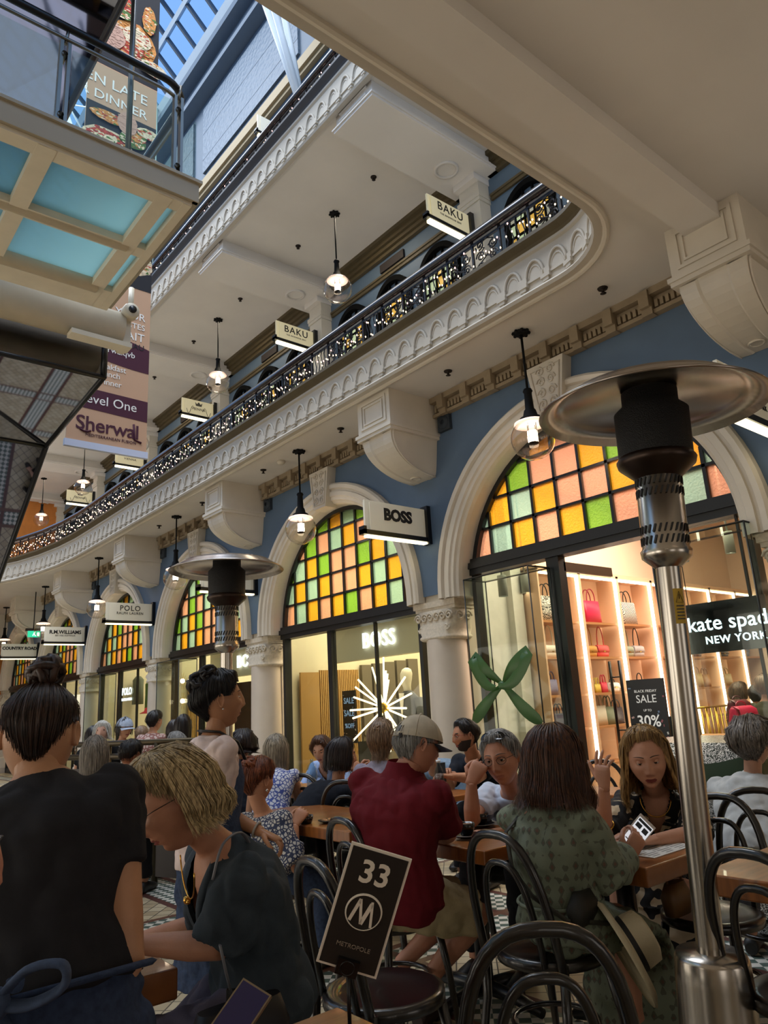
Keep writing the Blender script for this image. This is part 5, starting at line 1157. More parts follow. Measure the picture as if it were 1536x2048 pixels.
for px, py, tt, lab in ((365, 1362, 14.2, 'upper'), (365, 1402, 14.2, 'lower')):
    p = at(px, py, tt); t = thing('spark_lamp', '%s small bright spark lamp in the shop window behind the waitress' % lab, 'lamp', tuple(p)); MB().sphere(p, .045, n=10).build('bulb', TUBE, t); m = MB()
    for i in range(10): a = i * pi / 5; m.tube([p, p + Vector((.02, cos(a), sin(a))) * .16], .004, 4)
    m.build('rays', mat('brass', '#c9a24a', .3, 1.0), t); MB().tube([p, p + X * .3], .01, 5).build('arm', BLACK, t)
p = at(488, 1400, 13.2); t = thing('display_screen', 'dark display screen in the shop window beside the waitress\'s face', 'screen', (p.x, p.y, 0)); MB().box(p.x, p.x + .06, p.y - .35, p.y + .35, .5, 1.95).build('screen_face', mat('screen_dark', '#15161a', .2), t); MB().box(p.x, p.x + .06, p.y - .35, p.y + .35, 0, .5).build('stand', BLACK, t)
# ---- further shops
t = thing('window_lettering', 'white POLO RALPH LAUREN letters standing in for a reflection in the third shop window', 'lettering', (6.36, 16.6, 2.0))  # reflection of the sign in the glass, made as glowing letters
text_mb('POLO', .22, -Y, Z, (6.33, 16.75, 2.02), .004, 'CENTER', 1.0, .004).build('lettering', GLOW, t); text_mb('RALPH LAUREN', .085, -Y, Z, (6.33, 16.75, 1.85), .004).build('lettering', GLOW, t)
for (px, py, tt, hh, cc, lab) in ((302, 1390, 7.2, .75, '#3f7a3c', 'green sweater on a stand in the third shop window'), (276, 1380, 7.3, .7, '#5f6b60', 'dark checked shirt on a stand in the third shop window'), (214, 1450, 6.9, .6, '#8a8f88', 'grey jacket on a stand in the fourth shop window')):
    p = atx(px, py, tt); t = thing('garment_stand', lab, 'garment', (p.x, p.y, 0)); MB().loft([((p.x, p.y, p.z - hh / 2), X * .13, Y * .20), ((p.x, p.y, p.z), X * .12, Y * .2), ((p.x, p.y, p.z + hh * .35), X * .12, Y * .22), ((p.x, p.y, p.z + hh * .48), X * .06, Y * .07)], 16).build('garment', mat('garm' + cc[1:], cc, .8), t); MB().tube([(p.x, p.y, 0), (p.x, p.y, p.z - hh / 2)], .02, 6).build('pole', BLACK, t)
p = atx(298, 1424, 6.75); t = thing('red_hat', 'bright red hat on a stand in the third shop window', 'hat', (p.x, p.y, 0)); MB().lathe([(0, .11), (.09, .09), (.11, .02), (.2, -.02), (.2, -.03), (.0, -.03)], p, 20).build('hat_body', mat('hat_red', '#d41f2c', .6), t); MB().tube([(p.x, p.y, 0), (p.x, p.y, p.z - .03)], .02, 6).build('pole', BLACK, t)
p = atx(138, 1412, 6.75); t = thing('oval_mirror', 'round framed mirror in the fourth shop window', 'mirror', (p.x, p.y, 0)); MB().lathe([(0, 0), (.26, 0), (.26, .03), (.22, .04), (0, .035)], p, 24, 0, (-.7, -.7, 0)).build('mirror_face', mat('mirror_tan', '#b8a070', .3, .5), t); MB().tube([(p.x, p.y, 0), (p.x, p.y, p.z - .26)], .02, 6).build('pole', BLACK, t)
p = atx(155, 1400, 6.85); t = thing('table_lamp', 'white drum lamp in the fourth shop window', 'lamp', (p.x, p.y, 0)); MB().lathe([(.26, -.14), (.24, .14)], p, 24).build('lamp_shade', mat('shade_white', '#fff', .5, emit='#fff0d8', es=.8), t); MB().tube([(p.x, p.y, 0), (p.x, p.y, p.z)], .02, 6).build('pole', BLACK, t)
p = atx(152, 1455, 6.95); t = thing('shop_counter', 'dark counter with bags in the fourth shop window', 'counter', (p.x, p.y, 0)); MB().box(p.x + .05, p.x + .5, p.y - 1.0, p.y + .1, 0, 1.15).build('counter_body', mat('counter_brown', '#4a3826', .5), t)
# brass barrier in front of the queue
a, b = at(150, 1480, 7.3), at(395, 1467, 6.5); t = thing('brass_barrier', 'dull brass barrier rails behind the seated crowd', 'barrier', ((a.x + b.x) / 2, (a.y + b.y) / 2, 0)); a.z = b.z = 1.18; BRS = mat('dull_brass', '#4a3f2c', .4, .7); d_ = (b - a)
for z in (1.18, 1.06): MB().tube([Vector((a.x, a.y, z)) - d_ * .2, Vector((b.x, b.y, z)) + d_ * .1], .028, 10).build('rail', BRS, t)
MB().obox(Vector(((a.x + b.x) / 2, (a.y + b.y) / 2, .5)), d_ * .6, d_.cross(Z).normalized() * .015, Z * .45).build('panel', mat('barrier_panel', '#2a1f1c', .5), t)
for f in (-.1, .3, .7, 1.05): MB().tube([Vector((a.x, a.y, 0)) + Vector((d_.x, d_.y, 0)) * f, Vector((a.x, a.y, 1.18)) + Vector((d_.x, d_.y, 0)) * f], .03, 10).build('post', BRS, t)
# ================================================================== PEOPLE: engine
def remesh(mb, voxel, smooth=3, name='tmp'):
    """melt overlapping volumes into one skin; returns vertices and faces"""
    me = mb.mesh(name, [BLACK]); b = bmesh.new(); b.from_mesh(me); bmesh.ops.recalc_face_normals(b, faces=b.faces); b.to_mesh(me); b.free()
    o = bpy.data.objects.new(name, me); COL.objects.link(o)
    r = o.modifiers.new('r', 'REMESH'); r.mode = 'VOXEL'; r.voxel_size = voxel
    if smooth: s_ = o.modifiers.new('s', 'SMOOTH'); s_.factor = .5; s_.iterations = smooth
    dg = bpy.context.evaluated_depsgraph_get(); m2 = bpy.data.meshes.new_from_object(o.evaluated_get(dg))
    V = [v.co.copy() for v in m2.vertices]; NV = [v.normal.copy() for v in m2.vertices]; Fc = [tuple(p.vertices) for p in m2.polygons]
    bpy.data.objects.remove(o); bpy.data.meshes.remove(me); bpy.data.meshes.remove(m2); return V, NV, Fc

def hdir(a): a = radians(a); return Vector((sin(a), cos(a), 0)), Vector((cos(a), -sin(a), 0))
def G(x, z, x0, z0, sx, sz): return exp(-((x - x0) / sx) ** 2 - ((z - z0) / sz) ** 2)

def head_mesh(mb, M, na, ne, beard=False, fem=False, lid=.0, stub=False):
    """head as a sculpted ball in the frame M (x right, y face, z up); materials 0 skin 1 eye 2 iris 3 lip 4 brow or beard"""
    rows = []; loc = []
    for i in range(ne + 1):
        el = -pi / 2 + pi * i / ne; row = []; lr = []
        for k in range(na):
            u = 2 * pi * k / na; az = u - .38 * sin(u); dx, dy, dz = sin(az) * cos(el), cos(az) * cos(el), sin(el)
            x, y, z = .077 * dx, .097 * dy, .118 * dz
            t = min(max((-.012 - z) / .105, 0), 1)
            x *= 1 - (.36 if fem else .28) * t ** 1.5
            if dy < 0: y *= 1 - .50 * t
            else: y = y * (1 - .10 * t) + .012 * t
            if dy < 0 and z > -.02: y *= 1.06
            if z > .05: x *= 1 - .06 * (z - .05) / .07
            f = max(0.0, dy)
            if f > .12:
                w = min(1, (f - .12) / .25); ax = abs(x)
                d = .009 * G(x, z, 0, .010, .010, .022) + .012 * G(x, z, 0, -.012, .011, .017) + .0155 * G(x, z, 0, -.029, .0115, .011) + .007 * G(ax, z, .0135, -.032, .0065, .008)
                d += -.012 * G(ax, z, .031, .010, .017, .012) + .005 * G(ax, z, .029, .031, .024, .008) + .005 * G(ax, z, .046, -.016, .02, .018)
                d += .006 * G(x, z, 0, -.058, .019, .006) + .007 * G(x, z, 0, -.069, .017, .006) - .0045 * G(x, z, 0, -.0632, .026, .0022) - .004 * G(x, z, 0, -.081, .018, .006) + .009 * G(x, z, 0, -.101, .02, .014)
                d -= .004 * G(ax, z, .036, -.05, .010, .022)
                if beard: d += .006 * min(1, max(0, (-.045 - z) / .02)) * (1 - G(x, z, 0, -.063, .024, .008))
                y += d * w
            row.append(M @ Vector((x, y, z))); lr.append((x, y, z, dy))
        rows.append(row); loc.append(lr)
    o = len(mb.v); fo = len(mb.f); mb.grid(rows, 0, True, cu=True)
    for i in range(ne):
        for k in range(na):
            x, y, z, dy = loc[i][k]; x2, y2, z2, _ = loc[i + 1][(k + 1) % na]; x, z = (x + x2) / 2, (z + z2) / 2; ax = abs(x); m = 0
            if dy > .1:
                if (x / .0235) ** 2 + ((z + .0635) / .0105) ** 2 < 1: m = 3
                elif na < 90 and ((ax - .031) / .019) ** 2 + ((z - .0340 + .22 * (ax - .031) + 5 * (ax - .031) ** 2) / .0034) ** 2 < 1: m = 4
            if beard and z < -.050 - (0 if ax < .03 else -.022 * min(1, (ax - .03) / .03)) and m == 0 and dy > -.25 and not ((x / .022) ** 2 + ((z + .0635) / .009) ** 2 < 1): m = 4
            mb.m[fo + i * na + k] = m
    if na >= 36:
        for s in (-1, 1):
            c = Vector((s * .031, .0735, .010)); n = 16 if na > 60 else 10; rr = []; R = .0122
            for i in range(n + 1):          # eyeball with its pole forward
                a = pi * i / n; rr.append([M @ (c + Vector((R * sin(a) * cos(2 * pi * k / n), R * cos(a), R * sin(a) * sin(2 * pi * k / n)))) for k in range(n)])
            q = len(mb.f); mb.grid(rr, 1, True, cu=True)
            for j in range(n):
                if pi * (j + .5) / n < .50:
                    for k in range(n): mb.m[q + j * n + k] = 2
            for up in (1, -1):              # lids
                a1 = (.34 - lid) if up > 0 else .5; rows = []
                for j in range(6):
                    e = up * (a1 + (1.5 - a1) * j / 5); rows.append([M @ (c + Vector((sin(b) * .0136, cos(b) * cos(e) * .0136, sin(e) * .0136 * cos(b)))) for b in [-1.25 + 2.5 * i / 8 for i in range(9)]])
                mb.grid(rows, 0, True)
    if na >= 90:
        for s in (-1, 1):
            bp_ = []
            for i in range(9):
                x = .012 + .040 * i / 8; z = .0305 + .0065 * sin(pi * (.15 + .75 * i / 8)); bp_.append(M @ Vector((s * x, .097 * sqrt(1 - (x / .077) ** 2 - (z / .118) ** 2) + .0035, z)))
            mb.tube(bp_, [.0016, .0026, .0028, .0028, .0026, .0023, .0020, .0016, .0008], 6, 4, flat=.8)
    for s in (-1, 1):                        # ears
        R = Matrix.Rotation(s * -.35, 3, 'Z'); c = Vector((s * .076, -.012, -.002)); n = 12; rows = []
        for i in range(n + 1):
            a = 2 * pi * i / n; p = Vector((0, .016 * cos(a) * (1 if sin(a) > -.2 else .75), .031 * sin(a) + .003)); rows.append([M @ (c + R @ (p * q + Vector((s * w, 0, 0)))) for q, w in ((.86, -.004), (1.0, .004), (1.02, .010), (.86, .011), (.66, .005), (.25, .002), (.0, .003))])
        mb.grid(rows, 0, True)

def hand_mesh(mb, w, d, n, side, curl=(.5, .5, .5, .5), thumb=.4, s=1.0, spread=.0, seg=8):
    """w wrist, d pointing direction, n back of the hand, side +1 thumb towards d x n"""
    d = d.normalized(); n = (n - d * n.dot(d)).normalized(); x = d.cross(n) * side
    def P(a, b, c): return w + (x * a + d * b + n * c) * s
    mb.loft([(P(0, -.02, 0), x * .026 * s, n * .020 * s), (P(0, .005, 0), x * .029 * s, n * .018 * s), (P(.002, .04, .001), x * .038 * s, n * .0165 * s), (P(.001, .075, .003), x * .042 * s, n * .0145 * s), (P(0, .094, .002), x * .040 * s, n * .011 * s), (P(0, .102, -.002), x * .034 * s, n * .006 * s)], 16, 0, True, True, 2.6)
    for i, (bx, L) in enumerate(((.030, .072), (.0105, .080), (-.0095, .075), (-.0285, .060))):
        c = curl[i]; p = P(bx, .088, .001); a = -.12; pts = [p]; ang = 0; dd = (d + x * spread * (1.5 - i) * .5).normalized()
        for L_, k in ((L * .46, .9), (L * .30, 1.1), (L * .24, .8)):
            ang += c * k; v = dd * cos(ang) - n * sin(ang)
            for q in range(2): pts.append(pts[-1] + v * L_ * .5 * s)
        r = [.0092, .0088, .0084, .0080, .0078, .0072, .0052]; r = [q * s * (.9 if i == 3 else 1) for q in r]
        mb.tube(pts, r, seg, 0); mb.sphere(pts[-1], .0055 * s, n=6)
    p = P(.028, .020, -.004); v1 = (x * .75 + d * .65 - n * .25).normalized(); v2 = (x * (.55 - thumb) + d * .85 - n * (.25 + .3 * thumb)).normalized(); v3 = (x * (.3 - thumb * 1.2) + d * .9 - n * (.2 + .4 * thumb)).normalized()
    pts = [p, p + v1 * .022 * s, p + v1 * .042 * s]; pts += [pts[-1] + v2 * .017 * s, pts[-1] + v2 * .033 * s]; pts += [pts[-1] + v3 * .014 * s, pts[-1] + v3 * .026 * s]
    mb.tube(pts, [.015 * s, .0135 * s, .0115 * s, .0105 * s, .0098 * s, .009 * s, .006 * s], seg, 0); mb.sphere(pts[-1], .006 * s, n=6)

def hair_meshes(M, st, near):
    """hair cap following the skull then hanging; st holds the cut"""
    th, L, op, fh, nape = st.get('th', .016), st.get('len', None), radians(st.get('open', 72)), radians(st.get('front', 40)), radians(st.get('nape', -30))
    wav, seed, flick, taper = st.get('wave', .3), st.get('seed', 1), st.get('flick', 0), st.get('taper', .1); part = st.get('part', 0)
    rnd = random.Random(seed)
    def path(az, off, n):
        """az measured from the face; list of local points from crown to tip"""
        a = abs((az + pi) % (2 * pi) - pi); k = min(1, max(0, (a - op * .55) / (op * .6)))
        side = math.radians(st.get('side', 10)); e_end = fh + (side - fh) * k if a < 1.85 else side + (nape - side) * (lambda k_: k_ * k_ * (3 - 2 * k_))(min(1, (a - 1.75) / st.get('vee', .75)))
        hang = L is not None and a > op
        if hang: e_end = radians(-6)
        out = []; m = n if not hang else int(n * .5)
        gz = noise.noise(Vector((cos(az) * 3 + seed * 7, sin(az) * 3, off * 40)))
        for i in range(m + 1):
            e = pi / 2 + (e_end - pi / 2) * i / m; dx, dy, dz = sin(az) * cos(e), cos(az) * cos(e), sin(e)
            t = th * (.75 + .5 * abs(cos(e))) * (1 + wav * .5 * noise.noise(Vector((dx * 4 + seed, dy * 4, dz * 4)))) + off + .0025 * sin(az * 46 + 5 * gz + e * 2)
            edge = 1.0 if hang else max(.12, min(1, (m - i) / (m * .25 + .01)))
            t *= edge; x, y, z = (.077 + t) * dx, (.099 + t) * dy * (1.05 if dy < 0 else 1), (.118 + t) * dz
            if z < -.012 and not hang:
                jt = min((-.012 - z) / .105, 1); x *= 1 - .30 * jt ** 1.5; y *= 1 - (.46 * jt if y < 0 else 0)
            if part and dz > .3: z -= .010 * exp(-((x - part) / .006) ** 2)
            out.append(Vector((x, y, z)))
        if hang:
            b = out[-1]; nL = L * (1 + .10 * gz + .05 * rnd.uniform(-1, 1) * (near > 0)); nL *= 1 - .25 * max(0, 1 - (a - op) / .3) * st.get('frontup', .6)
            for i in range(1, n - m + 1):
                f = i / (n - m); r = 1 - taper * f + flick * f * f + wav * .16 * sin(f * 7 + az * 3 + gz * 3) * f
                z = b.z - nL * f; y = b.y * r - st.get('back', .0) * f; x = b.x * r
                if z < -.10 and b.y < 0: y = min(y, b.y * .8)
                out.append(Vector((x, y, z)))
        return out
    na, n = (64, 18) if near > 1 else ((40, 12) if near else (22, 9))
    outer, inner = [], []
    for k in range(na):
        az = 2 * pi * k / na; p = path(az, 0, n); outer.append(p)
        inner.append([Vector((q.x * (.86 + .11 * (i / n) ** 2), q.y * (.86 + .11 * (i / n) ** 2), q.z * (.9 if q.z > 0 else 1))) for i, q in enumerate(p)])
    mb = MB(); mb.grid([[M @ q for q in r] for r in outer], 0, True, cv=True); mb.grid([[M @ q for q in r] for r in inner], 0, True, cv=True)
    mb.grid([[M @ r[-1] for r in outer], [M @ r[-1] for r in inner]], 0, True, cu=True)
    if True:
        for _ in range(st.get('n', 700 if near > 1 else 220) if near else 110):
            az = rnd.uniform(0, 2 * pi); off = rnd.uniform(-.002, .006 + th * .15); p = path(az, off, 12 if near > 1 else 8); i0 = rnd.randint(0, 3); p = p[i0:]; ex = rnd.uniform(.2, 1.3) * st.get('ex', 1); p.append(p[-1] + (p[-1] - p[-2]) * ex)
            w = rnd.uniform(.0012, .0030) * (1 if near else 2); rows = []; drift = rnd.uniform(-.12, .12); fl = rnd.uniform(-.006, .014)
            for i, q in enumerate(p):
                f = i / (len(p) - 1); c_, s_ = cos(drift * f), sin(drift * f); q = Vector((q.x * c_ - q.y * s_, q.x * s_ + q.y * c_, q.z)); hz = Vector((q.x, q.y, 0)); q = q + (hz.normalized() * fl * f * f if hz.length > .01 else Vector())
                tg = Vector((-q.y, q.x, 0)); tg = tg.normalized() if tg.length > 1e-4 else X; ww = w * (1 - f * .8)
                rows.append([M @ (q - tg * ww), M @ (q + q.normalized() * .0012), M @ (q + tg * ww)])
            mb.grid(rows, 0, True)
    for bx in st.get('buns', []):
        c, r = Vector(bx[:3]), bx[3]
        for i in range(26 if near else 10):
            a0 = rnd.uniform(0, 2 * pi); ax = Vector((rnd.gauss(0, 1), rnd.gauss(0, 1), rnd.gauss(0, 1))).normalized(); u, v = fr(ax); rr = r * rnd.uniform(.55, 1.0)
            mb.tube([M @ (c + (u * cos(a0 + t) + v * sin(a0 + t)) * rr * (1 + .04 * sin(3 * t)) + ax * rnd.uniform(-.2, .2) * r) for t in [2.6 * j / 8 for j in range(9)]], [r * .10 + r * .16 * sin(pi * j / 8) for j in range(9)], 6, 0)
        mb.sphere(M @ c, r * .86, n=12)
    return mb

def hairmat(name, c, c2=None):
    if name in MATS: return MATS[name]
    m = mat(name, c, .42, spec=.35); nt = m.node_tree; N = nt.nodes; L = nt.links; tc = N.new('ShaderNodeTexCoord'); mp = N.new('ShaderNodeMapping'); mp.inputs['Scale'].default_value = (90, 90, 9); L.new(tc.outputs['Object'], mp.inputs[0])
    n = N.new('ShaderNodeTexNoise'); n.inputs['Scale'].default_value = 1.3; n.inputs['Detail'].default_value = 3; L.new(mp.outputs[0], n.inputs[0]); r = N.new('ShaderNodeMapRange'); r.inputs[1].default_value = .35; r.inputs[2].default_value = .65; L.new(n.outputs[0], r.inputs[0])
    mx = N.new('ShaderNodeMix'); mx.data_type = 'RGBA'; a = lin(c); mx.inputs[6].default_value = tuple(q * .68 for q in a[:3]) + (1,); mx.inputs[7].default_value = lin(c2) if c2 else tuple(min(1, q * 1.5) for q in a[:3]) + (1,)
    L.new(r.outputs[0], mx.inputs[0]); L.new(mx.outputs[2], N['Principled BSDF'].inputs['Base Color']); return m

SKINS = {}
def skin(c):
    if c not in SKINS: SKINS[c] = mat('skin_' + c[1:], c, .5, var=.07, vscale=18, bump=.08, bscale=160, spec=.4)
    return SKINS[c]
EYEW = mat('eye_white', '#d8d2c8', .3); IRIS = mat('eye_iris', '#2a1c14', .2)

def ik(S, Wt, la, lb, pole):
    d = Wt - S; D = d.length; mx = (la + lb) * .995
    if D > mx: Wt = S + d * (mx / D); d = Wt - S; D = mx
    a = (la * la - lb * lb + D * D) / (2 * D); h = sqrt(max(la * la - a * a, 0)); n = d.normalized(); p = pole - n * pole.dot(n)
    p = p.normalized() if p.length > 1e-5 else fr(n)[0]
    return S + n * a + p * h, Wt

def person(label, head, hyaw, hpitch=0, hroll=0, byaw=None, s=1.0, fem=False, res=1, seat=True, pelvis=None, neck=None, arms=None, knees=None, ankles=None, skin_c='#c08a6c', hair=None, hair_c=None, top=None, sleeve=.55, hem=-.16, gap=.016, cut=None, wr=.004, bottom=None, bkind='trousers', shoe='#1c1a18', beard=False, lid=0.0, lip='#8f4a42', brow=None, bulge=.03, bust=1.0, hands=True, wide=1.0, group=None, hs=1.0, sleeve_w=.0, seat_z=.56):
    """one figure: returns the body object and the frames its belongings need"""
    H = at(*head) if not isinstance(head, Vector) else head; byaw = hyaw if byaw is None else byaw
    f0, r0 = hdir(hyaw); p = radians(hpitch); q = radians(hroll); hf = f0 * cos(p) - Z * sin(p); hu = Z * cos(p) + f0 * sin(p); hr = r0 * cos(q) - hu * sin(q); hu = hu * cos(q) + r0 * sin(q)
    M = Matrix((hr, hf, hu)).transposed().to_4x4() @ Matrix.Scale(hs, 4); M.translation = H
    bf, br_ = hdir(byaw)
    Nk = neck if neck is not None else H - hu * .120 * s - Z * .028 * s - hf * .035 * s
    if pelvis is None:
        if seat: dz = Nk.z - seat_z; Lt = .50 * s; pelvis = Nk - Z * dz - bf * sqrt(max(Lt * Lt - dz * dz, .0025))
        else: pelvis = Nk - Z * .52 * s - bf * .02
    P_ = pelvis; sp = (Nk - P_).normalized(); r = (br_ - sp * br_.dot(sp)).normalized(); fw = sp.cross(r) * -1 if sp.cross(r).dot(bf) < 0 else sp.cross(r)
    LT = (Nk - P_).length
    def C(t): return P_ + (Nk - P_) * t - fw * bulge * sin(pi * min(max(t, 0), 1))
    secs = [(-.22, .10, .09), (-.12, .15, .118), (0, .170, .125), (.15, .158, .115), (.32, .143, .105), (.5, .155, .115), (.68, .170, .120), (.82, .176, .106), (.91, .140, .085), (.97, .085, .07), (1.03, .055, .055)]
    if fem: secs = [(t, w * (1.02 if t < .1 else (.87 if t < .4 else .90)), d * (.98 if t < .1 else .92)) for t, w, d in secs]
    secs = [(t, w * s * wide, d * s * wide) for t, w, d in secs]
    V = (.0062, .0085, .013)[2 - res]
    sw = (.165 if not fem else .150) * s * wide; ua, fa = .285 * s, .255 * s; R = .92 if fem else 1.0
    b = MB(); b.loft([(C(t), r * w, fw * d) for t, w, d in secs], 20)
    if fem:
        for q_ in (-1, 1): b.sphere(C(.62) + r * q_ * .068 * s + fw * .068 * s * bust, .058 * s * bust, n=12)
    nk = .052 * s if not fem else .046 * s
    b.tube([C(.93), Nk, (Nk + H - hu * .09 * hs - hf * .02) * .5, H - hu * .062 * hs - hf * .018], [nk * 1.35, nk * 1.08, nk, nk * 1.02], 14)
    J = {}; arms = arms or {}; hp = MB()
    for side, q_ in (('L', -1), ('R', 1)):
        S = C(.85) + r * q_ * sw; a = arms.get(side, {}); Wt = a.get('w')
        if Wt is None: Wt = S + (-Z * .49 + bf * .12 + r * q_ * .06) * s if not seat else S + (bf * .32 - Z * .30 + r * q_ * -.02) * s
        elif not isinstance(Wt, Vector): Wt = at(*Wt)
        if 'e' in a: E_ = at(*a['e']) if not isinstance(a['e'], Vector) else a['e']
        else: E_, Wt = ik(S, Wt, ua, fa, a.get('pole', -Z * 1.0 + r * q_ * .5 - bf * .35))
        J[side] = (S, E_, Wt)
        b.tube([C(.80) + r * q_ * sw * .6, S, S + (E_ - S) * .35, S + (E_ - S) * .75, E_, E_ + (Wt - E_) * .3, E_ + (Wt - E_) * .75, Wt], [.055 * s * R, .054 * s * R, .048 * s * R, .041 * s * R, .038 * s * R, .041 * s * R, .031 * s * R, .025 * s * R], 12)
        if hands:
            hd_ = a.get('d'); hd_ = (Wt - E_).normalized() if hd_ is None else Vector(hd_).normalized(); nn_ = a.get('n', Z + bf * .2)
            hand_mesh(hp, Wt, hd_, Vector(nn_), a.get('side', -q_), a.get('curl', (.4, .45, .5, .55)), a.get('thumb', .4), s * (.92 if fem else 1.0), a.get('spread', .0), 8 if res else 5)
    LG = []
    for i, q_ in enumerate((-1, 1)):
        hip = P_ + r * q_ * .088 * s - sp * .02
        if seat:
            kn = (at(*knees[i]) if not isinstance(knees[i], Vector) else knees[i]) if knees and knees[i] is not None else Vector((hip.x, hip.y, .52)) + bf * .40 * s + br_ * q_ * .05
            an = (at(*ankles[i]) if not isinstance(ankles[i], Vector) else ankles[i]) if ankles and ankles[i] is not None else Vector((kn.x, kn.y, .085)) + bf * .03
        else:
            an = Vector((hip.x, hip.y, .085)) + br_ * q_ * .02; kn = (hip + an) / 2 + bf * .02
        LG.append((hip, kn, an)); b.tube([hip + sp * .02, hip + (kn - hip) * .3, hip + (kn - hip) * .75, kn, kn + (an - kn) * .25, kn + (an - kn) * .7, an], [.088 * s, .082 * s, .062 * s, .054 * s, .056 * s, .040 * s, .034 * s], 12)
    org = Vector((P_.x, P_.y, 0)); vs, ns, fs = remesh(b, V, 3)
    body = MB(); body.add(vs, fs, 0, True); body.join(hp)
    na, ne = ((104, 72), (56, 40), (26, 18))[2 - res]
    head_mesh(body, M, na, ne, beard, fem, lid)
    sk = skin(skin_c); bm_ = mat('brow_' + (brow or '#3a2a20')[1:], brow or '#3a2a20', .8)
    o = body.build('person', [sk, EYEW, IRIS, mat('lip_' + lip[1:], lip, .45), bm_], None, org, False); ROOTLOC[o.name] = tuple(org)
    tag(o, label, 'person', group)
    rnd = random.Random(int(abs(H.x * 1000)))
    def wrinkle(vs, ns, amp):
        amp *= 2.0 if res > 1 else 1.4; k = rnd.uniform(0, 50); out = []
        for v, n in zip(vs, ns):
            w = v + Vector((k, 0, 0)); d = noise.noise(w * 7) * .9 + noise.noise(Vector((w.x * 16 + w.z * 8, w.y * 16, w.z * 9))) * .7
            out.append(v + n * amp * (abs(d) * 1.6 - .5))
        return out
    if top is not None:
        g = MB(); tt = [hem] + [t for t, _, _ in secs if hem + .04 < t < .98] + [1.0]; ss = []
        for t in tt:
            j = max(i for i in range(len(secs)) if secs[i][0] <= t) if t >= secs[0][0] else 0; j = min(j, len(secs) - 2); a, c = secs[j], secs[j + 1]; k = min(1, max(0, (t - a[0]) / (c[0] - a[0])))
            w, d = a[1] + (c[1] - a[1]) * k, a[2] + (c[2] - a[2]) * k; e = gap * (1 if t < .85 else .55)
            ss.append((C(t), r * (w + e), fw * (d + e)))
        g.loft(ss, 22)
        if fem:
            for q_ in (-1, 1): g.sphere(C(.62) + r * q_ * .068 * s + fw * .068 * s * bust, .060 * s * bust + gap * .8, n=12)
        for side, q_ in (('L', -1), ('R', 1)):
            S, E_, Wt = J[side]; e = gap * .75
            g.sphere(S, .056 * s * R + e, n=12)
            if sleeve <= 0: continue
            pts, rr = [C(.82) + r * q_ * sw * .55, S], [.055 * s * R + e, .056 * s * R + e]
            u1 = min(sleeve, 1.0)
            for k in (.35, .7, 1.0):
                pts.append(S + (E_ - S) * u1 * k); rr.append((.054 - .014 * u1 * k) * s * R + e + sleeve_w * k)
            if sleeve > 1:
                for k in (.35, .7, 1.0):
                    pts.append(E_ + (Wt - E_) * (sleeve - 1) * k); rr.append((.040 - .012 * (sleeve - 1) * k) * s * R + e + sleeve_w * (1 - .55 * k))
            g.tube(pts, rr, 12)
        vs, ns, fs = remesh(g, V * 1.25, 2); vs = wrinkle(vs, ns, wr)
        keep = fs
        if cut:
            cw, cd = cut; keep = []
            for f_ in fs:
                c = sum((vs[i] for i in f_), Vector()) / len(f_); d = c - Nk; lf, lr_, ls = d.dot(fw), abs(d.dot(r)), -d.dot(sp)
                if lf > -.01 and ls < cd and lr_ < cw * (1 - max(ls, -.02) / cd): continue
                keep.append(f_)
        m = MB(); m.add(vs, keep, 0, True); tg = m.build('top_garment', top, o, org, False)
        if cut:                               # folded collar edge along the open neck
            lp = MB(); cw, cd = cut; fr_v = [v for v in vs if (v - Nk).dot(fw) > -.03]
            for q_ in (-1, 1):
                edge = []
                for i in range(12):
                    ls = -.015 + (cd + .015) * i / 11; lr_ = cw * (1 - max(ls, -.02) / cd) * q_
                    edge.append(min(fr_v, key=lambda v: ((v - Nk).dot(r) - lr_) ** 2 + (-(v - Nk).dot(sp) - ls) ** 2 - .02 * (v - Nk).dot(fw)) + fw * .003)
                for _ in range(3): edge = [edge[0]] + [(edge[i - 1] + edge[i] * 2 + edge[i + 1]) / 4 for i in range(1, 11)] + [edge[-1]]
                lp.grid([[e - r * q_ * .006 + fw * .002, e + r * q_ * .010 + fw * .008, e + r * q_ * (.012 + .030 * sin(pi * min(1, i / 9))) + fw * .005, e + r * q_ * (.012 + .028 * sin(pi * min(1, i / 9))) - fw * .006] for i, e in enumerate(smooth(edge, 2)[::2])])
            lp.build('lapel', top, tg, org, False)
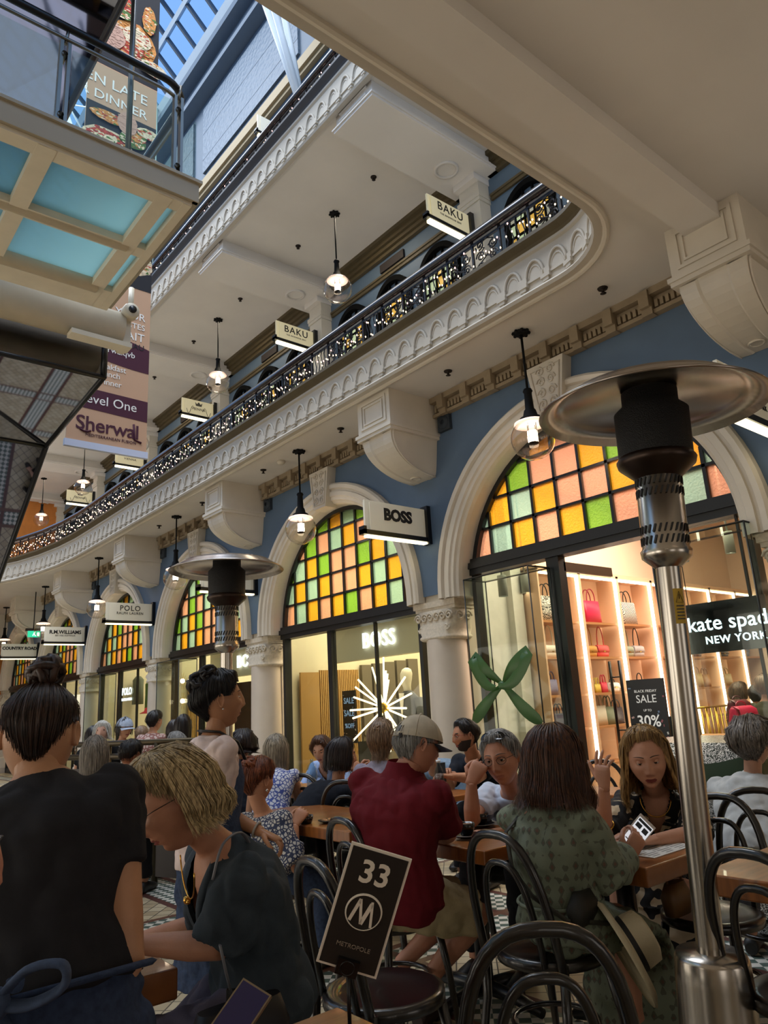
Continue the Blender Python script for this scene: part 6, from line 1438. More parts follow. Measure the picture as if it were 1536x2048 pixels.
    if bottom is not None:
        g = MB(); ee = gap * (.35 if top is not None and bkind != 'skirt' else .6)
        g.loft([(C(t), r * (w + ee), fw * (d + ee)) for t, w, d in secs if t < .2], 20)
        if bkind == 'skirt':
            A, B_ = LG; k1 = (A[1] + B_[1]) / 2; a1 = (A[2] + B_[2]) / 2; h0 = (A[0] + B_[0]) / 2
            if seat: g.loft([(h0, br_ * .18 * s, Z * .11 * s), (h0 + (k1 - h0) * .5, br_ * .18 * s, Z * .10 * s), (k1, br_ * .19 * s, (Z - bf).normalized() * .10 * s), (k1 * .6 + a1 * .4 + bf * .02, br_ * .2 * s, bf * .09 * s), (a1 + Z * .06, br_ * .22 * s, bf * .11 * s)], 20)
            else: g.loft([(h0, br_ * .2 * s, bf * .14 * s), (k1, br_ * .23 * s, bf * .15 * s), (k1 * .7 + a1 * .3, br_ * .25 * s, bf * .17 * s)], 20)
        else:
            for hip, kn, an in LG:
                if bkind == 'shorts': g.tube([hip, hip + (kn - hip) * .4, hip + (kn - hip) * .86], [.098 * s + ee, .098 * s + ee, .088 * s + ee], 14)
                else: g.tube([hip, hip + (kn - hip) * .4, kn - (kn - hip) * .08, kn, kn + (an - kn) * .4, an + (kn - an) * .08], [.096 * s + ee, .088 * s + ee, .068 * s + ee, .064 * s + ee, .060 * s + ee, .052 * s + ee], 14)
        vs, ns, fs = remesh(g, V * 1.4, 2); vs = wrinkle(vs, ns, wr * 1.1)
        m = MB(); m.add(vs, fs, 0, True); m.build('skirt' if bkind == 'skirt' else bkind, bottom, o, org, False)
    for hip, kn, an in LG:                                       # shoes
        m = MB(); c = Vector((an.x, an.y, 0)); m.loft([(c - bf * .075 + Z * .035, br_ * .030, Z * .030), (c - bf * .05 + Z * .048, br_ * .037, Z * .046), (c + bf * .03 + Z * .045, br_ * .040, Z * .043), (c + bf * .11 + Z * .034, br_ * .046, Z * .032), (c + bf * .165 + Z * .027, br_ * .038, Z * .024), (c + bf * .19 + Z * .022, br_ * .016, Z * .014)], 14)
        m.build('shoe', mat('shoe_' + shoe[1:], shoe, .5), o, org)
    if hair is not None:
        hair_meshes(M, hair, res).build('hair', hair_c, o, org, False)
    return o, dict(M=M, H=H, N=Nk, P=P_, C=C, r=r, f=fw, bf=bf, br=br_, sp=sp, J=J, legs=LG, org=org, secs=secs, s=s)

def add(o, D, name, mb, m, recalc=True): return mb.build(name, m, o, D['org'], recalc)
def spectacles(o, D, m, lens=None, y=.094, z=.008, up=False, r=.021, name='glasses', tint='#eef2f2'):
    M = D['M']; fm, ln = MB(), MB()
    if up: M = M @ Matrix.Translation((0, -.012, .050)) @ Matrix.Rotation(radians(38), 4, 'X')
    for s in (-1, 1):
        ring = [Vector((s * .033 + r * 1.15 * cos(a), y - .012 * abs(cos(a)) * (1 if cos(a) * s > 0 else .2), z + r * .85 * sin(a))) for a in [2 * pi * i / 24 for i in range(24)]]
        fm.tube([M @ q for q in ring], .0013, 5, closed=True); ln.add([M @ q for q in ring], [tuple(range(24))])
        fm.tube([M @ Vector((s * .057, y - .014, z + .006)), M @ Vector((s * .073, y - .04, z + .008)), M @ Vector((s * .083, .01, z + .006)), M @ Vector((s * .083, -.012, z + .004)), M @ Vector((s * .081, -.03, z - .02))], .0014, 5)
    fm.tube([M @ Vector((-.009, y, z + .004)), M @ Vector((0, y + .003, z + .008)), M @ Vector((.009, y, z + .004))], .0013, 5)
    add(o, D, name, fm, m); add(o, D, 'lenses', ln, lens or glass('lens_clear', tint, .8), False)
def cap_hat(o, D, m, mb_, brim_m, back_gap=True):
    M = D['M']; rows = []; na = 44
    for i in range(13):
        e = radians(8) + (pi / 2 - radians(8)) * i / 12; row = []
        for k in range(na):
            az = 2 * pi * k / na; t = .020; z = (.128 * sin(e) + .012); 
            p = Vector(((.077 + t) * sin(az) * cos(e), (.102 + t) * cos(az) * cos(e), z)); row.append(p)
        rows.append(row)
    m1 = MB(); keep = []; o_ = 0; m1.grid([[M @ p for p in r] for r in rows], 0, True, cu=True)
    if back_gap:
        vv = [p for r in rows for p in r]; ff = []
        for f_ in m1.f:
            c = sum((vv[i] for i in f_), Vector()) / 4
            if c.y < -.06 and (c.x / .046) ** 2 + ((c.z - .03) / .052) ** 2 < 1 and c.z > .038: continue
            ff.append(f_)
        m1.f = ff; m1.m = [0] * len(ff); m1.s = [True] * len(ff)
        arch = [Vector((.047 * cos(a), -.118 + .030 * (sin(a) ** 2), .034 + .050 * sin(a))) for a in [pi * i / 14 for i in range(15)]]; m1.tube([M @ q for q in arch], .0025, 5)
    for k in range(6):
        az = 2 * pi * k / 6; m1.tube([M @ Vector(((.078 + .020) * sin(az) * cos(e), (.103 + .02) * cos(az) * cos(e), .1285 * sin(e) + .012)) for e in [radians(8) + (pi / 2 - radians(8)) * i / 10 for i in range(11)]], .0012, 4)
    m1.sphere(M @ Vector((0, 0, .142)), .008, n=8); add(o, D, 'cap_crown', m1, m, False)
    b = MB(); rows = []
    for i in range(6):
        f_ = i / 5; rows.append([M @ Vector(((.092 + .004 * f_) * sin(a), .104 * cos(a) + .075 * f_ * cos(a * .85) , .020 - .012 * f_ - .022 * (a / 1.2) ** 2 * (.4 + .6 * f_))) for a in [-1.2 + 2.4 * k / 16 for k in range(17)]])
    b.grid(rows); b.grid([[q - Vector((0, 0, .003)) for q in r] for r in rows]); add(o, D, 'cap_brim', b, brim_m)
    if back_gap: add(o, D, 'cap_strap', MB().tube([M @ Vector((.055 * sin(a), -.122 * cos(a * .9), .026)) for a in [-.9 + 1.8 * i / 8 for i in range(9)]], .009, 4, flat=.3), m); add(o, D, 'cap_buckle', MB().box(-.012, .012, -.128, -.118, .016, .038), mb_) if False else None
# ================================================================== PEOPLE: the sitters and standers
def cloth(name, c, var=.08, bump=.15): return mat('cloth_' + name, c, .85, var=var, vscale=30, bump=bump, bscale=350, spec=.2)
DENIM = mat('denim', '#35425c', .85, var=.25, vscale=60, bump=.25, bscale=400, spec=.2)
BROWN_H = hairmat('hair_brown', '#2a1710', '#5a3622'); DARK_H = hairmat('hair_dark', '#0d0908', '#241a16'); BLOND_H = hairmat('hair_ash_blonde', '#86704c', '#d2b98a'); GREY_H = hairmat('hair_grey', '#6a6865', '#a8a6a2')
SHORT = dict(th=.014, front=44, open=70, nape=-34, side=8, wave=.5, n=420); WHITE_H = hairmat('hair_white', '#b9b6b0', '#e8e6e0'); AUB_H = hairmat('hair_auburn', '#4a2416', '#8a4a2a'); CURL_H = hairmat('hair_salt', '#4a4038', '#8f8478'); MOUSE_H = hairmat('hair_light_brown', '#5a4430', '#94765a')
GOLD = mat('jewel_gold', '#c99a45', .25, 1.0); SILVER = mat('jewel_silver', '#c4c2be', .25, 1.0); GLF = mat('glasses_frame', '#1a1614', .3)

# --- the waiter bending over the table, seen from behind
nk = at(84, 1553, 1.66); pv = at(95, 2010, 1.46)
o, D = person('waiter seen from behind with hair in a top bun, charcoal T-shirt and tied denim apron', (78, 1478, 1.72), 22, 28, 0, 24, 1.0, True, 2, False, pv, nk, arms={'R': dict(e=(256, 1925, 1.50), w=(215, 1890, 1.8), curl=(.6,) * 4), 'L': dict(e=(-95, 1900, 1.55), w=(-20, 1900, 1.85), curl=(.6,) * 4)}, skin_c='#b98a6a', hair=dict(th=.009, front=44, open=60, side=14, nape=-44, vee=1.35, wave=.15, n=1100, ex=0, buns=[(0, -.045, .150, .045)]), hair_c=hairmat('hair_deep_brown', '#1c100c', '#3f2a20'), top=cloth('charcoal', '#26262a'), sleeve=.46, hem=.03, gap=.020, wr=.006, bottom=DENIM, bkind='skirt', wide=1.04)
M = D['M']
for s in (-1, 1): add(o, D, 'earring', MB().tube([M @ Vector((s * .083, -.012 + .009 * cos(a), -.040 + .009 * sin(a))) for a in [2 * pi * i / 14 for i in range(14)]], .0016, 5, closed=True), SILVER)
C, r, fw = D['C'], D['r'], D['f']; m = MB(); w = .205
band = [C(.06) + r * w * sin(a) - fw * .165 * cos(a) for a in [-1.25 + 2.5 * i / 24 for i in range(25)]]
m.tube(smooth(band, 2), .022, 6, flat=.35); add(o, D, 'apron_waistband', m, DENIM)
k0 = C(.06) - fw * .185 - r * .06; m = MB()
for sgn, dx, dz in ((-1, -.10, .05), (1, .10, .045)): m.tube(smooth([k0, k0 + r * dx * .5 + Z * dz * .9 - fw * .02, k0 + r * dx * 1.1 + Z * dz * .8 - fw * .03, k0 + r * dx * 1.15 - fw * .03, k0 + r * dx * .6 - Z * .015 - fw * .02, k0]), .020, 8, flat=.4)
for dx in (-.09, .0, .07): m.tube(smooth([k0, k0 + r * dx * .7 - Z * .10 - fw * .02, k0 + r * dx * 1.3 - Z * .24 - fw * .01]), .021, 8, flat=.3)
m.sphere(k0 - fw * .01, .028, n=10); add(o, D, 'apron_bow', m, mat('denim_light', '#3a4a66', .85, var=.25, vscale=60))

# --- blonde woman leaning on the table corner
nk = at(432, 1690, 2.0); pv = at(520, 1985, 2.02)
o, D = person('woman with short ash blonde hair and glasses leaning over the table, slate shirt', (346, 1603, 1.95), -74, 28, 4, -76, .98, True, 2, True, pv, nk, arms={'L': dict(e=(438, 1893, 1.86), w=(262, 1888, 1.93), curl=(.5,) * 4, n=Z), 'R': dict(w=(250, 1890, 2.2), curl=(.5,) * 4)}, knees=[at(300, 2110, 1.80), at(330, 2100, 2.05)], ankles=[at(300, 2300, 1.85), at(330, 2250, 2.1)], skin_c='#b98468', hair=dict(th=.024, len=.080, front=40, open=92, side=-2, wave=.8, flick=.02, taper=.12, n=1400, frontup=.5, seed=4, part=-.02), hair_c=BLOND_H, top=cloth('slate', '#39424a'), sleeve=.90, hem=-.20, gap=.026, cut=(.085, .24), wr=.008, bottom=cloth('lilac_grey', '#5d5a6c'), lid=.22, lip='#8a4640', brow='#6b5138', sleeve_w=.018)
spectacles(o, D, mat('glasses_bronze', '#4a3a30', .3, .6), None, .097, .004)
C, r, fw, N_ = D['C'], D['r'], D['f'], D['N']; add(o, D, 'necklace', MB().tube([N_ + r * .075 * cos(a) + fw * (.085 + .02 * sin(a)) - D['sp'] * (.01 + .085 * sin(a)) for a in [pi * i / 20 for i in range(21)]], .0022, 5).sphere(N_ + fw * .112 - D['sp'] * .10, .010, n=10).sphere(N_ + fw * .112 - D['sp'] * .10 + r * .014, .006, n=8).sphere(N_ + fw * .112 - D['sp'] * .10 - r * .014, .006, n=8), GOLD)
st = thing('shoulder_bag', 'thin grey strap of a bag hanging across the blonde woman\'s slate shirt', 'bag', tuple(D['org'])); S_ = D['J']['L'][0]; q = [at(425, 1760, 1.80), at(445, 1690, 1.84), at(480, 1665, 1.90), at(500, 1690, 2.02)]
MB().tube(smooth(q), .0055, 6, flat=.5).build('strap', mat('strap_grey', '#6f7076', .5), st); MB().tube([at(440, 1890, 1.78), at(452, 1945, 1.78), at(462, 1985, 1.80)], .007, 6, flat=.4).build('strap', mat('strap_grey', '#6f7076', .5), st); MB().obox(at(463, 1990, 1.80), CR * .012, CU * .014, _fw * .004).build('buckle', SILVER, st)
c_ = at(480, 2060, 1.80); MB().loft([(c_ - Z * .09, X * .12, Y * .04), (c_, X * .13, Y * .05), (c_ + Z * .06, X * .11, Y * .03)], 16, 0, True, True, 4).build('bag_body', mat('bag_black', '#15151a', .5), st)

# --- waitress standing
o, D = person('waitress standing in a dusty pink T-shirt and dark denim bib apron, messy black bun', (440, 1402, 3.3), 104, -4, 0, 98, .95, True, 2, False, arms={'R': dict(w=(432, 1690, 3.25), curl=(.4,) * 4), 'L': dict(w=(525, 1665, 3.12), pole=-Z - X * .5, curl=(.5, .6, .7, .7))}, skin_c='#a87858', hair=dict(th=.020, front=40, open=66, side=10, nape=-42, vee=1.3, ex=.2, wave=.8, n=900, seed=9, buns=[(0, -.085, .085, .055), (.02, -.05, .115, .045)]), hair_c=hairmat('hair_black', '#070607', '#1c1718'), top=cloth('dusty_pink', '#dcc8c2'), sleeve=.66, hem=-.1, gap=.028, wr=.007, bottom=DENIM, bkind='skirt', bust=.6, sleeve_w=.012)
C, r, fw = D['C'], D['r'], D['f']; g = MB(); ss = []
rows = []
for t, w, d in ((-.25, .20, .175), (0, .185, .160), (.3, .158, .148), (.5, .155, .166), (.62, .118, .172), (.78, .085, .142)): rows.append([C(t) + r * w * sin(a) + fw * d * cos(a) for a in [(-1 + 2 * i / 14) * (1.75 if t < .45 else 1.05) for i in range(15)]])
g.grid(rows); g.grid([[p + fw * -.004 for p in q] for q in rows]); add(o, D, 'apron_bib', g, DENIM)
add(o, D, 'apron_pocket', MB().grid([[C(t) + r * w_ + fw * (.162 if t > .02 else .170) for w_ in (-.09, -.03, .03, .09)] for t in (.18, .05, -.08)]), mat('denim_dark', '#1d2638', .85))
m = MB()
for s in (-1, 1): m.tube([C(.78) + r * s * .08 + fw * .137, C(.93) + r * s * .085 + fw * .085, C(1.02) + r * s * .072 - fw * .0, C(1.03) + r * s * .03 - fw * .06, C(1.03) - fw * .064], .013, 6, flat=.4)
add(o, D, 'apron_strap', m, BLACK); W_ = D['J']['L'][2]; E_ = D['J']['L'][1]; ax_ = (W_ - E_).normalized(); u, v = fr(ax_)
add(o, D, 'bracelet', MB().tube([W_ - ax_ * .03 + u * .031 * cos(a) + v * .031 * sin(a) for a in [2 * pi * i / 16 for i in range(16)]], .005, 6, closed=True), mat('bracelet_grey', '#9a948a', .5)); add(o, D, 'earring', MB().sphere(D['M'] @ Vector((.083, -.008, -.036)), .005, n=8), SILVER)

# --- man in the red polo
o, D = person('man in a dark red polo, beige cap and khaki shorts, back turned', (835, 1492, 3.35), 104, 14, -4, 78, 1.08, False, 2, True, at(800, 1790, 3.22), at(806, 1545, 3.32), arms={'R': dict(e=(896, 1668, 3.30), w=(872, 1672, 3.52), curl=(.6,) * 4), 'L': dict(w=(840, 1650, 3.62))}, knees=[at(925, 1800, 3.45), at(958, 1825, 3.28)], ankles=[at(800, 1930, 3.45), at(850, 1968, 3.30)], skin_c='#b8826a', hair=dict(th=.008, front=46, open=70, side=4, nape=-34, wave=.2, n=300), hair_c=GREY_H, top=cloth('dark_red', '#641620'), sleeve=.78, hem=-.14, gap=.024, wr=.006, bottom=cloth('khaki', '#b3a584'), bkind='shorts', shoe='#2a1712', wide=1.12, sleeve_w=.015, bulge=.05)
cap_hat(o, D, cloth('cap_cream', '#b3a894'), BLACK, cloth('cap_navy', '#1c2030')); spectacles(o, D, GLF)
C, r, fw = D['C'], D['r'], D['f']; add(o, D, 'collar', MB().loft([(C(.86), r * .150, fw * .115), (C(.94), r * .115, fw * .098), (C(1.03) - fw * .004, r * .080, fw * .080), (C(1.10), r * .070, fw * .070)], 20, 0, True, False), cloth('dark_red', '#641620'))
M = D['M']; add(o, D, 'cap_buckle', MB().obox(M @ Vector((.035, -.112, .026)), (M.to_3x3() @ X) * .010, (M.to_3x3() @ Y) * .004, (M.to_3x3() @ Z) * .010), BLACK)

# --- man with glasses resting his cheek on his fist
STRIPE = mat('cloth_striped_tee', '#c5ccd8', .85); nt = STRIPE.node_tree; tc = nt.nodes.new('ShaderNodeTexCoord'); sx = nt.nodes.new('ShaderNodeSeparateXYZ'); nt.links.new(tc.outputs['Object'], sx.inputs[0]); rp = nt.nodes.new('ShaderNodeValToRGB'); rp.color_ramp.interpolation = 'CONSTANT'
for p_, c_ in ((0, '#8a90a0'), (.62, '#c9c6c4'), (.74, '#70788c'), (.80, '#c2cbdc')):
    e = rp.color_ramp.elements[0] if p_ == 0 else rp.color_ramp.elements.new(p_); e.position = p_; e.color = lin(c_)
nt.links.new(sx.outputs[2], rp.inputs[0]); nt.links.new(rp.outputs[0], nt.nodes['Principled BSDF'].inputs['Base Color'])
o, D = person('grey haired man with glasses resting his cheek on his fist, pale striped T-shirt', (1003, 1517, 3.85), 248, 8, 6, 262, 1.06, False, 2, True, at(1075, 1730, 4.15), at(1026, 1582, 3.98), arms={'R': dict(e=(944, 1640, 3.74), w=(943, 1564, 3.76), d=Z * .8 + CR * .5, n=-_fw + CR * -.6, curl=(1.25, 1.3, 1.35, 1.4), thumb=.7), 'L': dict(e=(1062, 1668, 3.82), w=(985, 1668, 3.66), curl=(.5,) * 4)}, skin_c='#b98368', hair=dict(th=.013, front=50, open=66, side=6, nape=-34, wave=.6, n=700, seed=3), hair_c=GREY_H, top=STRIPE, sleeve=.7, gap=.022, wr=.006, bottom=cloth('black_trousers', '#16161a'), brow='#5a5450', hs=1.12, lid=.1, lip='#a8705e', sleeve_w=.012)
spectacles(o, D, GLF, None, .099, .008, r=.019); spectacles(o, D, GLF, mat('sun_lens', '#0c0c0e', .1), .094, .008, True, .024, 'sunglasses')

# --- woman in the green dress holding a phone
GREENP = pattern('cloth_green_print', '#727a68', '#565a4c', 34, .56, 'voronoi', stretch=(1, 1, .75), spots2='#664e42'); n_ = [n for n in GREENP.node_tree.nodes if n.type == 'TEX_VORONOI'][0]; n_.inputs['Randomness'].default_value = .2; n_.distance = 'MANHATTAN'
HX = (1258, 1714, 2.80)
o, D = person('woman with a brown bob in a green printed dress, seen from behind holding a phone', (1108, 1525, 2.88), 74, 8, 0, 80, .98, True, 2, True, at(1130, 1840, 2.72), at(1095, 1605, 2.82), arms={'R': dict(e=(1218, 1742, 2.70), w=HX, d=at(1285, 1655, 2.85) - at(*HX), n=-_fw * .8 - CU * .2, curl=(.75, .8, .85, .9), thumb=.6, side=-1), 'L': dict(w=(1215, 1690, 2.95), curl=(.6,) * 4)}, knees=[at(1230, 1830, 3.0), at(1250, 1860, 2.85)], skin_c='#b9866c', hair=dict(th=.030, len=.135, front=36, open=58, wave=.6, flick=.10, taper=-.06, n=1500, seed=6, frontup=.3), hair_c=BROWN_H, top=GREENP, sleeve=1.82, hem=-.12, gap=.022, wr=.008, bottom=GREENP, bkind='skirt', sleeve_w=.030)
C, r, fw = D['C'], D['r'], D['f']; add(o, D, 'waist_tie', MB().tube([C(.18) + r * .160 * sin(a) - fw * .140 * cos(a) for a in [-2.4 + 4.8 * i / 24 for i in range(25)]], .007, 6).tube([C(.18) - fw * .145, C(.1) - fw * .15 + r * .02, C(.0) - fw * .16 + r * .01], .005, 5), GREENP)
st = thing('crossbody_bag', 'dark crossbody bag strap falling behind the woman in green', 'bag', tuple(D['org'])); MB().tube([C(.93) - r * .10 - fw * .02, C(.80) - r * .115 - fw * .125, C(.5) - r * .09 - fw * .142, C(.3) - r * .02 - fw * .15, C(.12) + r * .10 - fw * .15, C(.05) + r * .2 - fw * .04], .010, 6, flat=.4).build('strap', mat('strap_olive', '#2c2a20', .6), st)
bb_ = at(1165, 1812, 2.60); MB().loft([(bb_ - Z * .05, fw * .07, r * .03), (bb_, fw * .08, r * .04), (bb_ + Z * .05, fw * .05, r * .02)], 16, 0, True, True, 3.5).build('bag_body', mat('bag_dark_olive', '#1d1b15', .6), st)
pa, pb = at(1246, 1704, 2.83), at(1302, 1634, 2.92); up_ = (pb - pa); L2 = up_.length / 2; up_ = up_.normalized(); nn_ = (-_fw + CU * .55); nn_ = (nn_ - up_ * nn_.dot(up_)).normalized(); sd_ = up_.cross(nn_); pc = (pa + pb) / 2
t = thing('smartphone', 'white smartphone with a lit page held over the menu sheet', 'phone', tuple(pc)); MB().obox(pc, sd_ * .037, up_ * .075, nn_ * .0045).build('phone_body', mat('phone_white', '#d8cfc8', .3), t); MB().obox(pc + nn_ * .0047, sd_ * .033, up_ * .062, nn_ * .0004).build('screen', mat('phone_screen', '#e8ecf0', .2, emit='#e6ecf4', es=.55), t)
m = MB()
for v_, h_, x0, x1 in ((.052, .006, -.03, .03), (.030, .010, -.028, -.004), (.028, .011, .004, .026), (.004, .002, -.028, .02), (-.006, .002, -.028, .01), (-.026, .006, -.02, .022), (-.045, .002, -.028, .02)): m.obox(pc + nn_ * .0054 + up_ * v_ + sd_ * (x0 + x1) / 2, sd_ * (x1 - x0) / 2, up_ * h_, nn_ * .0002)
m.build('screen_print', mat('screen_ink', '#2a3440', .4), t)
# cream hat resting at her lap
hc = at(1250, 1895, 2.62); hn = (CR * .80 + CU * .42 + _fw * .1).normalized(); t = thing('sun_hat', 'cream brimmed hat with a black band resting on the lap of the woman in green', 'hat', tuple(hc))
MB().lathe([(.19, -.02), (.195, -.012), (.17, .005), (.10, .004), (.095, .02), (.088, .09), (.06, .105), (.0, .10), (.0, .095), (.058, .098), (.084, .086), (.09, .0), (.168, -.003)], hc, 44, 0, hn).build('hat_body', mat('hat_cream', '#c4b898', .8, bump=.3, bscale=120), t); MB().lathe([(.0965, .012), (.095, .035)], hc, 44, 0, hn).build('hat_band', mat('band_black', '#0f0f10', .6), t)

# --- woman in black and cream with one hand raised
BC = pattern('cloth_black_cream', '#100f12', '#c9b494', 7.5, .44, 'noise', stretch=(1.0, 1.0, 1.4))
o, D = person('woman in a black and cream swirled blouse with one hand raised, shoulder length hair', (1293, 1517, 3.45), 236, 14, 4, 246, 1.0, True, 2, True, at(1330, 1790, 3.65), at(1312, 1583, 3.56), arms={'R': dict(e=(1208, 1668, 3.28), w=(1208, 1572, 3.2), d=CU * .95 - CR * .08, n=-CR * .6 - _fw * .5, curl=(.25, .3, .5, .6), thumb=-.2, spread=.25, side=-1), 'L': dict(e=(1395, 1668, 3.2), w=(1308, 1680, 3.08), curl=(.4,) * 4)}, skin_c='#c08d72', hair=dict(th=.018, len=.165, front=57, open=72, wave=.8, flick=.10, taper=-.12, n=1500, seed=8, frontup=.1, part=.02), hair_c=hairmat('hair_honey', '#6a4c2e', '#b8935c'), top=BC, sleeve=.95, gap=.022, cut=(.065, .20), wr=.006, bottom=BC, bkind='skirt', lid=.25, lip='#7c3a34', brow='#4a3626', sleeve_w=.016, hs=1.12)
N_, r, fw, sp_ = D['N'], D['r'], D['f'], D['sp']; add(o, D, 'necklace', MB().tube([N_ + r * .07 * cos(a) + fw * (.070 + .035 * sin(a)) - sp_ * (-.005 + .075 * sin(a)) for a in [pi * i / 20 for i in range(21)]], .003, 5), GOLD)
for s in (-1, 1): add(o, D, 'earring', MB().tube([D['M'] @ Vector((s * .083, -.008 + .008 * cos(a), -.042 + .011 * sin(a))) for a in [2 * pi * i / 14 for i in range(14)]], .002, 5, closed=True), GOLD)
W_, E_ = D['J']['R'][2], D['J']['R'][1]; ax_ = (W_ - E_).normalized(); u, v = fr(ax_)
add(o, D, 'bracelet', MB().tube([E_ + ax_ * .06 + u * .042 * cos(a) + v * .042 * sin(a) for a in [2 * pi * i / 18 for i in range(18)]], .004, 6, closed=True), GOLD)
t = thing('tan_handbag', 'tan leather bag hanging under the table with the menu', 'bag', (2.95, 1.62, .3)); hb_ = at(1352, 1790, 3.0); MB().loft([(hb_ - Z * .07, X * .07, Y * .03), (hb_, X * .08, Y * .04), (hb_ + Z * .05, X * .06, Y * .02)], 18, 0, True, True, 3.5).build('bag_body', mat('leather_tan', '#6a4a28', .45), t); MB().tube([hb_ + Z * .045 + X * .055 * cos(a) + Z * .13 * sin(a) for a in [pi * i / 12 for i in range(13)]], .006, 6).build('bag_handle', mat('leather_tan', '#7a5a34'), t)

# --- woman in the white shirt, right edge
o, D = person('woman with short wavy grey-brown hair in a white linen shirt, at the picture\'s right edge', (1506, 1487, 4.05), 96, 4, 0, 72, 1.0, True, 1, True, None, at(1505, 1565, 4.05), arms={'R': dict(w=(1590, 1660, 4.3)), 'L': dict(w=(1500, 1660, 4.4))}, skin_c='#b98a70', hair=dict(th=.034, front=38, open=64, nape=-42, side=-6, wave=1.6, n=600, seed=12), hair_c=CURL_H, top=cloth('white_linen', '#b9bab8'), sleeve=1.5, gap=.03, wr=.010, bottom=cloth('grey_trousers', '#55565a'), wide=1.1)
C, r, fw = D['C'], D['r'], D['f']; add(o, D, 'collar', MB().loft([(C(.95), r * .085, fw * .082), (C(1.03), r * .070, fw * .07), (C(1.07), r * .066, fw * .066)], 18, 0, True, False), cloth('white_linen', '#b9bab8'))

# --- the tables beyond
o, D = person('bearded man with glasses in a navy polo looking at his neighbours, by the column', (930, 1472, 5.9), -66, 6, 0, -98, 1.06, False, 1, True, None, at(946, 1514, 5.95), arms={'R': dict(w=(893, 1550, 5.65), curl=(.8,) * 4), 'L': dict(w=(899, 1553, 5.5), curl=(.8,) * 4)}, skin_c='#a87456', hair=dict(th=.018, front=50, open=64, side=12, nape=-28, wave=.7, n=260, seed=14), hair_c=DARK_H, top=cloth('navy', '#12161f'), sleeve=.75, gap=.022, bottom=cloth('black_trousers', '#16161a'), beard=True, brow='#2a201a', wide=1.08); spectacles(o, D, mat('glasses_red', '#8a3028', .3))
p = at(884, 1545, 5.5); t = thing('smartphone', 'dark smartphone in the bearded man\'s hands', 'phone', tuple(p)); MB().obox(p, X * .035, Z * .07, Y * .005).build('phone_body', BLACK, t); MB().obox(p - Y * .0055, X * .031, Z * .064, Y * .0004).build('screen', mat('dark_screen', '#39414a'), t)
o, D = person('woman with a dark bob in a dark navy top, elbows by the bottle table', (684, 1512, 5.4), 112, 6, 0, 84, 1.02, True, 1, True, None, at(676, 1575, 5.35), arms={'R': dict(w=(712, 1545, 5.6), curl=(1.0,) * 4), 'L': dict(w=(716, 1540, 5.7), curl=(1.0,) * 4)}, skin_c='#a9765a', hair=dict(th=.020, len=.085, front=40, open=62, wave=.5, flick=.05, n=300, seed=15), hair_c=hairmat('hair_darkest_brown', '#120a08', '#2c1c16'), top=cloth('midnight', '#0f131d'), sleeve=.6, gap=.02, bottom=cloth('black_trousers', '#16161a'))
o, D = person('woman with short brown hair and sunglasses on top in a light blue shirt, facing us', (643, 1500, 7.0), 238, 18, 0, 250, 1.06, True, 1, True, None, None, arms={'R': dict(w=(592, 1568, 6.7)), 'L': dict(w=(650, 1580, 6.6))}, skin_c='#bf8f74', hair=dict(th=.024, front=44, open=62, side=-18, nape=-36, wave=1.0, n=260, seed=16), hair_c=hairmat('hair_chestnut', '#3a2218', '#6a4630'), top=cloth('light_blue', '#93a8d0'), sleeve=1.8, gap=.022, cut=(.06, .12), bottom=cloth('grey_trousers', '#55565a'), lid=.2); spectacles(o, D, GLF, mat('sun_lens', '#0c0c0e'), .094, .008, True, .024, 'sunglasses')
TANKP = pattern('cloth_white_blue_leaf', '#c6cad6', '#3d4f96', 34, .10, 'edge')
person('woman with straight grey-blonde hair in a white and blue sleeveless top, back turned', (552, 1502, 5.85), 46, 2, 0, 40, .98, True, 1, True, None, None, skin_c='#b98a70', hair=dict(th=.016, len=.16, front=42, open=64, wave=.3, n=300, seed=17), hair_c=hairmat('hair_grey_blonde', '#6e6250', '#a89a84'), top=TANKP, sleeve=0, gap=.014, bottom=cloth('white_trousers', '#8f8d88'))
FLOR = pattern('cloth_blue_floral', '#bdb9b2', '#2c3450', 48, .14, 'edge'); HX = (590, 1648, 4.15)
o, D = person('woman with auburn hair pinned up in a blue and white floral blouse, lifting a cup', (516, 1562, 4.3), 74, 8, 0, 76, .98, True, 1, True, at(545, 1735, 4.2), at(528, 1628, 4.26), arms={'R': dict(e=(585, 1738, 4.02), w=HX, d=at(606, 1622, 4.2) - at(*HX), n=-_fw * .6 + CU * .5, curl=(.9, 1.0, 1.0, 1.1), thumb=.6, side=-1), 'L': dict(w=(590, 1660, 4.6))}, knees=[at(660, 1760, 4.4), at(640, 1775, 4.15)], skin_c='#b98466', hair=dict(th=.022, front=38, open=64, side=6, nape=-42, vee=1.3, wave=.9, n=420, seed=18, ex=0, buns=[(0, -.075, .085, .050), (0, -.09, .04, .04)]), hair_c=AUB_H, top=FLOR, sleeve=1.6, gap=.026, bottom=DENIM, shoe='#4a4640', sleeve_w=.02)
for s in (-1, 1): add(o, D, 'earring', MB().sphere(D['M'] @ Vector((s * .084, -.008, -.05)), .009, n=8), SILVER)
cup(at(612, 1641, 4.24) - Z * .04, 'black coffee cup lifted by the woman in the floral blouse', 2.4, False)
t = thing('saucer', 'black saucer on the table below the lifted cup', 'saucer', (2.62, 3.72, .75)); MB().lathe([(.0, .004), (.035, .004), (.045, .003), (.07, .014), (.072, .017), (.068, .017), (.042, .008), (.0, .009)], (2.62, 3.72, .75), 26).build('dish', CUPM, t)
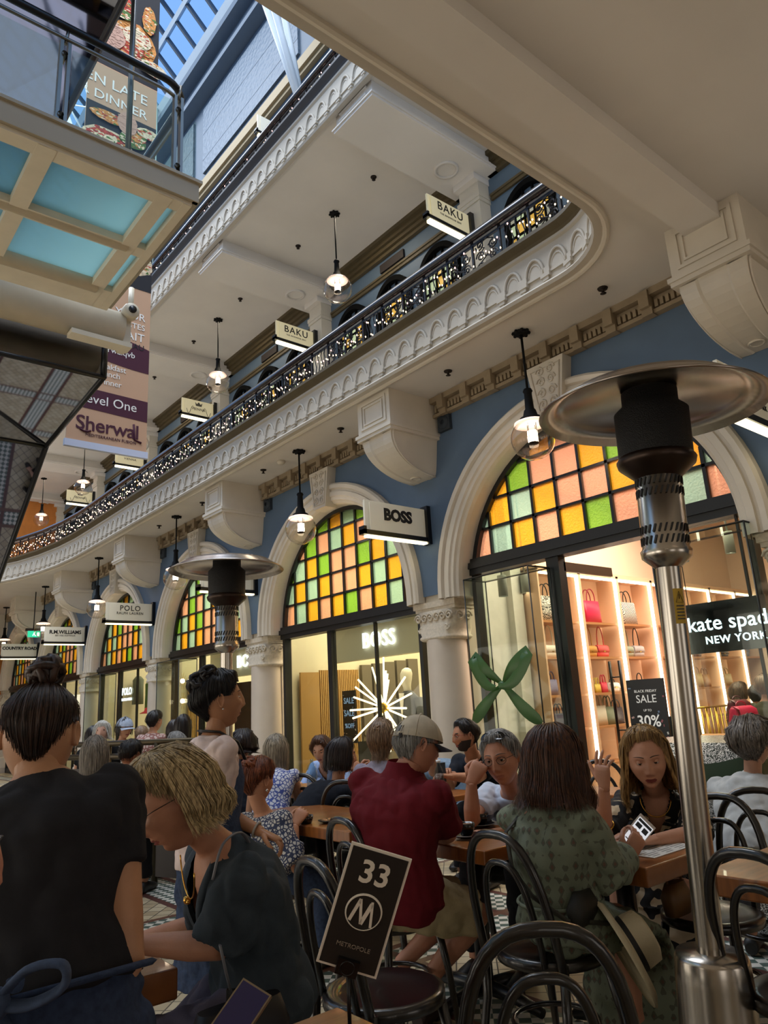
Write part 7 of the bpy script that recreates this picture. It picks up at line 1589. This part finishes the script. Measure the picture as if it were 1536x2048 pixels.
person('person with dark curly hair behind the waitress', (486, 1492, 6.7), 30, 4, 0, 40, .98, True, 1, True, None, None, skin_c='#a9765a', hair=dict(th=.034, len=.05, front=40, open=62, wave=1.8, n=400, seed=19), hair_c=hairmat('hair_darkest_brown', '#120a08'), top=cloth('midnight', '#0f131d'), bottom=cloth('black_trousers', '#16161a'))
o, D = person('man in a faded blue denim shirt and navy cap, partly behind the red polo', (852, 1486, 6.5), 238, 14, 0, 245, 1.08, False, 1, True, None, at(872, 1540, 6.55), skin_c='#b98a70', hair=SHORT, hair_c=GREY_H, top=cloth('faded_denim', '#6e8296', .15), sleeve=1.5, gap=.024, bottom=cloth('grey_trousers', '#55565a')); cap_hat(o, D, cloth('cap_navy', '#1c2030'), BLACK, cloth('cap_navy', '#1c2030'), False); spectacles(o, D, GLF, mat('sun_lens', '#0c0c0e'))
person('woman with a loose light brown ponytail beside the beige cap, back turned', (764, 1478, 4.85), 60, 4, 0, 70, .92, True, 1, True, None, None, skin_c='#b98a70', hair=dict(th=.014, len=.11, front=42, open=100, taper=.45, wave=.5, n=320, seed=20, buns=[(0, -.085, .06, .03)]), hair_c=MOUSE_H, top=cloth('pale_print', '#8a8494', .2), bottom=cloth('grey_trousers', '#55565a'))
HOOD = pattern('cloth_grey_flower', '#8f8f92', '#4a4a52', 18, .10, 'edge')
person('woman with long ash blonde hair and a grey flowered top, behind the bun', (190, 1508, 5.5), 22, 6, 0, 20, .96, True, 1, True, None, None, skin_c='#b98a70', hair=dict(th=.018, len=.20, front=42, open=58, wave=.5, n=340, seed=21), hair_c=hairmat('hair_ash', '#5a5044', '#94887a'), top=HOOD, sleeve=1.5, bottom=cloth('grey_trousers', '#55565a'))
ORNG = pattern('cloth_coral', '#a2604e', '#b98a58', 9, .38, 'noise')
person('man with short curly black hair and a faded neck in a coral shirt, back turned', (262, 1512, 6.3), 58, 8, 0, 50, 1.0, False, 1, True, None, None, skin_c='#9a6a4e', hair=dict(th=.020, front=46, open=66, side=8, nape=-12, wave=1.8, n=300, seed=22), hair_c=DARK_H, top=ORNG, sleeve=.7, gap=.026, bottom=cloth('black_trousers', '#16161a'), wide=1.1)
person('man with close cropped grey hair and a pink scalp, seated by the brass barrier', (352, 1490, 7.0), -42, 8, 0, -40, 1.0, False, 1, True, None, None, skin_c='#c08a78', hair=dict(th=.006, front=58, open=72, side=0, nape=-32, wave=.3, n=240, seed=23), hair_c=GREY_H, top=cloth('stone_shirt', '#8f887c'), bottom=cloth('grey_trousers', '#55565a'))
BG = 'people waiting behind the brass barrier'
def crowd(label, head, yaw, hair, hc, top, fem=True, **k): return person(label, head, yaw, 4, 0, k.pop('by', yaw), .96, fem, 0, False, None, None, None, hair=hair, hair_c=hc, top=top, bottom=cloth('black_trousers', '#16161a'), group=BG, **k)
crowd('woman with long straight black hair standing with her back turned, behind the barrier', (366, 1452, 8.4), 40, dict(th=.014, len=.30, front=42, open=60, wave=.2, seed=31), DARK_H, cloth('midnight', '#0f131d'))
crowd('person with short dark hair half hidden by the woman with long black hair', (350, 1462, 8.9), 30, dict(th=.022, len=.06, open=64, seed=32), hairmat('hair_darkest_brown', '#120a08'), cloth('brown_top', '#3a2c26'))
crowd('man with thick black hair in a pale pink floral shirt, back turned behind the barrier', (310, 1443, 9.2), 62, SHORT | dict(th=.022), DARK_H, pattern('cloth_pink_floral', '#b9a49c', '#8a5a54', 20, .12, 'edge'), False, sleeve=.8, gap=.024)
crowd('woman with pinned blonde hair in a sky blue patterned top behind the barrier', (283, 1472, 9.9), 20, dict(th=.018, front=42, nape=-40, seed=33, buns=[(0, -.08, .05, .035)]), MOUSE_H, pattern('cloth_sky', '#9ab4c8', '#5a86a8', 18, .1, 'edge'))
o, D = crowd('woman in a white cap, glasses and black cardigan standing behind the barrier', (249, 1457, 9.0), 168, dict(th=.018, len=.06, front=44, open=66, seed=34), DARK_H, cloth('black_cardigan', '#101114'), cut=(.05, .2), sleeve=1.8); cap_hat(o, D, cloth('cap_white', '#a9b6cc'), BLACK, cloth('cap_white', '#a9b6cc'), False); spectacles(o, D, GLF)
C, r, fw = D['C'], D['r'], D['f']; add(o, D, 'bag_straps', MB().tube([C(.96) + r * .07 - fw * .02, C(.85) + r * .08 + fw * .12, C(.5) + r * .07 + fw * .15, C(.2) + r * .06 + fw * .14], .012, 5, flat=.4).tube([C(.96) - r * .07 - fw * .02, C(.85) - r * .08 + fw * .12, C(.5) - r * .07 + fw * .15, C(.2) - r * .06 + fw * .14], .012, 5, flat=.4), mat('strap_white', '#d8d4cc', .7))
crowd('woman with white bobbed hair in a white top facing us behind the barrier', (205, 1464, 9.3), 214, dict(th=.026, len=.085, front=42, open=60, wave=.6, flick=.2, seed=35), WHITE_H, cloth('white_top', '#b4bcc8'), cut=(.05, .06), skin_c='#c79a86')
crowd('woman with dark hair half hidden by the white haired woman', (188, 1472, 9.6), 60, dict(th=.02, len=.14, open=62, seed=36), DARK_H, cloth('black_cardigan', '#101114'))
SG_ = 'people inside the handbag shop'
def shopper(label, head, yaw, hair, hc, top, fem=True, **k): return person(label, head, yaw, 6, 0, yaw, .97, fem, 0, False, None, None, None, hair=hair, hair_c=hc, top=top, bottom=cloth('black_trousers', '#16161a'), group=SG_, **k)
shopper('shop assistant with a dark bob and a red rose print top inside the handbag shop', (1479, 1385, 9.3), 120, dict(th=.022, len=.07, front=36, open=58, seed=41, wave=.3), hairmat('hair_streaked', '#241812', '#6a5240'), pattern('cloth_rose', '#2a1214', '#b06868', 14, .42, 'noise'), skin_c='#c4957a')
shopper('man in a charcoal T-shirt inside the handbag shop, back turned', (1514, 1392, 8.6), 80, SHORT, DARK_H, cloth('charcoal', '#26262a'), False)
shopper('person with wavy tied hair at the right edge inside the handbag shop', (1532, 1375, 7.9), 96, dict(th=.026, front=40, nape=-40, wave=1.4, seed=42), MOUSE_H, cloth('olive_top', '#4a4a3a'))
# --- the face at the left edge
o, D = person('elderly person with glasses cut off by the left picture edge, only the nose showing', (-180, 1716, .95), 112, 8, 0, 100, 1.0, False, 2, True, None, None, skin_c='#b9806c', hair=SHORT, hair_c=WHITE_H, top=cloth('stone_shirt', '#8f887c'), bottom=cloth('grey_trousers', '#55565a')); spectacles(o, D, GLF, None, .10)
# phone on the nearest table
pc = at(470, 2042, 1.44); nn_ = (CU * .85 - _fw * .45).normalized(); sd_ = (CR * .80 - _fw * .5); sd_ = (sd_ - nn_ * sd_.dot(nn_)).normalized(); up_ = nn_.cross(sd_)
t = thing('smartphone', 'phone with a dark purple screen propped on a black pouch at the bottom edge', 'phone', tuple(pc)); MB().obox(pc, sd_ * .036, up_ * .072, nn_ * .0045).build('phone_body', mat('phone_tan', '#8a7a62', .3, .5), t); MB().obox(pc + nn_ * .0047, sd_ * .0325, up_ * .068, nn_ * .0004).build('screen', mat('purple_screen', '#17142a', .12, emit='#2a2258', es=.10), t)
t = thing('black_pouch', 'black pouch on the nearest table under the phone', 'pouch', (pc.x, pc.y, .75)); e_ = Vector((pc.x, pc.y, 0)); MB().loft([(e_ + Z * .752, X * .055, Y * .05), (e_ + Z * (.752 + (pc.z - .752) * .5), X * .055, Y * .05), (e_ + Z * (pc.z - .035), X * .035, Y * .03)], 18, 0, True, True, 4).build('pouch_body', mat('bag_black', '#15151a'), t)

for o_ in bpy.data.objects:
    if o_.get('label') and o_.get('category') and not 4 <= len(o_['label'].split()) <= 16: print('LABELLEN', o_.name, o_['label'])
